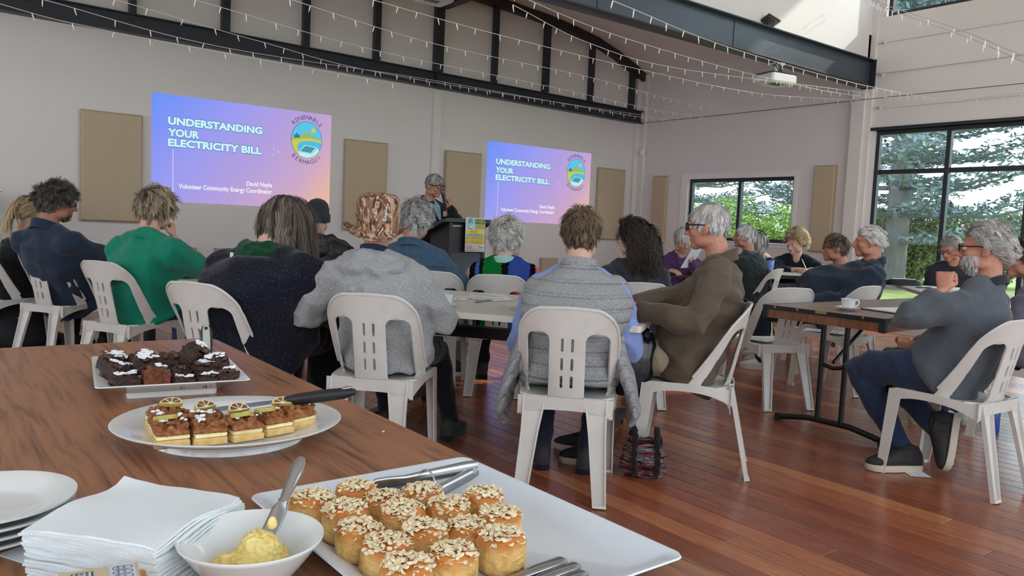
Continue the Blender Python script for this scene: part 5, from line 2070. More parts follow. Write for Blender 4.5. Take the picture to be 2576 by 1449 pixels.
s2 = shoe(p, F, 1, m_shoe_d, m_sole_w, V3(-0.42, -0.10, -0.90), V3(-0.6, 0.8, 0.2), (4.02, 1.735, 0.235), 1.08)
tr2 = MB()
fm = frame((0, 0, 0), (1, 0, 0), (0, 1, 0))
d_ = V3(-0.42, -0.10, -0.90).normalized()
u_ = V3(-0.6, 0.8, 0.2)
u_ = (u_ - d_ * u_.dot(d_)).normalized()
sd_ = d_.cross(u_)
bs = V3(4.02, 1.735, 0.235) - u_ * 0.085 * 1.08
for y, w_, n_ in ((-0.04, 0.018, 2), (-0.01, 0.02, 2), (0.03, 0.022, 2), (0.06, 0.024, 2), (0.09, 0.025, 2), (0.12, 0.024, 2), (0.15, 0.016, 2)):
    for k in range(n_):
        c = bs + d_ * y * 1.08 + sd_ * (w_ * (2 * k - 1))
        tr2.tube([c - u_ * 0.004, c + u_ * 0.004], [0.0135, 0.015], 12)
mk('tread', tr2, pm('brown tread rubber', srgb(112, 98, 82), 0.8, 0.08), s2)
h = F.head
WAVY = [(0, 0.058), (45, 0.055), (62, 0.03), (78, 0.0), (92, 0.012), (108, -0.02), (125, -0.05), (180, -0.075)]
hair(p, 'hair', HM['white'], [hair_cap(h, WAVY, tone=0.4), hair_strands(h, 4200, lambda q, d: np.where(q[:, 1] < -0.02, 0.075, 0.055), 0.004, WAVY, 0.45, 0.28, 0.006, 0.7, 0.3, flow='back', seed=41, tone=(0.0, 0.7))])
beard_zone = lambda q, g_: (q[:, 2] < -0.035) & (q[:, 1] > 0.015)
hair(p, 'beard', HM['white'], [hair_strands(h, 2200, 0.026, 0.003, [(0, -0.2), (180, -0.2)], 1.2, 0.25, 0.002, 1, 0.3, seed=43, thin=lambda q, g_: (q[:, 2] < -0.058 + 0.02 * (np.abs(q[:, 0]) > 0.045)) & (q[:, 1] > 0.012), rad=(0.066, 0.074, 0.082), cen=(0, 0.022, -0.038), crown=(0, 0.02, 0.06), tone=(0.0, 0.75))])
glasses(p, h, m_blkfr, r=0.0024, rx=0.025, rz=0.017)
eyes(p, h)

# ---- navy fleece man
m_nf = cloth('navy fleece', srgb(38, 50, 68), 0.10, 50, 0.35, 300, 0.95)
F = figure(seat(0.86, 6.55, 55, -0.08), (0.79, 6.40, 1.16), 55, gaze=80, pitch=3, w=1.25, belly=0.07, bulge=0.03, s=1.12, sw=1.08,
           hands={'L': ((1.12, 6.95, 0.75), None, None, 'relax'), 'R': ((1.30, 6.55, 0.72), None, None, 'relax')})
p = person('man with bushy dark greying hair in a navy fleece', F, 'tan', dict(mat=m_nf, name='fleece', inf=0.03, sinf=1.0, drop=0.1, amp=0.009, freq=16), dict(mat=m_black), (m_shoe_d, m_black), 0.008, nose=1.2, fat=0.004)
collar(p, F, m_nf, 0.07, 0.10, 0.084, 'collar', 0.4)
h = F.head
hair(p, 'hair', HM['darkgrey'], [hair_cap(h, SHORT), hair_strands(h, 4200, lambda q, d: np.where(q[:, 2] > 0.02, 0.062, 0.045), 0.0042, SHORT, 0.1, 0.75, 0.009, 1.2, 0.5, seed=51, tone=(0.0, 0.8))])
hair(p, 'beard', HM['darkgrey'], [hair_strands(h, 900, 0.014, 0.003, [(0, -0.2), (180, -0.2)], 0.7, 0.3, 0, 1, 0.3, seed=52, thin=lambda q, g_: (q[:, 2] < -0.07) & (q[:, 1] > 0.03), rad=(0.064, 0.072, 0.083), cen=(0, 0.02, -0.035))])
glasses(p, h, m_gold)
eyes(p, h)

# ---- ponytailed person behind him
F = figure(seat(0.58, 7.08, 62), (0.70, 7.02, 1.075), 62, gaze=60, w=1.0, s=1.05)
p = person('person with pale ponytail mostly hidden behind the navy fleece', F, 'fair', dict(mat=m_black, name='top', inf=0.016), dict(mat=m_black), (m_shoe_d, m_black), 0.010)
h = F.head
hair(p, 'hair', HM['blond'], [hair_cap(h, SHORT, tone=0.6), hair_strands(h, 1500, 0.09, 0.004, SHORT, 0.3, 0.05, 0, 1, 0.12, flow='back', seed=61, tone=(0.4, 1)),
     hair_strands(h, 900, 0.24, 0.005, [(0, 0.3), (140, 0.3), (150, 0.0), (180, 0.0)], 1.6, 0.5, 0.004, 0.6, 0.2, flow='back', seed=62, tone=(0.5, 1), rad=(0.08, 0.10, 0.095))])
mk('hair_tie', MB().tube([h(-0.03, -0.115, 0.06), h(0, -0.125, 0.055), h(0.03, -0.115, 0.06)], 0.012, 8), m_dk, p)

# ---- person in the green T-shirt
m_gt = cloth('green cotton T-shirt', srgb(10, 122, 96), 0.06, 8, 0.2, 300, 0.85)
F = figure(seat(1.09, 5.40, 60, -0.08), (1.20, 5.31, 1.15), 60, gaze=48, pitch=6, w=1.25, belly=0.07, bulge=0.06, s=1.10, sw=1.1,
           hands={'L': ((1.50, 5.72, 0.78), None, None, 'relax'), 'R': ((1.315, 5.375, 0.965), (0.0, 0.05, 1), (-0.7, 0.2, 0.2), 'fist')},
           poles={'R': (0.7, -0.1, -0.7), 'L': (-0.2, 0.5, -0.8)})
p = person('person with tousled blond hair in a green T-shirt, chin on hand', F, 'fair', dict(mat=m_gt, name='t_shirt', inf=0.03, sinf=1.3, sleeve=0.42, drop=0.05, amp=0.010, freq=15), dict(mat=cloth('blue jeans', srgb(46, 66, 96), 0.15), name='jeans'), (m_shoe_d, m_black), 0.008)
g = MB()
arm_tube(g, F, 0, 0.002, 1.0)
arm_tube(g, F, 1, 0.002, 0.86)
dress(remesh(g, 0.011, 2), 'sleeves', cloth('charcoal long sleeve', srgb(38, 40, 52), 0.1), p, 0.003)
collar(p, F, m_gt, 0.02, 0.088, 0.080, 'neckband', 0.3)
mk('wristwatch', MB().tube([F.wr[1] + V3(0.032 * math.cos(a), 0.032 * math.sin(a), -0.02) for a in [2 * PI * j / 12 for j in range(13)]], 0.008, 6), m_dk, p)
h = F.head
hair(p, 'hair', HM['dirty'], [hair_cap(h, SHORT, tone=0.2), hair_strands(h, 3600, lambda q, d: np.where(q[:, 2] > 0.02, 0.085, 0.07), 0.0048, SHORT, 0.7, 0.32, 0.005, 0.5, 0.5, seed=71, tone=(0.0, 1.0), clump=0.9, lockw=0.85)])

# ---- woman in dark speckled jumper with green neck warmer
m_sp = cloth('dark speckled knit', srgb(15, 17, 32), 0.2, 40, 0.35, 250, 0.95, speck=(srgb(150, 150, 160), 120, 0.10))
m_gn = cloth('dark green fleece', srgb(10, 60, 36), 0.10, 40, 0.3, 240)
F = figure(seat(1.215, 3.84, 60, -0.12), (1.475, 3.845, 1.10), 60, gaze=66, pitch=26, roll=4, w=1.5, belly=0.16, bulge=0.10, s=1.14, sw=1.22, neck_back=0.05,
           hands={'L': ((1.62, 4.25, 0.76), None, None, 'relax'), 'R': ((1.82, 3.95, 0.72), None, None, 'relax')},
           poles={'R': (0.2, -0.8, -0.6), 'L': (-0.3, 0.6, -0.7)})
p = person('large woman in dark speckled jumper and green neck warmer, head bowed', F, 'pale', dict(mat=m_sp, name='jumper', inf=0.045, sinf=1.3, drop=0.13, amp=0.010, freq=10, seed=6, vox=0.013), dict(mat=m_black, inf=0.03), (m_shoe_d, m_black), 0.009)
g = MB()
pts = [F.N + F.r2 * (math.cos(a) * 0.098) + F.f2 * (math.sin(a) * 0.10) + V3(0, 0, 0.0 - 0.015 * math.sin(a)) for a in [2 * PI * j / 24 for j in range(25)]]
g.tube(pts, 0.050, 14)
g.tube([q + V3(0, 0, 0.035) - (q - F.N) * 0.12 for q in pts], 0.038, 14)
nw = dress(remesh(g, 0.009, 2), 'neck_warmer', m_gn, p, 0.007, 30)
fr = MB()
rg = []
for lev, (rr, dz) in enumerate(((0.125, -0.025), (0.150, -0.055))):
    rg.append([F.N + F.r2 * (math.cos(2 * PI * j / 120) * (rr + 0.010 * lev * math.sin(j * 1.1))) + F.f2 * (math.sin(2 * PI * j / 120) * (rr + 0.010 * lev * math.cos(j * 1.3))) + V3(0, 0, dz + 0.012 * lev * math.sin(j * 0.9)) for j in range(120)])
rg += [[q + V3(0, 0, -0.006) for q in r_] for r_ in reversed(rg)]
fr.rings(rg, False)
mk('frill', fr, m_gn, nw, 180)
mk('fabric_tag', MB().rbox((-0.010, -0.003, -0.013), (0.010, 0.003, 0.013), 0.002, rotz(-0.9), F.N - F.r2 * 0.125 - F.f2 * 0.09 + V3(0, 0, 0.0)), m_white, nw)
h = F.head
LONG = [(0, 0.060), (40, 0.055), (60, 0.02), (90, -0.01), (120, -0.05), (180, -0.075)]
hair(p, 'hair', HM['streak'], [hair_cap(h, LONG, tone=0.15), hair_strands(h, 4200, lambda q, d: np.where(d[:, 1] > -0.3, 0.23, 0.15), 0.0048, LONG, 1.3, 0.15, 0.004, 0.35, 0.16, seed=81, steps=8, crown=(-0.01, -0.05, 0.11), tone=(0.0, 1.0), clump=0.9)])
mk('hair_clip', MB().tube([h(-0.079, -0.01, 0.035), h(-0.083, -0.03, 0.02), h(-0.083, -0.05, 0.0)], 0.006, 6), m_dk, p)

# ---- person in the black beanie
m_puf = pm('black puffer', srgb(24, 25, 30), 0.5, 0.12, 8, 0.3, 30, 0.01)
F = figure(seat(2.42, 5.75, 30, -0.05), (2.44, 5.69, 1.145), 30, gaze=30, w=1.2, bulge=0.02, s=1.05)
p = person('person in a black beanie and hooded black jacket, back turned', F, 'fair', dict(mat=m_puf, name='jacket', inf=0.04, sinf=1.0, amp=0.010, freq=14), dict(mat=m_black), (m_shoe_d, m_black), 0.010)
h = F.head
bn = MB()
bn.lathe([(0.092, -0.035), (0.099, -0.02), (0.099, 0.02), (0.094, 0.027), (0.094, 0.06), (0.084, 0.098), (0.058, 0.124), (0.022, 0.138), (0.002, 0.140)], 32, h(0, -0.015, 0.0), 0.93, 1.08, h.R)
m_bn = cloth('charcoal beanie knit', srgb(44, 48, 54), 0.08, 60, 0.3, 200)
b_ = mk('beanie', bn, m_bn, p, 60)
mk('cuff', MB().lathe([(0.097, -0.045), (0.1045, -0.038), (0.1055, 0.016), (0.099, 0.022)], 32, h(0, -0.015, 0.0), 0.93, 1.08, h.R), m_bn, b_, 60)
g = MB()
g.tube([F.N + F.r2 * (math.cos(a) * 0.115) - F.f2 * (math.sin(a) * 0.125 - 0.03) + V3(0, 0, -0.02 * math.sin(a) + 0.01) for a in [PI * j / 16 for j in range(17)]], 0.05, 12, round_caps=True)
g.ell(F.N - F.f2 * 0.10 + V3(0, 0, -0.07), (0.12, 0.06, 0.07), rotz(-math.radians(30)))
g.tube([F.N + F.r2 * 0.10, F.N + F.r2 * 0.20 + V3(0, 0, -0.03), F.N + F.r2 * 0.28 + V3(0, 0, -0.05)], [0.05, 0.04, 0.022], 10, round_caps=True)
dress(remesh(g, 0.011, 3), 'hood', m_puf, p, 0.006)

# ---- curly grey person in denim jacket
m_dn = cloth('denim jacket', srgb(58, 84, 104), 0.22, 40, 0.35, 420, 0.85)
F = figure(seat(2.88, 4.64, 40, -0.03), (2.795, 4.80, 1.15), 40, gaze=66, pitch=4, w=1.1, bulge=0.05, s=1.08,
           hands={'L': ((2.80, 5.02, 0.70), None, None, 'relax'), 'R': ((3.10, 4.72, 0.715), (0.3, 0.1, 0.15), (-0.5, 0.5, -0.6), 'pinch')}, poles={'R': (0.4, -0.7, -0.6)})
p = person('person with curly grey hair in a denim jacket holding a pen', F, 'ruddy', dict(mat=m_dn, name='denim_jacket', inf=0.022, sinf=1.0, amp=0.008, freq=18), dict(mat=cloth('grey trousers', srgb(112, 116, 116), 0.1), wide=0.062), (m_shoe_d, m_sole_w), 0.008)
collar(p, F, m_dn, 0.055, 0.098, 0.080, 'collar', 0.4, None, 0.01)
mk('yoke_seam', MB().tube([torso_secs(F, 0.028, 0)[4][0] + torso_secs(F, 0.028, 0)[4][1] * math.sin(a) - torso_secs(F, 0.028, 0)[4][2] * math.cos(a) * 1.02 for a in [-1.1 + 2.2 * j / 12 for j in range(13)]], 0.003, 6), m_dn, p)
h = F.head
hair(p, 'hair', HM['grey'], [hair_cap(h, BOB, tone=0.3), hair_strands(h, 4200, 0.062, 0.0042, BOB, 0.25, 0.8, 0.011, 1.4, 0.5, seed=91, tone=(0.15, 1.0))])
glasses(p, h, m_blkfr)

# ---- woman in colourful cardigan
def cardigan():
    t = NT('patchwork cardigan')
    g = t.node('ShaderNodeNewGeometry')
    o = F.S
    mp = t.node('ShaderNodeVectorMath', operation='SUBTRACT')
    t.link(g.outputs['Position'], mp.inputs[0])
    mp.inputs[1].default_value = tuple(o)
    dt = t.node('ShaderNodeVectorMath', operation='DOT_PRODUCT')
    t.link(mp.outputs[0], dt.inputs[0])
    dt.inputs[1].default_value = tuple(F.r)
    wv = t.noise(t.coords((1, 1, 1), 'World'), 55, 1, 0.5)
    ad = t.node('ShaderNodeMath', operation='MULTIPLY_ADD')
    t.link(wv, ad.inputs[0])
    ad.inputs[1].default_value = 0.03
    t.link(dt.outputs['Value'], ad.inputs[2])
    mr = t.node('ShaderNodeMapRange')
    mr.inputs[1].default_value = -0.25
    mr.inputs[2].default_value = 0.27
    t.link(ad.outputs[0], mr.inputs[0])
    K = (0.003, 0.003, 0.004, 1)
    c = t.ramp(mr.outputs[0], [(0.0, srgb(196, 188, 170)), (0.06, K), (0.14, srgb(58, 92, 160)), (0.19, K), (0.24, srgb(12, 110, 48)), (0.49, K), (0.58, srgb(48, 72, 150)), (0.86, K), (0.93, srgb(220, 90, 140))], 'CONSTANT')
    for cx, cz, rr, cc in ((0.135, -0.13, 0.042, srgb(226, 84, 78)), (0.120, -0.175, 0.030, srgb(224, 170, 50)), (0.155, -0.105, 0.02, srgb(236, 120, 130)), (0.09, -0.16, 0.018, srgb(224, 70, 60))):
        v = t.node('ShaderNodeVectorMath', operation='DISTANCE')
        cb2 = t.node('ShaderNodeCombineXYZ')
        t.link(ad.outputs[0], cb2.inputs[0])
        sz = t.node('ShaderNodeSeparateXYZ')
        t.link(mp.outputs[0], sz.inputs[0])
        t.link(sz.outputs[2], cb2.inputs[2])
        t.link(cb2.outputs[0], v.inputs[0])
        v.inputs[1].default_value = (cx + 0.015, 0, cz)
        c = t.mix(t.ramp(v.outputs['Value'], [(rr, (1, 1, 1, 1)), (rr + 0.004, (0, 0, 0, 1))]), c, cc)
    t.color(c)
    t.set(0.95, 0, 0.1)
    w = t.node('ShaderNodeTexWave')
    w.bands_direction = 'DIAGONAL'
    w.inputs['Scale'].default_value = 60
    t.link(t.coords((1, 1, 1), 'World'), w.inputs['Vector'])
    t.bump(w.outputs['Fac'], 0.5, 0.004)
    return t.m


F = figure(seat(3.194, 4.324, 40, -0.03), (3.27, 4.38, 1.065), 40, gaze=42, w=1.08, bulge=0.03, s=1.02, sw=1.05)
p = person('white curly haired woman in a colourful patchwork knitted cardigan', F, 'pale', dict(mat=cardigan(), name='cardigan', inf=0.026, sinf=1.0, amp=0.006), dict(mat=m_black), (m_shoe_d, m_black), 0.009)
collar(p, F, cloth('mint rib knit', srgb(150, 198, 184), 0.06, 60), 0.055, 0.088, 0.075, 'rib_collar', 0.2)
h = F.head
hair(p, 'hair', HM['white'], [hair_cap(h, BOB, tone=0.25), hair_strands(h, 4000, 0.075, 0.0045, BOB, 0.35, 0.7, 0.013, 0.9, 0.5, seed=101, tone=(0.0, 0.85))])

# ---- woman with long dark curls
m_ch = cloth('charcoal hoodie', srgb(48, 52, 58), 0.1)
F = figure(seat(3.81, 3.66, 33, -0.03), (3.82, 3.70, 1.10), 30, gaze=10, w=1.08, bulge=0.04, s=1.06, sw=1.05)
p = person('woman with long dark curly hair and glasses in charcoal hoodie', F, 'pale', dict(mat=m_ch, name='hoodie', inf=0.026, sinf=1.0, amp=0.009, freq=16), dict(mat=m_jeans), (m_shoe_d, m_black), 0.009)
g = MB()
g.tube([F.N + F.r2 * (math.cos(a) * 0.13) - F.f2 * (math.sin(a) * 0.13 - 0.03) + V3(0, 0, -0.05 * math.sin(a)) for a in [PI * j / 16 for j in range(17)]], 0.042, 12, round_caps=True)
g.ell(F.N - F.f2 * 0.11 + V3(0, 0, -0.12), (0.11, 0.05, 0.09), rotz(-math.radians(30)))
dress(remesh(g, 0.011, 3), 'hood', m_ch, p, 0.007)
h = F.head
hair(p, 'hair', HM['dark'], [hair_cap(h, BOB, tone=0.05), hair_strands(h, 3000, 0.10, 0.0045, BOB, 0.5, 0.10, 0.006, 0.8, 0.16, seed=111, flow='back', tone=(0.0, 0.4)),
     hair_strands(h, 3000, 0.27, 0.0042, [(0, 0.3), (100, 0.3), (112, -0.03), (180, -0.04)], 2.0, 0.75, 0.017, 0.8, 0.30, seed=112, steps=14, flow='back', tone=(0.1, 1.0), thin=lambda q, g_: q[:, 2] < 0.075, lock=20),
     hair_strands(h, 130, 0.14, 0.003, [(0, 0.05), (60, 0.0), (80, 0.3), (180, 0.3)], 1.2, 0.6, 0.012, 0.9, 0.4, seed=113, steps=10, tone=(0.0, 0.6))])
glasses(p, h, m_blkfr)

# ---- the speaker, standing
m_sj = cloth('black zip jacket', srgb(20, 22, 28), 0.12, 20)
SPK = V3(4.22, 6.80, 0)
F = figure((4.18, 6.90, 0.93), (4.19, 6.86, 1.52), 172, gaze=163, pitch=10, w=1.05, belly=0.02, bulge=-0.02, s=1.0, sw=1.0,
           hands={'R': ((3.98, 6.42, 1.10), None, None, 'relax'), 'L': ((4.235, 6.615, 1.285), (-0.1, 0.05, 1), (-0.5, 0.6, 0.1), 'hold')},
           poles={'L': (0.75, 0.1, -0.7), 'R': (-0.9, 0.2, -0.3)}, knees=[(4.28, 6.82, 0.50), (4.09, 6.84, 0.50)], feet=[(4.29, 6.86, 0.085), (4.08, 6.88, 0.085)])
p = person('standing speaker with glasses in a dark jacket holding a microphone', F, 'ruddy', dict(mat=m_sj, name='jacket', inf=0.022, sinf=1.0, drop=0.10, amp=0.007), dict(mat=m_jeans), (m_shoe_d, m_black), 0.0065, nose=1.2)
h = F.head
g = MB()
fwd_ = F.f
for sx in (-1, 1):
    g.add([F.N + F.f * 0.075 + F.r * sx * 0.005 + V3(0, 0, 0.0), F.N + F.f * 0.03 + F.r * sx * 0.075 + V3(0, 0, 0.03), F.N + F.f * 0.10 + F.r * sx * 0.07 + V3(0, 0, -0.05), F.N + F.f * 0.125 + F.r * sx * 0.01 + V3(0, 0, -0.09)], [(0, 1, 2, 3)])
mk('shirt_collar', g, cloth('pale blue shirt', srgb(150, 176, 198), 0.05), p)
sc_ = torso_secs(F, 0.030, 0)
g = MB()
rg = [[sc_[i][0] + sc_[i][2] * 1.03 + F.r * x - V3(0, 0, 0) for x in (-hw, 0, hw)] for i, hw in ((3, 0.015), (4, 0.035), (5, 0.05))]
g.rings(rg, False, closed=False)
mk('shirt_front', g, cloth('pale blue shirt front', srgb(150, 176, 198), 0.05), p)
collar(p, F, m_sj, 0.05, 0.092, 0.078, 'jacket_collar', 0.5)
bd = mk('name_badge', MB().rbox((-0.042, -0.004, -0.027), (0.042, 0.004, 0.027), 0.003, rotz(-math.radians(150)), sc_[4][0] + sc_[4][2] * 1.08 + F.r * -0.085 + V3(0, 0, -0.02)), m_white, p)
hair(p, 'hair', HM['grey'], [hair_cap(h, SHORT, tone=0.35), hair_strands(h, 2600, 0.042, 0.0035, SHORT, 0.4, 0.2, 0, 1, 0.25, seed=121, crown=(0.02, -0.05, 0.11), tone=(0.1, 0.9), fwd_sweep=-0.02)])
glasses(p, h, m_redfr, r=0.0036, rx=0.027, rz=0.019)
eyes(p, h)
brows(p, h, pm('grey eyebrow', srgb(120, 110, 100), 0.8))
mc0 = V3(4.175, 6.645, 1.375)
mic = thing('microphone', 'black handheld microphone held up by the speaker', 'microphone', tuple(mc0))
md = V3(-0.22, 0.12, 1.0).normalized()
mk('handle', MB().tube([mc0 - md * 0.11, mc0 + md * 0.04, mc0 + md * 0.06], [0.013, 0.018, 0.021], 14), m_dk, mic)
mk('grille', MB().tube([mc0 + md * 0.06, mc0 + md * 0.075, mc0 + md * 0.095, mc0 + md * 0.108], [0.022, 0.027, 0.024, 0.012], 16), pm('mic mesh', srgb(96, 98, 100), 0.4, 0.3, 300, 0.4, 600, metal=0.6), mic)
mk('ring', MB().tube([mc0 - md * 0.112, mc0 - md * 0.125], [0.0135, 0.0135], 14), emis('red mic ring', srgb(220, 60, 40), 0.6), mic)

# ---- woman in purple cardigan reading a paper
m_pu = cloth('purple striped cardigan', srgb(84, 54, 98), 0.2, 60)
F = figure(seat(6.5, 5.72, 195), (6.53, 5.56, 1.075), 205, gaze=212, pitch=22, w=1.0, bulge=0.03, s=1.12,
           hands={'L': ((6.36, 5.30, 0.86), (-0.4, -0.3, 0.3), (-0.6, 0.3, 0.5), 'hold'), 'R': ((6.26, 5.52, 0.76), (0.2, -0.8, -0.1), None, 'relax')},
           knees=[(6.55, 5.24, 0.58), (6.34, 5.22, 0.54)], feet=[(6.22, 5.22, 0.20), (6.34, 5.26, 0.085)])
p = person('white haired woman in purple cardigan reading a paper, legs crossed', F, 'fair', dict(mat=m_pu, name='cardigan', inf=0.022, amp=0.006), dict(mat=m_jeans), (m_shoe_d, m_black), 0.008)
collar(p, F, cloth('navy shirt', srgb(40, 36, 70), 0.1), 0.05, 0.09, 0.07, 'shirt_collar', 0.5)
h = F.head
hair(p, 'hair', HM['white'], [hair_cap(h, SHORT, tone=0.5), hair_strands(h, 2200, 0.065, 0.0045, SHORT, 0.6, 0.25, 0, 1, 0.3, seed=131, tone=(0.2, 1))])
eyes(p, h)
brows(p, h, pm('brown eyebrow', srgb(90, 70, 60), 0.8))
paper_purple = (6.33, 5.27, 0.93)

# ---- white haired man in dark green jumper
m_dg = cloth('dark green jumper', srgb(44, 53, 54), 0.1)
F = figure(seat(7.30, 5.18, -15), (7.245, 5.315, 1.145), -15, gaze=-38, pitch=-4, w=1.15, belly=0.04, bulge=0.05, s=1.12,
           hands={'L': ((7.15, 5.62, 0.80), None, None, 'relax'), 'R': ((7.45, 5.60, 0.80), None, None, 'relax')})
p = person('white haired man in dark green jumper sitting at the wheeled table', F, 'ruddy', dict(mat=m_dg, name='jumper', inf=0.026, amp=0.007), dict(mat=m_navyp), (m_shoe_d, m_black), 0.009, nose=1.4)
collar(p, F, cloth('checked shirt', srgb(96, 100, 104), 0.5, 120), 0.045, 0.09, 0.075, 'shirt_collar', 0.3)
h = F.head
hair(p, 'hair', HM['white'], [hair_cap(h, SHORT, tone=0.6), hair_strands(h, 2000, 0.05, 0.005, SHORT, 0.4, 0.25, 0, 1, 0.3, seed=141, tone=(0.3, 1))])

# ---- woman with sunglasses on her head
F = figure(seat(8.30, 6.02, 200), (8.235, 5.84, 1.09), 215, gaze=252, pitch=14, s=1.1, w=1.0)
m_be = cloth('beige jacket', srgb(196, 182, 158), 0.08)
p = person('woman in beige jacket with sunglasses pushed up on her hair', F, 'fair', dict(mat=m_be, name='jacket', inf=0.022), dict(mat=m_beigep), (m_shoe_d, m_black), 0.010)
h = F.head
hair(p, 'hair', HM['grey'], [hair_cap(h, LONG, tone=0.4), hair_strands(h, 1800, 0.17, 0.006, LONG, 1.2, 0.12, 0, 1, 0.15, seed=151, tone=(0.1, 1))])
glasses(p, Head(h(0, -0.01, 0.075), 252, -25, 0, 1.12), m_blkfr, r=0.005)
eyes(p, h)

# ---- blonde woman writing
F = figure(seat(8.58, 5.78, 209), (8.34, 5.40, 1.105), 228, gaze=268, pitch=24, roll=-6, w=1.2, bulge=0.10, s=1.15, sw=1.05,
           hands={'L': ((8.20, 5.10, 0.79), (-0.75, 0.1, 0), (0, 0, -1), 'relax'), 'R': ((8.12, 5.22, 0.79), (0.2, -0.6, 0), (0.3, 0, -1), 'pinch')},
           poles={'L': (0.8, -0.3, -0.2), 'R': (-0.6, 0.5, -0.3)})
p = person('blonde wavy haired woman in black top bent over writing', F, 'fair', dict(mat=cloth('black knit', srgb(20, 28, 34), 0.1), name='top', inf=0.020, sleeve=0.86), dict(mat=m_black), (m_shoe_d, m_black), 0.008)
h = F.head
hair(p, 'hair', HM['blond'], [hair_cap(h, LONG, tone=0.5), hair_strands(h, 2600, lambda q, d: np.where(d[:, 1] > 0.3, 0.06, 0.13), 0.0055, LONG, 0.8, 0.35, 0.010, 0.7, 0.25, seed=161, tone=(0.2, 1), flow='back')])
eyes(p, h)
mk('name_badge', MB().rbox((-0.035, -0.004, -0.025), (0.035, 0.004, 0.025), 0.003, rotz(-math.radians(209)) @ Matrix.Rotation(-0.4, 3, 'X'), torso_secs(F, 0.03, 0)[4][0] + torso_secs(F, 0.03, 0)[4][2] * 1.05 + F.r * -0.08), m_white, p)
mk('wristwatch', MB().tube([F.wr[0] - (F.wr[0] - F.el[0]).normalized() * 0.04 + V3(0, 0.034 * math.cos(a), 0.034 * math.sin(a)) for a in [2 * PI * j / 12 for j in range(13)]], 0.009, 6), m_white, p)
pen_blond = F.wr[1] + V3(0.02, -0.09, 0.02)

# ---- large man in navy jacket
m_bn2 = cloth('navy teal jacket', srgb(34, 46, 62), 0.1, 20)
F = figure(seat(6.17, 3.62, -30, -0.08), (6.30, 3.39, 1.145), -30, gaze=-34, pitch=0, w=1.45, belly=0.12, bulge=0.06, s=1.13, sw=1.12, neck_back=0.0,
           hands={'L': ((5.80, 3.62, 0.62), None, None, 'relax'), 'R': ((6.05, 3.98, 0.62), None, None, 'relax')}, poles={'L': (-0.3, -0.5, -0.8)})
p = person('large white haired man in navy jacket leaning back in profile', F, 'ruddy', dict(mat=m_bn2, name='jacket', inf=0.035, sinf=1.0, drop=0.1, amp=0.010, freq=14), dict(mat=m_navyp), (m_shoe_w, m_sole_w), 0.008, nose=1.4, fat=0.006)
collar(p, F, m_bn2, 0.065, 0.105, 0.088, 'collar', 0.4)
h = F.head
hair(p, 'hair', HM['white'], [hair_strands(h, 2600, 0.045, 0.0042, SHORT, 0.4, 0.22, 0.003, 1, 0.3, flow='back', seed=171, tone=(0.3, 1), thin=lambda q, g_: g_.uniform(size=len(q)) < np.where(q[:, 2] > 0.07, 0.35, 1.0))])

# ---- person with orange scarf behind him
F = figure(seat(6.75, 4.15, -35), (6.70, 3.92, 1.075), -35, gaze=-40, s=1.08, w=1.05,
           hands={'L': ((6.56, 3.86, 0.84), (-0.6, 0.3, -0.2), None, 'hold'), 'R': ((6.68, 4.28, 0.64), None, None, 'relax')}, poles={'L': (-0.4, -0.4, -0.7)})
p = person('person with an orange scarf half hidden behind the large navy man', F, 'ruddy', dict(mat=m_black, name='jacket', inf=0.022), dict(mat=m_navyp), (m_shoe_w, m_sole_w), 0.009)
collar(p, F, cloth('orange scarf', srgb(230, 110, 50), 0.1), 0.06, 0.10, 0.085, 'scarf', 0.3)
g = MB()
cs = torso_secs(F, 0.026, 0)
g.rings([[cs[i][0] + cs[i][2] * 1.02 + F.r * x for x in (-0.06, 0, 0.06)] for i in (2, 3, 4)], False, closed=False)
mk('shirt_front', g, cloth('grey shirt front', srgb(150, 146, 142), 0.1), p)
h = F.head
hair(p, 'hair', HM['brown'], [hair_cap(h, SHORT), hair_strands(h, 1500, 0.05, 0.005, SHORT, 0.4, 0.3, 0.003, 1, 0.3, seed=181)])
glasses(p, h, m_blkfr)

# ---- man with glasses at the window table
F = figure(seat(8.62, 3.62, -120), (8.42, 3.66, 1.115), -120, gaze=-84, pitch=22, s=1.08, w=1.05, bulge=0.04)
chair(8.62, 3.62, -120, 'white plastic chair under the man by the big window')
p = person('man with glasses in dark jacket looking down by the big window', F, 'ruddy', dict(mat=cloth('grey black jacket', srgb(44, 44, 50), 0.1), name='jacket', inf=0.024), dict(mat=m_navyp), (m_shoe_d, m_black), 0.009, nose=1.2)
h = F.head
hair(p, 'hair', HM['grey'], [hair_cap(h, SHORT, tone=0.4), hair_strands(h, 1800, 0.045, 0.0045, SHORT, 0.4, 0.2, 0, 1, 0.3, seed=191, tone=(0.1, 0.8), flow='back')])
glasses(p, h, m_gold, r=0.003)
eyes(p, h)

# ---- dark haired person at the right edge
F = figure(seat(5.25, 1.78, -5), (5.40, 1.90, 1.085), -5, gaze=-30, s=1.08, w=1.1, bulge=0.05)
p = person('dark short haired person in grey purple top at the right edge', F, 'ruddy', dict(mat=cloth('grey purple top', srgb(96, 92, 108), 0.1), name='top', inf=0.024), dict(mat=m_jeans), (m_shoe_w, m_sole_w), 0.009, nose=0.8)
h = F.head
hair(p, 'hair', HM['dark'], [hair_cap(h, SHORT), hair_strands(h, 2200, 0.06, 0.005, SHORT, 0.4, 0.25, 0.003, 1, 0.3, seed=201, tone=(0, 0.6))])
eyes(p, h)
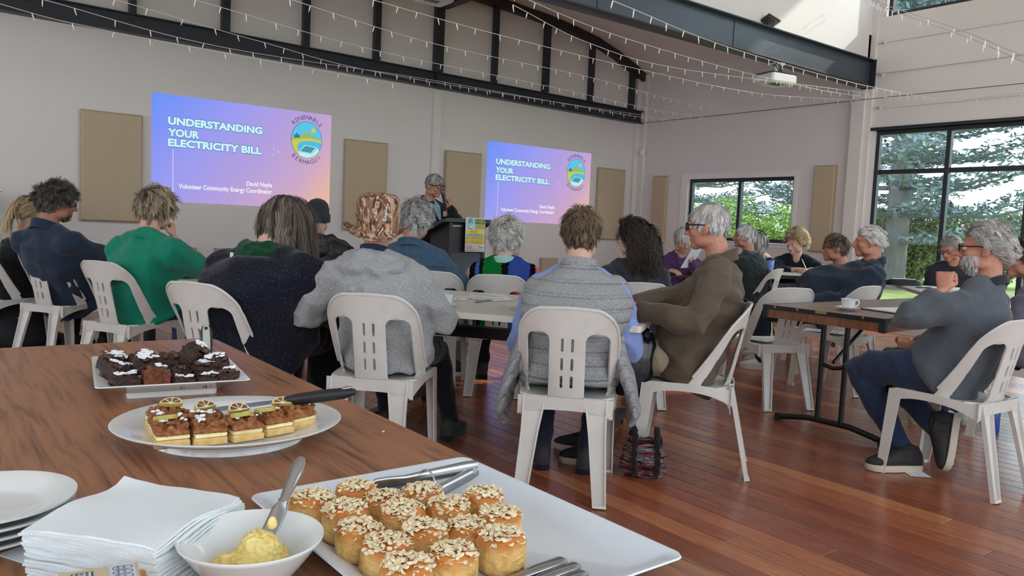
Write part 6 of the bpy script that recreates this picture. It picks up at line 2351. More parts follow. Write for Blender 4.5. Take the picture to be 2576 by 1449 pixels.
# ================================================================ lectern, poster, papers, cups, bags
m_lecg = pm('lectern dark grey', srgb(50, 58, 68), 0.4, 0.06, 3)
lc = thing('lectern', 'black lectern with slanted top beside the standing speaker', 'lectern', (4.07, 6.2, 0))
lx0, lx1, ly0, ly1 = 3.87, 4.275, 6.05, 6.38
for x in (lx0, lx1 - 0.03):
    mk('side_panel', MB().hexa([Vector(p) for p in ((x, ly0, 0.05), (x + 0.03, ly0, 0.05), (x + 0.03, ly1, 0.05), (x, ly1, 0.05), (x, ly0, 1.15), (x + 0.03, ly0, 1.15), (x + 0.03, ly1, 1.04), (x, ly1, 1.04))]), m_dk, lc)
mk('front_panel', MB().box((lx0 + 0.03, ly0 + 0.012, 0.05), (lx1 - 0.03, ly0 + 0.03, 0.87)), m_lecg, lc)
mk('front_panel', MB().box((lx0 + 0.03, ly0 + 0.03, 0.87), (lx1 - 0.03, ly0 + 0.045, 1.14)), m_dk, lc)
mk('base', MB().rbox((lx0 - 0.03, ly0 - 0.02, 0), (lx1 + 0.03, ly1 + 0.05, 0.05), 0.01), m_dk, lc)
tp = MB()
ring = [(x, y) for x, y in rrect(lx0 - 0.07, ly0 - 0.015, lx1 + 0.08, ly1 + 0.12, 0.03, 4)]
zs = lambda y, dz: 1.185 - (y - ly0) * 0.33 + dz
tp.rings([[Vector((x, y, zs(y, -0.035))) for x, y in ring], [Vector((x, y, zs(y, -0.008))) for x, y in ring], [Vector((x * 0.985 + 4.07 * 0.015, y * 0.99 + 6.25 * 0.01, zs(y, 0.0))) for x, y in ring]])
mk('top', tp, m_dk, lc, 35)
mk('lip', MB().box((lx0 - 0.05, ly1 + 0.10, zs(ly1 + 0.11, 0.0)), (lx1 + 0.05, ly1 + 0.115, zs(ly1 + 0.11, 0.025))), m_dk, lc)
mk('shelf', MB().box((lx0 + 0.03, ly0 + 0.06, 0.80), (lx1 - 0.03, ly1, 0.815)), m_lecg, lc)
mk('trim_strip', MB().box((lx0 + 0.05, ly0 + 0.024, 1.115), (4.03, ly0 + 0.029, 1.122)), m_sil, lc)

# poster on the lectern front
PO = thing('poster', 'colourful energy bill poster taped to the lectern front', 'poster', (4.14, 6.03, 1.04))
pw, ph = 0.222, 0.318
pf = frame((4.031, 6.026, 0.884), (1, 0, 0.0), (0, 0.012, 1))
def pq(name, rects, col, lev):
    mb = MB()
    for x0, y0, x1_, y1_ in rects:
        mb.add([(x0 * pw, y0 * ph, 0.0005 * lev), (x1_ * pw, y0 * ph, 0.0005 * lev), (x1_ * pw, y1_ * ph, 0.0005 * lev), (x0 * pw, y1_ * ph, 0.0005 * lev)], [(0, 1, 2, 3)])
    return mk(name, place(mb, pf), col, PO, 0, fix=False)
PC = {k: pm('poster ' + k, c, 0.55, 0.03) for k, c in dict(paper=srgb(226, 228, 226), blue=srgb(164, 200, 222), olive=srgb(150, 166, 96), yellow=srgb(222, 196, 72), cyan=srgb(132, 184, 192), orange=srgb(212, 176, 76), ink=srgb(34, 40, 40), teal=srgb(60, 140, 170)).items()}
mk('sheet', place(MB().box((0, 0, -0.0012), (pw, ph, 0)), pf), PC['paper'], PO, 0)
pq('blue_block', [(0.02, 0.66, 0.49, 0.985)], PC['blue'], 1)
pq('olive_block', [(0.49, 0.66, 0.985, 0.985)], PC['olive'], 1)
pq('yellow_band', [(0.02, 0.53, 0.985, 0.655)], PC['yellow'], 1)
pq('cyan_band', [(0.02, 0.47, 0.985, 0.53)], PC['cyan'], 1)
pq('olive_band', [(0.02, 0.225, 0.985, 0.47)], PC['olive'], 1)
pq('orange_block', [(0.05, 0.36, 0.22, 0.455), (0.25, 0.36, 0.95, 0.455), (0.05, 0.24, 0.22, 0.345), (0.25, 0.24, 0.95, 0.345)], PC['orange'], 2)
rows_ = []
for y in (0.62, 0.59, 0.56):
    rows_.append((0.22, y, 0.62, y + 0.008))
for y in (0.515, 0.485):
    rows_.append((0.15, y, 0.85, y + 0.007))
for y in (0.43, 0.405, 0.385, 0.32, 0.295, 0.27, 0.255):
    rows_.append((0.29, y, 0.90, y + 0.006))
for y in (0.17, 0.145, 0.12, 0.10):
    rows_.append((0.06, y, 0.36, y + 0.006))
rows_ += [(0.08, 0.40, 0.19, 0.412), (0.08, 0.285, 0.19, 0.297), (0.04, 0.03, 0.96, 0.036), (0.70, 0.09, 0.93, 0.096)]
pq('small_print', rows_, PC['ink'], 3)['kind'] = 'stuff'
for s, y in (('KNOW YOUR', 0.90), ('ENERGY BILL', 0.83)):
    t = text_mb(s, 0.021, 'CENTER', 0.03)
    mk('headline', place(MB().add([(p[0] + 0.735 * pw, p[1] + y * ph, 0.0015) for p in t.v], t.f), pf), PC['ink'], PO, 0, fix=False)
for s, y, sz in (('workshop', 0.72, 0.012), ('session', 0.775, 0.010), ('energy help', 0.69, 0.011)):
    pass
pq('swoosh', [(0.70, 0.155, 0.76, 0.175), (0.74, 0.140, 0.86, 0.155), (0.84, 0.128, 0.93, 0.14)], PC['ink'], 3)
LP = dict(sky=PC['teal'], sun=PC['yellow'], hill=PC['olive'], path=PC['yellow'], water=PC['cyan'], roof=PC['paper'], house=PC['paper'], panel=PC['teal'], line=PC['teal'])
lgr = MB()
def mkp(name, pts, faces, mat, lev):
    mb = MB().add([(p[0], p[1], 0.0012 + 0.0003 * lev) for p in pts], faces)
    return mk(name, place(mb, pf), mat, PO, 0, fix=False)
logo_parts(PO, mkp, 0.245 * pw, 0.825 * ph, 0.028, 0.038, LP, PC['ink'])

# papers
m_paper = pm('white paper', srgb(226, 228, 232), 0.8, 0.02)
m_print = pm('grey print', srgb(120, 122, 130), 0.8, 0.05)
m_yel = pm('yellow print', srgb(232, 206, 70), 0.7, 0.04)


def paper(x, y, z, ang, label, w=0.21, hgt=0.297, tilt=None, n=9, yellow=False, group='printed sheets', table_lines=False, curl=0.0):
    o = thing('paper_sheet', label, 'paper', (x, y, z), group)
    R = rotz(ang)
    if tilt is not None:
        R = R @ tilt
    c = Vector((x, y, z))
    g, NX, NY = [], 6, 8
    def S(u, v, d=0.0):
        return R @ Vector((u * w, v * hgt, d + curl * ((u + 0.5) ** 2) * 0.25)) + c
    mb = MB()
    for lev in (0.0, 0.0006):
        g = [[S(i / NX - 0.5, j / NY - 0.5, lev) for i in range(NX + 1)] for j in range(NY + 1)]
        vs = [p for r_ in g for p in r_]
        fs = [(j * (NX + 1) + i, j * (NX + 1) + i + 1, (j + 1) * (NX + 1) + i + 1, (j + 1) * (NX + 1) + i) for j in range(NY) for i in range(NX)]
        mb.add(vs, fs if lev else [f[::-1] for f in fs])
    mk('sheet', mb, m_paper, o, 0, fix=False)
    pr = MB()
    for k in range(n):
        v = 0.36 - 0.78 * k / n
        a, b = -0.42, rnd.uniform(0.1, 0.42)
        if k == 0:
            b = 0.0
        pr.add([S(a, v, 0.0012), S(b, v, 0.0012), S(b, v + 0.018, 0.0012), S(a, v + 0.018, 0.0012)], [(0, 1, 2, 3)])
    mk('print', pr, m_print, o, 0, fix=False)['kind'] = 'stuff'
    if yellow:
        y_ = MB()
        y_.add([S(-0.36, 0.30, 0.0014), S(-0.05, 0.30, 0.0014), S(-0.05, 0.40, 0.0014), S(-0.36, 0.40, 0.0014)], [(0, 1, 2, 3)])
        mk('yellow_mark', y_, m_yel, o, 0, fix=False)
    return o


MT = 0.713
paper(2.36, 3.75, MT, 0.9, 'printed sheet lying on the off-white table just right of the grey hoodie')
paper(2.72, 3.78, MT, -0.4, 'printed sheet lying on the off-white table behind the colourful cardigan')
paper(2.60, 3.66, MT + 0.001, 0.3, 'printed sheet half under another on the middle off-white table')
paper(2.38, 3.07, MT, -0.5, 'folded flyer lying on the off-white table near the vest woman', 0.10, 0.2)
paper(2.45, 3.13, MT + 0.04, -0.5, 'opened flyer standing up on the off-white table near the vest woman', 0.10, 0.2, Matrix.Rotation(0.5, 3, 'Y'), 8, curl=0.05)
paper(4.62, 3.27, 0.436, 0.2, 'white sheet with yellow mark on the nearer empty chair', yellow=True)
paper(5.58, 3.30, 0.436, 0.4, 'white sheet on the seat of the second empty chair')
paper(1.72, 6.02, MT, 0.2, 'printed sheet on the off-white table under the cup and saucer')
paper(6.33, 5.25, 0.93, 0.25, 'sheet of paper held up by the woman in the purple cardigan', 0.24, 0.32, Matrix.Rotation(-1.05, 3, 'X') @ Matrix.Rotation(0.0, 3, 'Z'))
paper(6.32, 5.36, 0.70, -0.4, 'sheet of paper lying in the lap of the purple cardigan', 0.22, 0.3, Matrix.Rotation(-0.15, 3, 'X'))
paper(6.40, 3.93, 0.79, 0.75, 'sheet with yellow mark held beside the large navy man', 0.24, 0.33, Matrix.Rotation(-0.95, 3, 'X'), 10, True)
paper(8.15, 5.23, 0.752, 0.5, 'sheet on the wheeled table under the blonde woman hands')
paper(7.95, 5.42, 0.752, 0.9, 'sheet on the wheeled table beside the blue tumbler')
paper(7.62, 3.55, 0.737, 0.7, 'white sheet lying on the window table beside the black pouch')
paper(4.92, 2.24, 0.7375, 1.3, 'loose sheet lying on the brown table in the blue folder')
paper(3.93, 1.78, 0.002, 0.9, 'crumpled paper scrap on the floor beside the beard man shoe', 0.12, 0.10, None, 2)
fo = thing('folder', 'open dark blue folder with papers on the brown table', 'folder', (4.75, 2.28, 0.731))
fm = rotz(-0.25)
mk('cover', MB().rbox((-0.24, -0.16, 0), (0.24, 0.16, 0.006), 0.002, fm, (4.72, 2.26, 0.7305)), pm('navy folder', srgb(34, 40, 66), 0.5), fo)
q = MB()
for k in range(4):
    q.box((-0.22 + 0.005 * k, -0.145, 0.006 + k * 0.0012), (0.10 + 0.03 * k, 0.145, 0.007 + k * 0.0012), rotz(-0.25 + 0.03 * k), (4.72, 2.26, 0.7305))
mk('sheets', q, m_paper, fo)['kind'] = 'stuff'

# cups and saucers
m_china = pm('white glazed china', srgb(222, 224, 222), 0.12, 0.01, spec=0.6)


def cup(x, y, z, ang, label):
    s_ = thing('saucer', label.replace('cup', 'saucer', 1).replace('standing on', 'under'), 'saucer', (x, y, z), 'white saucers')
    mk('dish', MB().lathe([(0.001, 0.004), (0.028, 0.003), (0.032, 0.0), (0.036, 0.004), (0.055, 0.010), (0.070, 0.017), (0.071, 0.019), (0.056, 0.014), (0.034, 0.008), (0.001, 0.007)], 36, (x, y, z)), m_china, s_, 50)
    o = thing('cup', label, 'cup', (x, y, z + 0.008), 'white cups')
    mk('bowl', MB().lathe([(0.001, 0.0), (0.026, 0.0), (0.030, 0.004), (0.037, 0.022), (0.0405, 0.058), (0.041, 0.060), (0.039, 0.060), (0.035, 0.024), (0.026, 0.006), (0.001, 0.005)], 36, (x, y, z + 0.008)), m_china, o, 50)
    R = rotz(ang)
    c = Vector((x, y, z + 0.008))
    mk('handle', MB().tube(catmull([c + R @ Vector(p) for p in ((0.038, 0, 0.050), (0.056, 0, 0.054), (0.066, 0, 0.040), (0.058, 0, 0.022), (0.036, 0, 0.018))], 5), 0.0045, 8), m_china, o, 180)
    mk('coffee', MB().lathe([(0.001, 0.0), (0.037, 0.0)], 24, (x, y, z + 0.048)), pm('coffee', srgb(60, 38, 24), 0.2), o)
    return o


cup(4.34, 2.43, 0.732, -0.6, 'white cup standing on the brown table nearest the empty chair')
cup(5.17, 2.40, 0.732, -0.6, 'white cup standing on the brown table beyond the blue folder')
cup(1.68, 6.10, 0.712, 0.3, 'white cup standing on the table beside the green shirt elbow')
cup(2.12, 3.33, 0.712, 2.4, 'white cup standing on the table hidden by the grey hoodie arm')

tb = thing('tumbler', 'pale blue travel tumbler with dark lid on the wheeled table', 'tumbler', (7.86, 5.39, 0.752))
mk('body', MB().lathe([(0.001, 0), (0.036, 0), (0.040, 0.006), (0.048, 0.13), (0.046, 0.132), (0.001, 0.13)], 28, (7.86, 5.39, 0.752)), pm('periwinkle plastic', srgb(112, 132, 206), 0.4, 0.03), tb, 50)
mk('lid', MB().lathe([(0.001, 0.0), (0.050, 0.0), (0.051, 0.014), (0.044, 0.02), (0.001, 0.02)], 28, (7.86, 5.39, 0.883)).rbox((-0.02, -0.015, 0.018), (0.02, 0.015, 0.032), 0.004, None, (7.87, 5.40, 0.883)), pm('navy lid', srgb(30, 36, 70), 0.4), tb, 50)


def pen(a, b, label, m):
    a, b = Vector(a), Vector(b)
    o = thing('pen', label, 'pen', tuple((a + b) / 2), 'pens')
    d = (b - a).normalized()
    mk('barrel', MB().tube([a, a.lerp(b, 0.85)], 0.0052, 8), m, o)
    mk('tip', MB().tube([a.lerp(b, 0.85), b - d * 0.004, b], [0.005, 0.0015, 0.0006], 8), m_sil, o)
    mk('clip', MB().tube([a + Vector((0, 0, 0.007)), a.lerp(b, 0.3) + Vector((0, 0, 0.007))], 0.0014, 5), m_sil, o)


pen((2.40, 3.46, MT + 0.005), (2.57, 3.54, MT + 0.005), 'silver pen lying on the middle off-white table', pm('silver pen', srgb(150, 150, 150), 0.3, 0.02, metal=0.7))
pen((3.16, 4.60, 0.79), (3.02, 4.62, 0.74), 'black pen held by the person in the denim jacket', m_dk)
pen(tuple(pen_blond + Vector((0.03, 0.05, 0.10))), tuple(pen_blond + Vector((-0.02, -0.04, 0.0))), 'white pen in the blonde woman hand', m_white)
pen((7.50, 3.40, 0.741), (7.36, 3.50, 0.741), 'dark pen lying on the window table', m_dk)

pc_ = thing('pouch', 'black zip pouch on the table by the big window', 'pouch', (7.62, 3.72, 0.737))
mk('body', MB().loft([((7.62, 3.72, 0.737), (0.13, -0.10, 0), (0.05, 0.07, 0)), ((7.62, 3.72, 0.775), (0.125, -0.095, 0), (0.048, 0.066, 0)), ((7.62, 3.72, 0.795), (0.09, -0.07, 0), (0.03, 0.04, 0))], 20, 3.5), m_bagb, pc_, 60)
mk('zip', MB().tube([(7.53, 3.79, 0.797), (7.62, 3.72, 0.801), (7.71, 3.65, 0.797)], 0.004, 6), m_sil, pc_)
mk('strap', MB().tube(catmull([(7.52, 3.80, 0.78), (7.46, 3.88, 0.76), (7.40, 3.84, 0.744), (7.42, 3.78, 0.744)], 5), 0.006, 6), m_bagb, pc_)
tbx = thing('box', 'small pale box on the table before the man by the window', 'box', (8.05, 3.55, 0.737))
mk('body', MB().rbox((-0.06, -0.04, 0), (0.06, 0.04, 0.085), 0.004, rotz(0.6), (8.02, 3.50, 0.737)), pm('pale card', srgb(196, 190, 182), 0.7), tbx)
mk('lid', MB().rbox((-0.062, -0.042, 0.085), (0.062, 0.042, 0.096), 0.003, rotz(0.6), (8.02, 3.50, 0.737)), pm('pale card lid', srgb(206, 200, 192), 0.7), tbx)

# woven bag by the vest woman's chair
def woven():
    t = NT('woven striped yarn')
    v = t.coords((1, 1, 1), 'World')
    s = t.node('ShaderNodeSeparateXYZ')
    t.link(v, s.inputs[0])
    n1 = t.noise(t.coords((3, 3, 34), 'World'), 3.0, 2, 0.6)
    c = t.ramp(n1, [(0.0, srgb(26, 20, 24)), (0.40, srgb(46, 28, 34)), (0.47, srgb(140, 66, 74)), (0.50, srgb(36, 28, 34)), (0.56, srgb(176, 160, 150)), (0.585, srgb(40, 30, 36)), (0.64, srgb(96, 128, 140)), (0.67, srgb(60, 38, 40)), (0.75, srgb(168, 110, 80)), (0.80, srgb(30, 24, 28))])
    t.color(c)
    t.set(0.95, 0, 0.1)
    w = t.node('ShaderNodeTexWave')
    w.bands_direction = 'Z'
    w.inputs['Scale'].default_value = 45
    w.inputs['Distortion'].default_value = 1.5
    t.link(v, w.inputs['Vector'])
    t.bump(w.outputs['Fac'], 0.7, 0.006)
    return t.m


wbag = thing('woven_bag', 'dark striped woven bag standing on the floor beside the vest woman chair', 'bag', (2.70, 2.46, 0))
bc_ = Vector((2.695, 2.455, 0))
bx = Vector((0.77, -0.63, 0))
by = Vector((0.63, 0.77, 0))
bgm = MB()
bgm.loft([(bc_ + Vector((0, 0, 0.0)), bx * 0.085, by * 0.060), (bc_ + Vector((0, 0, 0.03)), bx * 0.110, by * 0.085), (bc_ + Vector((0, 0, 0.08)), bx * 0.108, by * 0.085), (bc_ + Vector((0, 0, 0.13)) - bx * 0.004, bx * 0.090, by * 0.07), (bc_ + Vector((0, 0, 0.175)), bx * 0.070, by * 0.052), (bc_ + Vector((0, 0, 0.165)), bx * 0.060, by * 0.044), (bc_ + Vector((0, 0, 0.09)), bx * 0.05, by * 0.04)], 32, 2.2)
bdy = dress(remesh(bgm, 0.006, 1), 'body', woven(), wbag, 0.006, 40, 4)
m_braid = cloth('dark braid', srgb(30, 26, 28), 0.3, 60, 0.6, 200)
for sx in (-1, 1):
    q = catmull([bc_ + bx * sx * 0.05 - by * 0.085 + Vector((0, 0, 0.02)), bc_ + bx * sx * 0.055 - by * 0.08 + Vector((0, 0, 0.10)), bc_ + bx * sx * 0.05 - by * 0.045 + Vector((0, 0, 0.19)), bc_ + bx * sx * 0.055 + Vector((0, 0, 0.225)), bc_ + bx * sx * 0.06 + by * 0.03 + Vector((0, 0, 0.18))], 8)
    b = MB()
    for ph_ in (0, PI):
        b.tube([p + Vector((0, 0, 1)).cross(Vector((1, 0.3, 0))).normalized() * 0.005 * math.cos(i * 0.9 + ph_) + bx * 0.005 * math.sin(i * 0.9 + ph_) for i, p in enumerate(q)], 0.009, 7)
    mk('braided_strap', b, m_braid, wbag, 180)
mk('tassel', MB().tube([bc_ + bx * 0.058 + Vector((0, 0, 0.21)), bc_ + bx * 0.075 + Vector((0, 0, 0.17)), bc_ + bx * 0.08 + Vector((0, 0, 0.13))], [0.008, 0.010, 0.006], 7), m_braid, wbag, 180)
mk('zip_pull', MB().rbox((-0.008, -0.003, -0.022), (0.008, 0.003, 0.022), 0.002, rotz(-0.7), bc_ - bx * 0.06 + Vector((0, 0, 0.235))), m_sil, wbag)

# black satchel hanging between the vest woman and the table end
sb_ = thing('satchel', 'glossy black satchel hanging at the table corner before the brown jacket', 'bag', (2.72, 2.60, 0.45))
m_gl = pm('glossy black vinyl', srgb(16, 17, 20), 0.22, 0.1, 12, 0.3, 18, 0.01)
q = MB().loft([((2.735, 2.60, 0.35), (0.05, -0.05, 0), (0.035, 0.035, 0)), ((2.73, 2.60, 0.46), (0.08, -0.07, 0), (0.045, 0.05, 0)), ((2.73, 2.60, 0.60), (0.085, -0.075, 0), (0.05, 0.05, 0)), ((2.73, 2.60, 0.66), (0.07, -0.06, 0), (0.03, 0.03, 0))], 22, 2.6)
mk('body', q, m_gl, sb_, 70)
mk('strap', MB().tube(catmull([(2.68, 2.62, 0.66), (2.70, 2.65, 0.72), (2.78, 2.60, 0.70), (2.79, 2.55, 0.64)], 6), 0.012, 7), m_gl, sb_)
mk('buckle', MB().rbox((-0.012, -0.004, -0.006), (0.012, 0.004, 0.006), 0.002, rotz(-0.75), (2.70, 2.535, 0.58)), m_sil, sb_)

gb = thing('duffel_bag', 'olive green duffel bag on the floor under the window table', 'bag', (7.2, 3.0, 0))
q = MB().loft([((6.78, 3.10, 0.12), (0.0, 0.02, 0.02), (0.02, -0.02, 0)), ((6.82, 3.09, 0.14), (0.0, 0.11, 0.0), (0, 0, 0.13)), ((7.05, 3.03, 0.15), (0.0, 0.14, 0.0), (0, 0, 0.15)), ((7.35, 2.95, 0.15), (0.0, 0.14, 0.0), (0, 0, 0.15)), ((7.52, 2.91, 0.14), (0.0, 0.11, 0.0), (0, 0, 0.13)), ((7.56, 2.90, 0.12), (0.0, 0.02, 0.0), (0, 0, 0.02))], 24, 2.6)
mk('body', q, cloth('olive canvas', srgb(62, 64, 40), 0.12), gb, 70)
mk('strap', MB().tube(catmull([(6.95, 2.92, 0.05), (6.95, 2.88, 0.25), (7.0, 2.98, 0.34), (7.35, 2.90, 0.34), (7.42, 2.80, 0.25), (7.42, 2.83, 0.05)], 6), 0.012, 6), m_dk, gb)
mk('zip', MB().tube([(6.86, 3.07, 0.283), (7.1, 3.02, 0.302), (7.5, 2.92, 0.275)], 0.005, 6), m_sil, gb)

bb = thing('water_bottle', 'blue bottle standing on the floor behind the beard man chair', 'bottle', (5.27, 1.95, 0))
mk('body', MB().lathe([(0.001, 0), (0.034, 0), (0.036, 0.01), (0.036, 0.15), (0.022, 0.18), (0.001, 0.18)], 24, (5.27, 1.95, 0)), pm('cobalt bottle', srgb(40, 66, 150), 0.25, 0.05), bb, 50)
mk('cap', MB().lathe([(0.001, 0.18), (0.02, 0.18), (0.02, 0.21), (0.001, 0.212)], 20, (5.27, 1.95, 0)), m_dk, bb, 50)
# ================================================================ food table
FT = TZ   # table surface


def rdish(cx, cy_, z0, wx, wy, ang, rim_h, inset, th, rad, name, label, cat='plate', foot=None):
    """rectangular platter: flat bottom, sloping flared sides, thin rim"""
    R = rotz(ang)
    c = Vector((cx, cy_, z0))
    o = thing(name, label, cat, (cx, cy_, z0))
    def rr_(i, z, r):
        return [Vector((x, y, z)) for x, y in rrect(-wx / 2 + i, -wy / 2 + i, wx / 2 - i, wy / 2 - i, r, 6)]
    rings = [rr_(inset + 0.012, 0.0, rad * 0.5), rr_(inset + 0.004, 0.001, rad * 0.5), rr_(0.006, rim_h - th, rad), rr_(0.0, rim_h - th * 0.5, rad), rr_(0.001, rim_h, rad), rr_(0.012, rim_h - 0.001, rad), rr_(inset + 0.004, th + 0.002, rad * 0.5), rr_(inset + 0.012, th, rad * 0.5)]
    mk('dish', MB().rings(rings, True, R, c), m_china if 'tray' not in name else m_mel, o, 50)
    if foot:
        rg = [rr_(foot, -0.012, 0.01), rr_(foot - 0.002, 0.003, 0.01)]
        rg += [rr_(foot + 0.006, 0.003, 0.01), rr_(foot + 0.006, -0.012, 0.01)]
        f = MB().rings(rg, False, R, c)
        n = len(rg[0])
        for j in range(n):
            k = (j + 1) % n
            f.f.append((3 * n + j, 3 * n + k, k, j))
        mk('foot', f, m_china, o, 50)
    return o


m_mel = pm('white melamine', srgb(214, 222, 230), 0.18, 0.015, 4, spec=0.55)
rdish(0.531, 0.797, FT, 0.356, 0.455, 0.02, 0.026, 0.036, 0.004, 0.016, 'serving_tray', 'large white rectangular tray of oat topped scones', 'tray')

# scones
def scone_mat():
    t = NT('baked scone')
    v = t.coords((1, 1, 1), 'Object')
    n = t.noise(v, 45, 5, 0.7)
    c = t.ramp(n, [(0.25, srgb(190, 130, 66)), (0.45, srgb(222, 176, 104)), (0.7, srgb(236, 204, 140))])
    s = t.node('ShaderNodeSeparateXYZ')
    t.link(v, s.inputs[0])
    z = t.ramp(s.outputs[2], [(0.000, (0, 0, 0, 1)), (0.006, (1, 1, 1, 1)), (0.026, (1, 1, 1, 1)), (0.036, (0, 0, 0, 1))])
    nn = t.noise(v, 30, 3, 0.6)
    brown = t.ramp(nn, [(0.3, srgb(184, 104, 46)), (0.7, srgb(216, 146, 76))])
    t.color(t.mix(z, brown, c))
    t.set(0.75, 0, 0.25)
    cr2 = t.node('ShaderNodeTexVoronoi')
    cr2.feature = 'DISTANCE_TO_EDGE'
    cr2.inputs['Scale'].default_value = 70
    t.link(t.coords((1, 1, 1.8), 'Object'), cr2.inputs['Vector'])
    t.bump(t.mix(0.5, n, cr2.outputs['Distance']), 0.9, 0.006)
    return t.m


m_scone = scone_mat()
m_oat = pm('rolled oat', srgb(236, 220, 182), 0.8, 0.12, 200, 0.3, 900, 0.0008)


def scone_me(seed):
    g = random.Random(seed)
    mb = MB()
    prof = [(0.001, 0.0), (0.022, 0.0), (0.0262, 0.003), (0.0278, 0.012), (0.0275, 0.022), (0.0272, 0.030), (0.0262, 0.036), (0.0225, 0.0395), (0.012, 0.041), (0.001, 0.0415)]
    n = 40
    rings = []
    for r, z in prof:
        rg = []
        for j in range(n):
            a = 2 * PI * j / n
            rr_ = r * (1 + 0.030 * math.sin(a * 3 + seed) + 0.018 * math.sin(a * 7 + seed * 2 + z * 200)) + (0.0008 * math.sin(a * 13 + z * 700 + seed) if r > 0.02 else 0)
            rg.append(Vector((rr_ * math.cos(a), rr_ * math.sin(a), z + (0.0016 * math.sin(a * 2 + seed) * z / 0.04))))
        rings.append(rg)
    mb.rings(rings)
    oats = MB()
    for k in range(130):
        r = 0.0265 * math.sqrt(g.random())
        a = g.random() * 2 * PI
        z = 0.0415 - 0.0045 * (r / 0.026) ** 4 + g.random() * 0.0035
        edge = r > 0.0235
        c = Vector((r * math.cos(a), r * math.sin(a), z - (g.random() * 0.006 if edge else 0)))
        R = Matrix.Rotation(g.random() * 6.28, 3, 'Z') @ Matrix.Rotation(g.uniform(-0.7, 0.7) + (0.6 if edge else 0), 3, 'X') @ Matrix.Rotation(g.uniform(-0.5, 0.5), 3, 'Y')
        L, Wd = g.uniform(0.0030, 0.0046), g.uniform(0.0021, 0.0031)
        up_ = [Vector((L * math.cos(2 * PI * j / 8), Wd * math.sin(2 * PI * j / 8), 0.0009 * math.cos(4 * PI * j / 8))) for j in range(8)]
        oats.rings([[q * 0.92 - Vector((0, 0, 0.0004)) for q in up_], up_, [q * 0.8 + Vector((0, 0, 0.0006)) for q in up_]], True, R, c)
    return mesh_of('bun', mb.v, mb.f, m_scone, 60), mesh_of('oats', oats.v, oats.f, m_oat, 60)


sm_ = [scone_me(i + 1) for i in range(4)]
SCN = [(0.4, 0.928), (0.465, 0.936), (0.482, 0.885), (0.536, 0.878), (0.598, 0.826), (0.418, 0.868), (0.536, 0.815), (0.578, 0.762), (0.476, 0.826), (0.408, 0.810), (0.470, 0.765), (0.522, 0.752), (0.533, 0.697), (0.412, 0.748), (0.404, 0.688), (0.462, 0.692)]
WHERE = ['at the back corner of the tray beside the knife handle', 'at the back of the tray nearest the tongs tip', 'second row back, just in front of the tongs tip', 'in front of the tongs wire ring', 'alone at the back under the tongs hinge', 'behind the butter bowl, second from the tray corner', 'between the tongs and the tray middle', 'at the tray side nearest the floor', 'in the middle of the tray, back row', 'nearest the butter bowl rim', 'in the very middle of the tray', 'right of the tray middle', 'nearest the knife handles', 'in front of the butter bowl side row', 'at the front edge by the butter bowl', 'at the front edge beside the knives']
for i, (x, y) in enumerate(SCN):
    o = thing('scone', 'round oat topped scone ' + WHERE[i], 'scone', (x, y, FT + 0.0045), 'oat topped scones', rnd.random() * 6.28)
    b, oa = sm_[i % 4]
    k = rnd.uniform(0.97, 1.06)
    o.scale = (k, k, k * rnd.uniform(0.95, 1.05))
    link('bun', b, o)
    link('oats', oa, o)['kind'] = 'stuff'

# tongs
m_ss = pm('stainless steel', srgb(168, 170, 172), 0.22, 0.06, 40, metal=1.0)
tg = thing('tongs', 'stainless steel tongs lying at the back of the scone tray', 'tongs', (0.6, 0.945, FT + 0.03))
hinge = Vector((0.668, 0.945, FT + 0.034))
for k, (tip, zt_) in enumerate((((0.500, 0.955), 0.026), ((0.515, 0.905), 0.010))):
    tip = Vector((tip[0], tip[1], FT + zt_))
    d = (tip - hinge).normalized()
    sd = d.cross(Vector((0, 0, 1))).normalized()
    upn = sd.cross(d)
    secs = []
    for q, w_, h_ in ((0, 0.008, 0.006), (0.1, 0.0095, 0.0065), (0.45, 0.009, 0.005), (0.7, 0.008, 0.0035), (0.85, 0.011, 0.003), (0.97, 0.012, 0.0025), (1.0, 0.008, 0.002)):
        secs.append((hinge.lerp(tip, q) + upn * (0.004 if k == 0 else -0.004), upn * w_, sd * h_))
    a_ = mk('arm', MB().loft(secs, 14, 3.0), m_ss, tg, 50)
    tt = MB()
    for j in range(5):
        p = hinge.lerp(tip, 0.74 + 0.05 * j) - upn * 0.010
        tt.tube([p + sd * 0.003, p - sd * 0.003], [0.0035, 0.0035], 8)
    mk('scallop', tt, m_ss, a_, 60)
mk('rivet', MB().tube([hinge + Vector((-0.008, -0.009, 0)), hinge + Vector((-0.008, 0.009, 0))], 0.0042, 14), m_sil, tg)
wr = hinge.lerp(Vector((0.505, 0.93, FT + 0.018)), 0.55)
mk('ring', MB().tube([wr + Vector((0.0, 0.022 * math.cos(a), 0.018 * math.sin(a) + 0.004)) for a in [2 * PI * j / 16 for j in range(17)]], 0.0014, 6), m_sil, tg, 180)

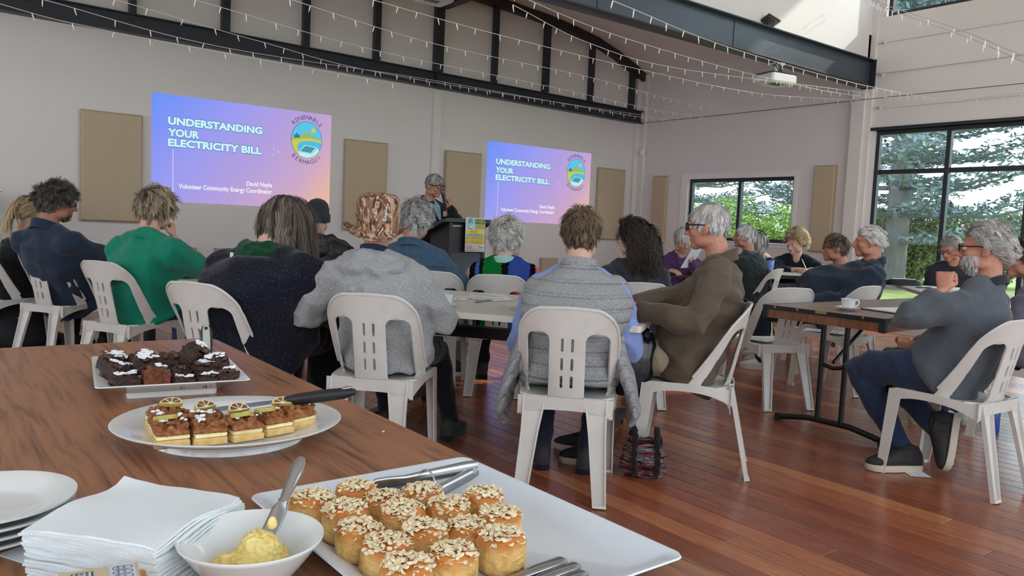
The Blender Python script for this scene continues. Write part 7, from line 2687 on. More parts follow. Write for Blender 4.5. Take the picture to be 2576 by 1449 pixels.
# table knives on the tray
for i, (a, b, lab) in enumerate((((0.600, 0.661, 0.0), (0.44, 0.652, 0), 'table knife handle nearest the scones on the tray'), ((0.604, 0.642, 0), (0.45, 0.632, 0), 'table knife lying between two others on the tray'), ((0.597, 0.622, 0), (0.46, 0.612, 0), 'table knife closest to the front edge on the tray'))):
    z = FT + 0.0045 + 0.0075
    A, B = Vector((a[0], a[1], z)), Vector((b[0], b[1], z - 0.003))
    o = thing('table_knife', lab, 'knife', tuple(A), 'steel table knives')
    d = (B - A).normalized()
    sd = Vector((-d.y, d.x, 0))
    mk('handle', MB().loft([(A, sd * 0.006, Vector((0, 0, 0.0040))), (A + d * 0.004, sd * 0.0085, Vector((0, 0, 0.0058))), (A + d * 0.04, sd * 0.0088, Vector((0, 0, 0.0058))), (A + d * 0.085, sd * 0.0062, Vector((0, 0, 0.0045))), (A + d * 0.098, sd * 0.0055, Vector((0, 0, 0.0048)))], 16, 2.6), m_ss, o, 60)
    mk('blade', MB().loft([(A + d * 0.098, sd * 0.006, Vector((0, 0, 0.0022))), (A + d * 0.115, sd * 0.010, Vector((0, 0, 0.0012))), (A + d * 0.19, sd * 0.011, Vector((0, 0, 0.001))), (A + d * 0.205, sd * 0.004, Vector((0, 0, 0.0008)))], 14, 2.6), m_sil, o, 60)

# butter bowl
bw = thing('bowl', 'white bowl of butter between the napkins and scone tray', 'bowl', (0.283, 0.815, FT))
mk('dish', MB().lathe([(0.001, 0.003), (0.030, 0.002), (0.033, 0.0), (0.036, 0.003), (0.044, 0.012), (0.060, 0.032), (0.074, 0.051), (0.0765, 0.0545), (0.0760, 0.0565), (0.0735, 0.0555), (0.058, 0.036), (0.042, 0.017), (0.028, 0.009), (0.001, 0.008)], 64, (0.283, 0.815, FT)), m_china, bw, 60)
def butter_mat():
    t = NT('soft butter')
    v = t.coords((1, 1, 1), 'World')
    n = t.noise(v, 30, 5, 0.6)
    t.color(t.ramp(n, [(0.3, srgb(226, 196, 104)), (0.7, srgb(244, 224, 150))]))
    t.set(0.45, 0, 0.4)
    t.b.inputs['Subsurface Weight'].default_value = 0.25
    t.b.inputs['Subsurface Radius'].default_value = (0.01, 0.007, 0.003)
    cr2 = t.node('ShaderNodeTexVoronoi')
    cr2.feature = 'DISTANCE_TO_EDGE'
    cr2.inputs['Scale'].default_value = 55
    t.link(v, cr2.inputs['Vector'])
    t.bump(t.mix(0.35, n, t.ramp(cr2.outputs['Distance'], [(0, (0, 0, 0, 1)), (0.06, (1, 1, 1, 1))])), 0.5, 0.004)
    return t.m
bt_ = thing('butter', 'pale yellow lump of soft butter in the white bowl', 'butter', (0.285, 0.815, FT + 0.01))
g = MB()
bcn = Vector((0.283, 0.812, FT + 0.024))
Rb = rotz(-0.5)
g.ell(bcn, (0.034, 0.026, 0.020), Rb)
g.ell(bcn + Vector((0.008, 0.005, 0.016)), (0.022, 0.018, 0.018), Rb)
g.ell(bcn + Vector((-0.022, 0.008, 0.002)), (0.020, 0.016, 0.013), Rb)
g.ell(bcn + Vector((0.018, -0.006, 0.012)), (0.014, 0.016, 0.018), Rb)
g.ell(bcn + Vector((0.026, -0.002, 0.006)), (0.016, 0.018, 0.010), Rb)
g.ell(bcn + Vector((0.010, 0.012, 0.028)), (0.010, 0.008, 0.007), Rb)
dress(remesh(g, 0.0022, 2), 'lump', butter_mat(), bt_, 0.0022, 130, 6)
kn = thing('butter_knife', 'butter knife sticking up out of the butter', 'knife', (0.31, 0.83, FT + 0.05))
A, B = Vector((0.296, 0.818, FT + 0.035)), Vector((0.365, 0.880, FT + 0.112))
d = (B - A).normalized()
vw = (A - Vector(EYE)).normalized()
sd = d.cross(vw).normalized()
nn = d.cross(sd)
L = (B - A).length
mk('blade', MB().loft([(A - d * 0.01, sd * 0.008, nn * 0.0008), (A + d * L * 0.1, sd * 0.0095, nn * 0.001), (A + d * L * 0.42, sd * 0.0085, nn * 0.0012), (A + d * L * 0.48, sd * 0.0055, nn * 0.003)], 14, 2.4), m_ss, kn, 60)
mk('handle', MB().loft([(A + d * L * 0.48, sd * 0.0055, nn * 0.004), (A + d * L * 0.51, sd * 0.006, nn * 0.0045), (A + d * L * 0.53, sd * 0.0048, nn * 0.004), (A + d * L * 0.8, sd * 0.0085, nn * 0.0055), (A + d * L * 0.93, sd * 0.0085, nn * 0.005), (A + d * L, sd * 0.004, nn * 0.003)], 16, 2.4), m_ss, kn, 60)
mk('butter_smear', MB().ell(A + d * L * 0.24 - nn * 0.001, (0.006, 0.004, 0.012)), butter_mat(), kn, 180)

# stacked plates
for k in range(4):
    z = FT + 0.0105 * k
    wd = ('lowest', 'second', 'third', 'topmost')[k]
    o = thing('plate', '%s white plate of the stack at the near table corner' % wd, 'plate', (0.052, 1.10, z), 'stacked white plates')
    mk('dish', MB().lathe([(0.001, 0.003), (0.046, 0.002), (0.049, 0.0), (0.054, 0.003), (0.066, 0.008), (0.094, 0.0155), (0.0985, 0.018), (0.0985, 0.0205), (0.094, 0.020), (0.070, 0.0125), (0.062, 0.008), (0.052, 0.0055), (0.001, 0.005)], 72, (0.052 + 0.002 * k, 1.10 - 0.001 * k, z)), m_china, o, 60)

# napkins: every sheet of the stack is its own folded piece
def napkin_mat():
    t = NT('embossed paper napkin')
    w = t.node('ShaderNodeTexWave')
    w.bands_direction = 'X'
    w.inputs['Scale'].default_value = 75
    t.link(t.coords((1, 1, 1), 'Object', (0, 0, 0.62)), w.inputs['Vector'])
    t.color(srgb(226, 232, 234))
    t.set(0.9, 0, 0.1)
    n = t.noise(t.coords((1, 1, 1)), 300, 2, 0.5)
    t.bump(t.mix(0.3, w.outputs['Fac'], n), 0.35, 0.0015)
    return t.m
m_nap = napkin_mat()
NC = Vector((0.194, 0.930, FT))
for k in range(22):
    z = 0.0005 + k * 0.0029
    a = math.radians(40) + rnd.uniform(-0.025, 0.025)
    hw = 0.080 + rnd.uniform(-0.0015, 0.0015)
    R = rotz(a)
    nx = 10
    rings = []
    off = Vector((rnd.uniform(-0.002, 0.002) + 0.006 * (1 - k / 21), rnd.uniform(-0.002, 0.002) - 0.008 * (1 - k / 21), 0))
    lift = lambda u, v: (0.004 if k > 14 else 0.001) * math.sin(3.2 * u + k * 0.4) * abs(v) ** 3 + (0.010 * (max(0, u) ** 4 * max(0, v) ** 3) if k > 17 else 0)
    v_, f_ = [], []
    for lev in (0, 0.0027):
        for j in range(nx + 1):
            for i in range(nx + 1):
                u, w_ = i / nx * 2 - 1, j / nx * 2 - 1
                rough = 0.0012 * math.sin(9 * w_ + k) if abs(u) > 0.99 else 0
                v_.append(R @ Vector((u * hw + rough, w_ * hw, z + lev + lift(u, w_))) + NC + off)
    N1 = (nx + 1) ** 2
    for j in range(nx):
        for i in range(nx):
            q = (j * (nx + 1) + i, j * (nx + 1) + i + 1, (j + 1) * (nx + 1) + i + 1, (j + 1) * (nx + 1) + i)
            f_.append(q[::-1])
            f_.append(tuple(N1 + t_ for t_ in q))
    edge = [i for i in range(nx)] + [j * (nx + 1) + nx for j in range(nx)] + [nx * (nx + 1) + i for i in range(nx, 0, -1)] + [j * (nx + 1) for j in range(nx, 0, -1)]
    for q in range(len(edge)):
        a_, b_ = edge[q], edge[(q + 1) % len(edge)]
        f_.append((a_, b_, N1 + b_, N1 + a_))
    o = link('napkin', mesh_of('napkin', v_, f_, m_nap, 30))
    lab = 'topmost white paper napkin of the folded stack' if k == 21 else 'white paper napkin in the folded stack under the topmost one'
    tag(o, lab, 'napkin', 'folded paper napkins')
q = MB().box((-0.03, -0.05, 0), (0.04, 0.05, 0.0012), rotz(0.5), (0.118, 1.005, FT + 0.0003))
tag(mk('loose_napkin', q, m_nap), 'single flat napkin corner under the plates', 'napkin')

# biscuit packet
def pack_mat():
    t = NT('printed biscuit wrapper')
    v = t.coords((1, 1, 1), 'World')
    n = t.noise(t.coords((1, 1, 1), 'World'), 16, 1, 0.4, 0.3)
    c = t.ramp(n, [(0.49, srgb(226, 172, 62)), (0.51, srgb(196, 142, 68))])
    n2 = t.noise(v, 240, 4, 0.6)
    c = t.mix(t.ramp(n2, [(0.55, (0, 0, 0, 1)), (0.72, (0.4, 0.4, 0.4, 1))]), c, srgb(150, 98, 44))
    t.color(c)
    t.set(0.22, 0, 0.6)
    t.bump(t.noise(v, 40, 3, 0.5), 0.25, 0.004)
    return t.m
pk = thing('biscuit_packet', 'orange wrapped packet of biscuits in front of the napkins', 'packet', (0.075, 0.79, FT))
Rp = rotz(-0.14)
pcn = Vector((0.083, 0.778, FT + 0.031))
q = MB().loft([(pcn + Rp @ Vector((-0.105, 0, 0)), Rp @ Vector((0, 0.004, 0)), Vector((0, 0, 0.004))), (pcn + Rp @ Vector((-0.098, 0, 0)), Rp @ Vector((0, 0.030, 0)), Vector((0, 0, 0.028))), (pcn + Rp @ Vector((-0.05, 0, 0)), Rp @ Vector((0, 0.034, 0)), Vector((0, 0, 0.031))), (pcn + Rp @ Vector((0.05, 0, 0)), Rp @ Vector((0, 0.034, 0)), Vector((0, 0, 0.031))), (pcn + Rp @ Vector((0.085, 0, 0)), Rp @ Vector((0, 0.030, 0)), Vector((0, 0, 0.028))), (pcn + Rp @ Vector((0.093, 0, 0)), Rp @ Vector((0, 0.012, 0)), Vector((0, 0, 0.012)))], 28, 3.2)
mk('wrapper', q, pack_mat(), pk, 50)
pfm = frame(pcn + Rp @ Vector((0.025, -0.024, 0.0318)), Rp @ Vector((1, 0, 0)), Rp @ Vector((0, 1, 0)))
def pflat(name, pts, mat, lev, faces=None):
    return mk(name, place(MB().add([(x, y, 0.0003 * lev) for x, y in pts], faces or [tuple(range(len(pts)))]), pfm), mat, pk, 0, fix=False)
m_lab = pm('clear label', srgb(206, 190, 160), 0.3, 0.03)
m_lab2 = pm('pale label', srgb(206, 212, 226), 0.3, 0.02)
m_grn = pm('dark green print', srgb(24, 74, 62), 0.4, 0.03)
pflat('label', [(-0.012, -0.006), (0.054, -0.006), (0.054, 0.047), (-0.012, 0.047)], m_lab, 1)
pflat('nutrition_label', [(0.030, -0.006), (0.052, -0.006), (0.051, 0.046), (0.029, 0.046)], m_lab2, 2)
pflat('origin_mark', [(-0.002, 0.005), (0.016, 0.005), (0.016, 0.040), (-0.002, 0.040)], m_grn, 2)
pflat('origin_mark_inner', [(-0.0005, 0.0065), (0.0145, 0.0065), (0.0145, 0.0385), (-0.0005, 0.0385)], m_lab2, 3)
pflat('triangle', [(0.0, 0.008), (0.0095, 0.008), (0.00475, 0.015)], m_grn, 4)
pflat('bar', [(0.0105, 0.008), (0.0135, 0.008), (0.0135, 0.014), (0.0105, 0.014)], m_grn, 4)
for i, s in enumerate(('Made in Australia', 'from at least 52%', 'Australian ingredients')):
    t = text_mb(s, 0.0042, 'LEFT', 0.02)
    k = min(1.0, 0.0225 / max(p[0] for p in t.v))
    pflat('print', [(0.0037 + i * 0.0042 - p[1], 0.0165 + p[0] * k) for p in t.v], m_grn, 4, t.f)
for i in range(5):
    cx_, cy2 = 0.0405, 0.038 - i * 0.0098
    n = 20
    o_ = [(cx_ + 0.0085 * math.copysign(abs(math.cos(2 * PI * j / n)) ** 0.7, math.cos(2 * PI * j / n)), cy2 + 0.0042 * math.copysign(abs(math.sin(2 * PI * j / n)) ** 0.7, math.sin(2 * PI * j / n))) for j in range(n)]
    i_ = [(cx_ + (x - cx_) * 0.92, cy2 + (y - cy2) * 0.86) for x, y in o_]
    pflat('nutrient_ring', o_ + i_, m_grn, 3, [(j, (j + 1) % n, n + (j + 1) % n, n + j) for j in range(n)])
    for r_, s in enumerate(('Sodium Sugars Sat_Fat Energy Fat'.split()[i].replace('_', ' '), ('87mg', '24.6g', '3.2g', '1780kJ', '9.1g')[i])):
        t = text_mb(s, 0.0034, 'CENTER', 0.02)
        pflat('print', [(cx_ - 0.0028 + r_ * 0.0052 - p[1], cy2 + p[0] * 0.8) for p in t.v], m_grn, 4, t.f)
pflat('red_badge', [(-0.055 + 0.014 * math.cos(2 * PI * j / 20), 0.004 + 0.009 * math.sin(2 * PI * j / 20)) for j in range(20)], pm('red print', srgb(196, 84, 48), 0.4), 2)

# oval platter with crumble slices
ov = thing('platter', 'oval white footed platter of caramel crumble slices', 'plate', (0.442, 1.395, FT))
Ro = rotz(math.radians(-15))
mk('dish', MB().lathe([(0.001, 0.014), (0.120, 0.013), (0.165, 0.022), (0.193, 0.033), (0.195, 0.0355), (0.192, 0.037), (0.163, 0.027), (0.118, 0.018), (0.001, 0.018)], 80, (0.442, 1.395, FT), 1.0, 0.93, Ro), m_china, ov, 60)
ft_ = MB()
rg = []
for r, z in ((0.122, 0.015), (0.128, 0.0), (0.123, 0.0), (0.117, 0.015)):
    rg.append([Vector((r * math.cos(2 * PI * j / 64), r * 0.93 * math.sin(2 * PI * j / 64), z)) for j in range(64)])
ft_.rings(rg, False, Ro, (0.442, 1.395, FT))
mk('foot', ft_, m_china, ov, 60)

def noise_mat(name, stops, scale, bump, bdist, rough, spec=0.4, bscale=None, extra=None):
    t = NT(name)
    v = t.coords((1, 1, 1), 'Object')
    n = t.noise(v, scale, 5, 0.65)
    c = t.ramp(n, stops)
    if extra:
        c = t.mix(t.ramp(t.noise(v, extra[1], 4, 0.7), [(extra[2], (0, 0, 0, 1)), (extra[2] + 0.04, (1, 1, 1, 1))]), c, extra[0])
    t.color(c)
    t.set(rough, 0, spec)
    t.bump(t.noise(v, bscale or scale, 5, 0.7), bump, bdist)
    return t.m


m_base = noise_mat('shortbread base', [(0.3, srgb(206, 162, 92)), (0.7, srgb(232, 202, 140))], 60, 0.6, 0.003, 0.8)
m_cust = noise_mat('custard layer', [(0.3, srgb(232, 206, 138)), (0.7, srgb(246, 230, 176))], 40, 0.4, 0.002, 0.5)
m_crum = noise_mat('caramel crumble', [(0.25, srgb(104, 52, 22)), (0.5, srgb(158, 92, 44)), (0.75, srgb(196, 136, 80))], 55, 0.8, 0.006, 0.35, 0.6, 110)
m_sugar = pm('icing sugar', srgb(236, 238, 240), 0.9, 0.04, 120, 0.6, 220, 0.003)
m_lime = pm('lime rind', srgb(176, 160, 60), 0.5, 0.12, 60)
m_pith = pm('lime pith', srgb(226, 222, 190), 0.7, 0.05, 60)
m_flesh = noise_mat('dried lime flesh', [(0.3, srgb(96, 58, 30)), (0.7, srgb(150, 100, 58))], 60, 0.5, 0.003, 0.4)


def jag(mb, seed, amp, freq):
    g = np.array(mb.v)
    w = wave(g, freq, seed, 6, False)
    c = g.mean(0)
    d = g - c
    d /= np.linalg.norm(d, axis=1)[:, None] + 1e-9
    mb.v = [tuple(p) for p in (g + d * (w * amp)[:, None])]
    return mb


def slice_piece(x, y, z, a, sx, sy, label, seed, dust):
    o = thing('slice', label, 'cake slice', (x, y, z), 'caramel crumble slices')
    R = rotz(a)
    c = Vector((x, y, z))
    g = random.Random(seed)
    mk('base', jag(MB().rbox((-sx / 2, -sy / 2, 0), (sx / 2, sy / 2, 0.013), 0.002, R, c), seed, 0.0012, 300), m_base, o, 40)
    mk('custard', jag(MB().rbox((-sx / 2 + 0.001, -sy / 2 + 0.001, 0.013), (sx / 2 - 0.001, sy / 2 - 0.001, 0.021), 0.002, R, c), seed + 1, 0.0012, 260), m_cust, o, 40)
    cm = MB()
    cm.rbox((-sx / 2 - 0.001, -sy / 2 - 0.001, 0.020), (sx / 2 + 0.001, sy / 2 + 0.001, 0.030), 0.003, R, c)
    for k in range(46):
        u, v = g.uniform(-0.5, 0.5), g.uniform(-0.5, 0.5)
        r = g.uniform(0.0035, 0.0075)
        cm.ell(R @ Vector((u * sx, v * sy, 0.029 + g.uniform(0, 0.009))) + c, (r, r * g.uniform(0.7, 1.1), r * 0.85), rotz(g.random() * 6), 8, 6)
    me = remesh(cm, 0.0016, 1)
    dress(me, 'crumble', m_crum, o, 0.0010, 420, seed)
    if dust:
        s_ = MB()
        for k in range(dust):
            u, v = g.uniform(-0.35, 0.35), g.uniform(-0.3, 0.4)
            for q in range(5):
                r = g.uniform(0.002, 0.0045)
                s_.ell(R @ Vector((u * sx + g.uniform(-0.006, 0.006), v * sy + g.uniform(-0.006, 0.006), 0.039 + g.uniform(0, 0.003))) + c, (r, r, r * 0.6), None, 8, 5)
        mk('sugar', s_, m_sugar, o, 180)['kind'] = 'stuff'
    return o


SZ = FT + 0.0185
SL = [(0.327, 1.335, -0.12, 'crumble slice at the near end of the front row', 2), (0.383, 1.322, -0.10, 'crumble slice second in the front row', 4), (0.440, 1.318, 0.05, 'crumble slice third in the front row with two limes', 3), (0.497, 1.331, 0.18, 'crumble slice fourth in the front row with lime wedge', 1), (0.548, 1.352, 0.32, 'crumble slice at the far end of the front row by the spatula', 1), (0.333, 1.390, -0.10, 'crumble slice in the second row behind the first', 3), (0.392, 1.378, -0.05, 'crumble slice in the second row under the sugar', 5), (0.345, 1.446, 0.1, 'tall crumble slice at the back left of the platter', 1)]
for i, (x, y, a, lab, du) in enumerate(SL):
    slice_piece(x, y, SZ, a, 0.053, 0.052, lab, 200 + i, du)


def lime(x, y, z, a, tilt, label, half=True):
    o = thing('lime_slice', label, 'lime slice', (x, y, z), 'dried lime slices')
    R = rotz(a) @ Matrix.Rotation(tilt, 3, 'X')
    c = Vector((x, y, z))
    span = PI if half else 2 * PI * 0.999
    n = 16
    def half_disc(r, z0, z1, mb):
        pts = [(r * math.cos(span * j / n), r * math.sin(span * j / n)) for j in range(n + 1)] + ([(0, -0.002)] if half else [])
        mb.prism(pts, z0, z1, R, c)
    q = MB()
    half_disc(0.0195, -0.003, 0.003, q)
    mk('rind', q, m_lime, o, 40)
    q = MB()
    half_disc(0.0185, -0.0033, 0.0034, q)
    mk('pith', q, m_pith, o, 40)
    q = MB()
    for k in range(4 if half else 8):
        a0 = PI / 4 * k + 0.06
        a1 = PI / 4 * (k + 1) - 0.06
        q.prism([(0.003 * math.cos((a0 + a1) / 2), 0.003 * math.sin((a0 + a1) / 2)), (0.0162 * math.cos(a0), 0.0162 * math.sin(a0)), (0.0165 * math.cos((a0 + a1) / 2), 0.0165 * math.sin((a0 + a1) / 2)), (0.0162 * math.cos(a1), 0.0162 * math.sin(a1))], -0.0036, 0.0038, R, c)
    mk('segment', q, m_flesh, o, 40)['kind'] = 'stuff'


LZ = SZ + 0.040
lime(0.350, 1.432, LZ + 0.004, -0.5, 0.35, 'dried lime slice on the tall back slice')
lime(0.322, 1.352, LZ + 0.002, PI + 0.1, 0.25, 'dried lime slice on the near end slice')
lime(0.397, 1.385, LZ + 0.003, 0.3, 0.5, 'dried lime slice standing in the second row')
lime(0.440, 1.340, LZ + 0.003, 0.2, 0.55, 'dried lime slice standing behind another on the third slice')
lime(0.436, 1.318, LZ + 0.001, PI + 0.15, 0.3, 'dried lime slice lying flat on the third slice')
lime(0.484, 1.338, LZ + 0.001, PI + 0.1, 0.2, 'dried lime slice on the fourth slice')
lime(0.525, 1.360, LZ + 0.002, -0.4, 0.4, 'dried lime slice beside the black spatula handle')

m_blackrub = pm('black rubber grip', srgb(22, 23, 25), 0.5, 0.08, 20)
spt = thing('spatula', 'cake spatula with black handle resting across the oval platter', 'spatula', (0.55, 1.38, FT + 0.06))
A, B = Vector((0.40, 1.49, FT + 0.030)), Vector((0.632, 1.285, FT + 0.088))
d = (B - A).normalized()
sd = d.cross(Vector((0, 0, 1))).normalized()
nn = sd.cross(d)
L = (B - A).length
mk('blade', MB().loft([(A, sd * 0.020, nn * 0.0008), (A + d * 0.02, sd * 0.026, nn * 0.0009), (A + d * L * 0.42, sd * 0.020, nn * 0.001), (A + d * L * 0.52, sd * 0.007, nn * 0.003), (A + d * L * 0.62, sd * 0.006, nn * 0.003)], 16, 3), m_ss, spt, 50)
mk('handle', MB().loft([(A + d * L * 0.58, sd * 0.009, nn * 0.007), (A + d * L * 0.64, sd * 0.012, nn * 0.010), (A + d * L * 0.8, sd * 0.013, nn * 0.0115), (A + d * L * 0.94, sd * 0.012, nn * 0.010), (A + d * L * 1.0, sd * 0.006, nn * 0.005)], 20, 2.4), m_blackrub, spt, 60)
mk('end_badge', MB().ell(A + d * L * 0.955 + nn * 0.009, (0.008, 0.011, 0.003), Matrix((sd, d, nn)).transposed(), 14, 8), m_sil, spt, 180)
cr_ = thing('crumb', 'single caramel crumb on the empty half of the oval platter', 'crumb', (0.42, 1.50, FT + 0.02))
dress(remesh(MB().ell((0.42, 1.50, FT + 0.024), (0.006, 0.005, 0.005)).ell((0.426, 1.503, FT + 0.023), (0.004, 0.004, 0.004)), 0.0012, 1), 'crumb_lump', m_crum, cr_, 0.001, 400)

# brownie dish
BA = math.radians(-8)
rdish(0.457, 1.905, FT + 0.012, 0.305, 0.385, BA, 0.028, 0.052, 0.004, 0.012, 'brownie_dish', 'rectangular white dish piled with chocolate brownies', 'dish', 0.062)
m_brn = noise_mat('chocolate brownie', [(0.3, srgb(34, 20, 16)), (0.7, srgb(72, 42, 32))], 50, 0.7, 0.005, 0.5, 0.45, 120)
m_brnc = noise_mat('brownie cut face', [(0.3, srgb(86, 42, 26)), (0.7, srgb(142, 78, 48))], 90, 0.9, 0.004, 0.6, 0.35, 150)
m_crust = noise_mat('brownie shiny crust', [(0.3, srgb(58, 34, 26)), (0.7, srgb(98, 62, 46))], 22, 0.6, 0.006, 0.3, 0.6, 40)


def brownie(x, y, z, a, sx, sy, h_, tilt, label, seed, cut=False, sugar=6):
    Rr = rotz(BA)
    c = Vector((0.457, 1.905, 0)) + Rr @ Vector((x, y, 0)) + Vector((0, 0, z))
    R = rotz(a) @ Matrix.Rotation(tilt[0], 3, 'X') @ Matrix.Rotation(tilt[1], 3, 'Y')
    g = random.Random(seed)
    o = thing('brownie', label, 'brownie', tuple(c), 'chocolate brownies')
    b = MB()
    b.rbox((-sx / 2, -sy / 2, 0), (sx / 2, sy / 2, h_ * 0.8), 0.004, R, c)
    for k in range(5):
        b.ell(R @ Vector((g.uniform(-0.3, 0.3) * sx, g.uniform(-0.3, 0.3) * sy, h_ * 0.72)) + c, (sx * 0.25, sy * 0.25, h_ * 0.3), R)
    dress(remesh(b, 0.0026, 2), 'cake', m_brnc if cut else m_brn, o, 0.0022, 150, seed)
    t_ = MB()
    for k in range(6):
        t_.ell(R @ Vector((g.uniform(-0.34, 0.34) * sx, g.uniform(-0.34, 0.34) * sy, h_ * g.uniform(0.82, 0.94))) + c, (sx * 0.2, sy * 0.17, h_ * 0.14), R @ rotz(g.random() * 3))
    dress(remesh(t_, 0.0026, 1), 'crust', m_crust, o, 0.002, 160, seed + 5)
    if sugar:
        s_ = MB()
        for k in range(sugar):
            u, v = g.uniform(-0.3, 0.3), g.uniform(-0.3, 0.3)
            for q in range(6):
                r = g.uniform(0.002, 0.005)
                s_.ell(R @ Vector((u * sx + g.uniform(-0.007, 0.007), v * sy + g.uniform(-0.005, 0.005), h_ * 1.04 + g.uniform(-0.002, 0.002))) + c, (r * 1.3, r, r * 0.45), R, 8, 5)
        mk('sugar', s_, m_sugar, o, 180)['kind'] = 'stuff'
    return o


bz = FT + 0.018
BR = [(-0.095, -0.125, bz, 0.1, 0.058, 0.048, 0.036, (0, 0.05), 'brownie at the near corner of the dish', 0, 7), (-0.035, -0.128, bz, -0.05, 0.056, 0.045, 0.050, (0.0, 0.05), 'brownie showing its red brown cut face', 1, 2), (0.020, -0.132, bz, 0.0, 0.050, 0.040, 0.026, (0, 0), 'flat brownie in the front row right of the cut one', 0, 3), (0.070, -0.132, bz, 0.05, 0.050, 0.040, 0.028, (0, 0), 'flat brownie fourth in the front row', 0, 4), (0.115, -0.128, bz + 0.003, 0.1, 0.046, 0.045, 0.036, (0, -0.2), 'brownie at the far end of the front row', 0, 2),
      (-0.108, -0.055, bz + 0.006, 0.5, 0.060, 0.052, 0.042, (0.2, 0.2), 'cracked brownie second row at the dish side', 0, 6), (-0.045, -0.060, bz + 0.022, -0.2, 0.060, 0.050, 0.040, (0.15, 0.0), 'sugar topped brownie stacked in the second row', 0, 8), (0.015, -0.070, bz, 0.3, 0.055, 0.045, 0.038, (0, 0.1), 'plain brownie in the middle of the second row', 0, 0), (0.068, -0.070, bz + 0.004, 0.2, 0.052, 0.046, 0.040, (0, 0.1), 'brownie beside the cake server', 0, 5), (0.105, -0.050, bz + 0.004, -0.3, 0.054, 0.046, 0.052, (0.2, -0.1), 'tall brownie in front of the cake server', 0, 5),
      (-0.115, 0.030, bz + 0.008, 0.2, 0.060, 0.052, 0.046, (0.2, 0.15), 'brownie at the back left of the dish', 0, 7), (-0.055, 0.025, bz + 0.012, 0.1, 0.056, 0.048, 0.046, (0.2, 0.1), 'brownie second in the back row with sugar', 0, 6), (0.000, 0.005, bz + 0.010, -0.4, 0.058, 0.050, 0.046, (0.1, 0.1), 'bare brownie in the back row', 0, 0), (0.040, 0.005, bz + 0.018, 0.6, 0.056, 0.050, 0.064, (0.5, 0.3), 'tallest brownie standing on end in the pile', 0, 5)]
for i, (x, y, z, a, sx, sy, h_, tl, lab, cut, su) in enumerate(BR):
    brownie(x, y, z, a, sx, sy, h_, tl, lab, 300 + i * 7, bool(cut), su)
sv = thing('cake_server', 'cake server with grey and black handle standing in the brownies', 'server', (0.56, 1.95, FT + 0.03))
A, B = Vector((0.556, 1.935, FT + 0.040)), Vector((0.566, 1.985, FT + 0.124))
d = (B - A).normalized()
sd = Vector((1, -0.35, 0)).normalized()
sd = (sd - d * sd.dot(d)).normalized()
nn = d.cross(sd)
def hloft(k, w0):
    return [(A + d * 0.0, sd * 0.010 * k, nn * 0.006 * w0), (A + d * 0.02, sd * 0.012 * k, nn * 0.007 * w0), (A + d * 0.06, sd * 0.0145 * k, nn * 0.008 * w0), (A + d * 0.085, sd * 0.0135 * k, nn * 0.008 * w0), (A + d * 0.097, sd * 0.008 * k, nn * 0.005 * w0), (A + d * 0.100, sd * 0.002 * k, nn * 0.002 * w0)]
mk('handle', MB().loft(hloft(1.0, 1.0), 20, 2.4), m_blackrub, sv, 60)
mk('handle_inlay', MB().loft([(c + nn * 0.0022 * (1 if nn.y < 0 else -1), a * 0.74, b * 0.86) for c, a, b in hloft(1.0, 1.0)[:-1]], 20, 2.4), pm('grey inlay', srgb(166, 168, 160), 0.5, 0.04), sv, 60)
sgn = 1 if nn.y < 0 else -1
mk('hang_hole', MB().tube([A + d * 0.086 + nn * sgn * 0.007, A + d * 0.086 + nn * sgn * 0.0104], [0.0042, 0.0042], 14), m_dk, sv)
mk('blade', MB().loft([(A + d * 0.002, sd * 0.006, nn * 0.003), (A - d * 0.02, sd * 0.010, nn * 0.0015), (A - d * 0.045 + Vector((0, -0.01, 0.012)), sd * 0.022, nn * 0.001)], 14, 3), m_ss, sv, 60)
for i, (x, y, lab) in enumerate(((0.448, 1.12, 'tiny pale crumb on the table behind the scone tray'), (0.70, 1.30, 'tiny crumb on the table near its side edge'), (0.62, 1.62, 'tiny crumb on the table beside the brownie dish'))):
    tag(mk('crumb', jag(MB().ell((x, y, FT + 0.002), (0.003, 0.0018, 0.0016), None, 8, 6), i, 0.0005, 500), m_oat), lab, 'crumb', 'crumbs on the table')
# ================================================================ outside the windows
def grass_mat():
    t = NT('lawn')
    v = t.coords((1, 1, 1), 'World')
    n = t.noise(v, 0.7, 5, 0.65)
    n2 = t.noise(v, 9, 4, 0.7)
    c = t.ramp(n, [(0.3, srgb(140, 156, 84)), (0.7, srgb(178, 188, 118))])
    t.color(t.mix(0.4, c, t.ramp(n2, [(0.3, srgb(112, 132, 70)), (0.7, srgb(196, 200, 140))])))
    t.set(0.95, 0, 0.1)
    t.bump(n2, 0.5, 0.05)
    return t.m


gm = MB()
NXg = 24
vs, fs = [], []
for j in range(NXg + 1):
    for i in range(NXg + 1):
        x = XB + 0.15 + 60 * (i / NXg) ** 1.5
        y = -25 + 75 * j / NXg
        vs.append((x, y, -0.12 + 0.05 * math.sin(x * 0.7) * math.sin(y * 0.5) - 0.004 * (x - XB)))
for j in range(NXg):
    for i in range(NXg):
        a = j * (NXg + 1) + i
        fs.append((a, a + 1, a + NXg + 2, a + NXg + 1))
gm.add(vs, fs)
struct('ground_outside', gm, grass_mat(), None, 180)


def leaf_mat(name, dark, light, trans=0.25):
    t = NT(name)
    v = t.coords((1, 1, 1), 'World')
    n = t.noise(v, 1.4, 4, 0.7)
    t.color(t.ramp(n, [(0.3, dark), (0.7, light)]))
    t.set(0.6, 0, 0.3)
    t.b.inputs['Transmission Weight'].default_value = 0.0
    return t.m


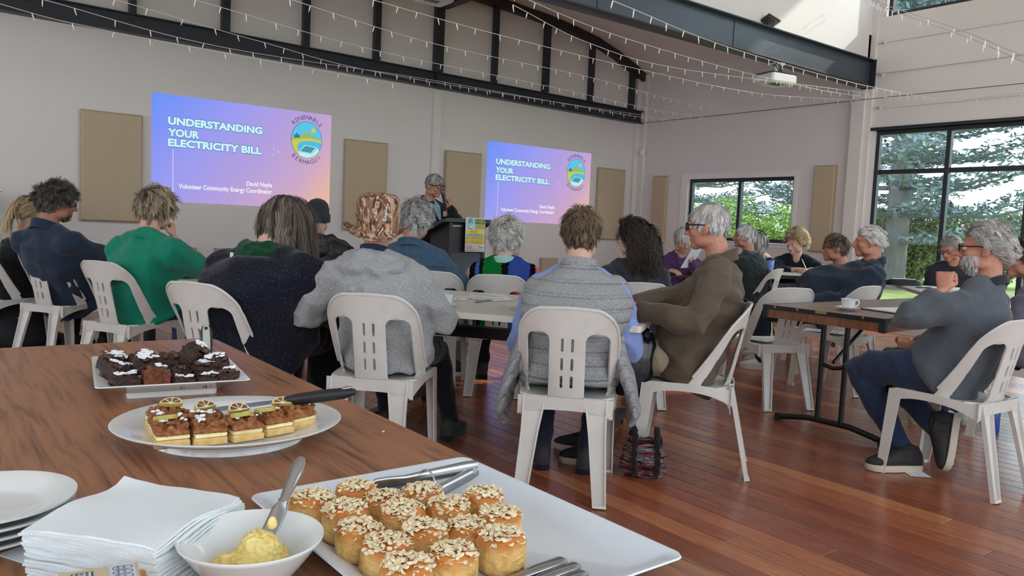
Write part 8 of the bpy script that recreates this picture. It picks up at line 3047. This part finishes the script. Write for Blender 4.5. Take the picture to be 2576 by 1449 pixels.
m_bark = pm('grey brown bark', srgb(124, 120, 122), 0.9, 0.25, 6, 0.8, 18, 0.03, stretch=(1, 1, 0.3), src='World')
m_pine = leaf_mat('pine foliage', srgb(92, 106, 112), srgb(136, 152, 152))  # foliage and bark paled, pine blued: outdoor glare and haze put into the colour
m_bush = leaf_mat('bush foliage', srgb(104, 134, 62), srgb(170, 190, 100))
m_bush2 = leaf_mat('coastal scrub foliage', srgb(116, 132, 100), srgb(170, 174, 132))


def leaves(cen, size, n, leaf, g, flat=0.5, up=0.3):
    """n small leaf quads scattered through ellipsoid clumps (numpy)"""
    cen = np.asarray(cen)
    k = len(cen)
    idx = g.integers(0, k, n)
    d = g.normal(size=(n, 3))
    d /= np.linalg.norm(d, axis=1)[:, None]
    r = g.uniform(0.35, 1.0, n) ** 0.5
    p = cen[idx] + d * np.asarray(size)[idx] * r[:, None]
    a = g.normal(size=(n, 3))
    a[:, 2] *= flat
    a /= np.linalg.norm(a, axis=1)[:, None]
    b = np.cross(a, g.normal(size=(n, 3)) * [1, 1, 0.4] + [0, 0, 1.0])
    b /= np.linalg.norm(b, axis=1)[:, None] + 1e-9
    L = leaf * g.uniform(0.6, 1.4, n)[:, None]
    V = np.stack([p - a * L, p + b * L * 0.35, p + a * L, p - b * L * 0.35], 1).reshape(-1, 3)
    F = np.arange(n * 4).reshape(-1, 4)
    return V, F


def np_mesh(name, V, F, mat, parent):
    og = np.array(orig(parent))
    me = bpy.data.meshes.new(name)
    me.vertices.add(len(V))
    me.vertices.foreach_set('co', (V - og).astype(np.float32).ravel())
    me.loops.add(len(F) * 4)
    me.polygons.add(len(F))
    me.loops.foreach_set('vertex_index', F.astype(np.int32).ravel())
    me.polygons.foreach_set('loop_start', np.arange(len(F), dtype=np.int32) * 4)
    me.update(calc_edges=True)
    me.materials.append(mat)
    o = link(name, me, parent)
    o['kind'] = 'stuff'
    return o


def pine(x, y, hgt, rad, label, seed, z0=-0.2, tiers=16, n=26000, trunk=0.32, start=0.12):
    g = np.random.default_rng(seed)
    o = thing('pine_tree', label, 'tree', (x, y, z0))
    t = MB().tube([(x, y, z0), (x + 0.05, y, z0 + hgt * 0.3), (x, y + 0.05, z0 + hgt * 0.7), (x, y, z0 + hgt)], [trunk, trunk * 0.85, trunk * 0.5, 0.05], 14)
    mk('trunk', t, m_bark, o, 60)
    cen, size = [], []
    br = MB()
    for k in range(tiers):
        q = k / (tiers - 1)
        z = z0 + hgt * (start + (1 - start) * 0.97 * q)
        R = rad * (1 - q) ** 0.75 + 0.35
        m = 6 + int(3 * g.uniform())
        for j in range(m):
            a = 2 * PI * (j + g.uniform(-0.3, 0.3)) / m + k * 0.7
            L = R * g.uniform(0.7, 1.1)
            dz = g.uniform(0.05, 0.30) * L
            tip = Vector((x + math.cos(a) * L, y + math.sin(a) * L, z + dz * 0.6))
            mid_ = Vector((x + math.cos(a) * L * 0.5, y + math.sin(a) * L * 0.5, z - 0.02 * L))
            br.tube([(x, y, z - 0.1), mid_, tip], [0.07, 0.045, 0.015], 5)
            for s in np.linspace(0.28, 1.0, 6):
                c = mid_.lerp(tip, (s - 0.5) * 2) if s > 0.5 else Vector((x, y, z - 0.1)).lerp(mid_, s * 2)
                cen.append((c.x + g.normal() * 0.12, c.y + g.normal() * 0.12, c.z + 0.10))
                w = 0.34 * L / rad * rad * 0.42 * (1.15 - 0.5 * abs(s - 0.6))
                size.append((w, w, 0.17))
    mk('branches', br, m_bark, o, 60)['kind'] = 'stuff'
    V, F = leaves(cen, size, n, 0.10, g, 0.35)
    np_mesh('foliage', V, F, m_pine, o)
    return o


def bush(x, y, z0, r, hgt, label, seed, mat, n=9000, leaf=0.07):
    g = np.random.default_rng(seed)
    o = thing('shrub', label, 'shrub', (x, y, z0))
    st = MB()
    cen, size = [], []
    for k in range(16):
        a = g.uniform(0, 2 * PI)
        rr_ = r * g.uniform(0.0, 0.8)
        z = z0 + hgt * g.uniform(0.25, 0.85)
        c = (x + math.cos(a) * rr_, y + math.sin(a) * rr_, z)
        cen.append(c)
        w = r * g.uniform(0.25, 0.45)
        size.append((w, w, w * 0.8))
        st.tube([(x + math.cos(a) * 0.1, y + math.sin(a) * 0.1, z0), ((x + c[0]) / 2 + g.normal() * 0.1, (y + c[1]) / 2, z0 + (z - z0) * 0.6), c], [0.05, 0.035, 0.012], 5)
    mk('stems', st, m_bark, o, 60)['kind'] = 'stuff'
    V, F = leaves(cen, size, n, leaf, g, 0.8)
    np_mesh('foliage', V, F, mat, o)
    return o


pine(22.6, 11.35, 15, 4.6, 'big pine with thick trunk behind the big window', 501, tiers=18, n=46000, trunk=0.34, start=0.10)
pine(28.0, 24.5, 14, 5.0, 'pine spreading behind the small window', 502, tiers=16, n=36000, start=0.16)
pine(27.0, 15.8, 15, 4.4, 'second pine beyond the big window on its column side', 503, tiers=16, n=34000, start=0.14)
pine(26.0, 3.0, 15, 4.5, 'pine past the edge of the big window', 504, tiers=15, n=26000)
for i, (x, y, r, h_, lab, mt) in enumerate(((16.8, 12.6, 1.5, 1.9, 'bright green bush outside the small window nearest its mullion', m_bush), (18.0, 11.4, 1.6, 2.2, 'bright green bush outside the small window at its far pane', m_bush), (19.5, 14.6, 1.9, 2.4, 'bush behind the others outside the small window', m_bush), (16.0, 13.9, 1.4, 1.9, 'bush outside the small window at the corner pane', m_bush2),
                                         (26.0, 12.6, 2.2, 2.6, 'olive scrub bush at the lawn edge by the pine trunk', m_bush2), (29.0, 10.8, 2.4, 2.4, 'grey green scrub at the lawn edge behind the bowed man', m_bush2), (30.5, 15.5, 2.6, 2.6, 'scrub bush at the lawn edge behind the navy jacket', m_bush2), (32.0, 8.0, 2.6, 2.4, 'far scrub bush past the beard man head', m_bush2))):
    bush(x, y, -0.2, r, h_, lab, 600 + i, mt, 12000 if i < 4 else 9000, 0.06 if i < 4 else 0.09)
fx = thing('flax_plant', 'strappy flax leaves at the foot of the small window', 'plant', (13.6, 9.6, -0.15))
for k in range(22):
    a = rnd.uniform(0, 2 * PI)
    L = rnd.uniform(0.9, 1.4)
    tl = rnd.uniform(0.15, 0.6)
    p0 = Vector((13.6 + 0.08 * math.cos(a), 9.6 + 0.08 * math.sin(a), -0.15))
    dv = Vector((math.cos(a) * tl, math.sin(a) * tl, 1)).normalized()
    sdv = Vector((-math.sin(a), math.cos(a), 0))
    pts = [p0, p0 + dv * L * 0.5, p0 + dv * L * 0.85 + Vector((math.cos(a), math.sin(a), -0.2)) * 0.08, p0 + dv * L + Vector((math.cos(a), math.sin(a), -0.7)) * 0.2]
    mk('leaf', MB().loft([(p, sdv * w_, Vector((math.cos(a), math.sin(a), 0)) * 0.003) for p, w_ in zip(pts, (0.02, 0.026, 0.018, 0.003))], 8), m_bush, fx, 60)
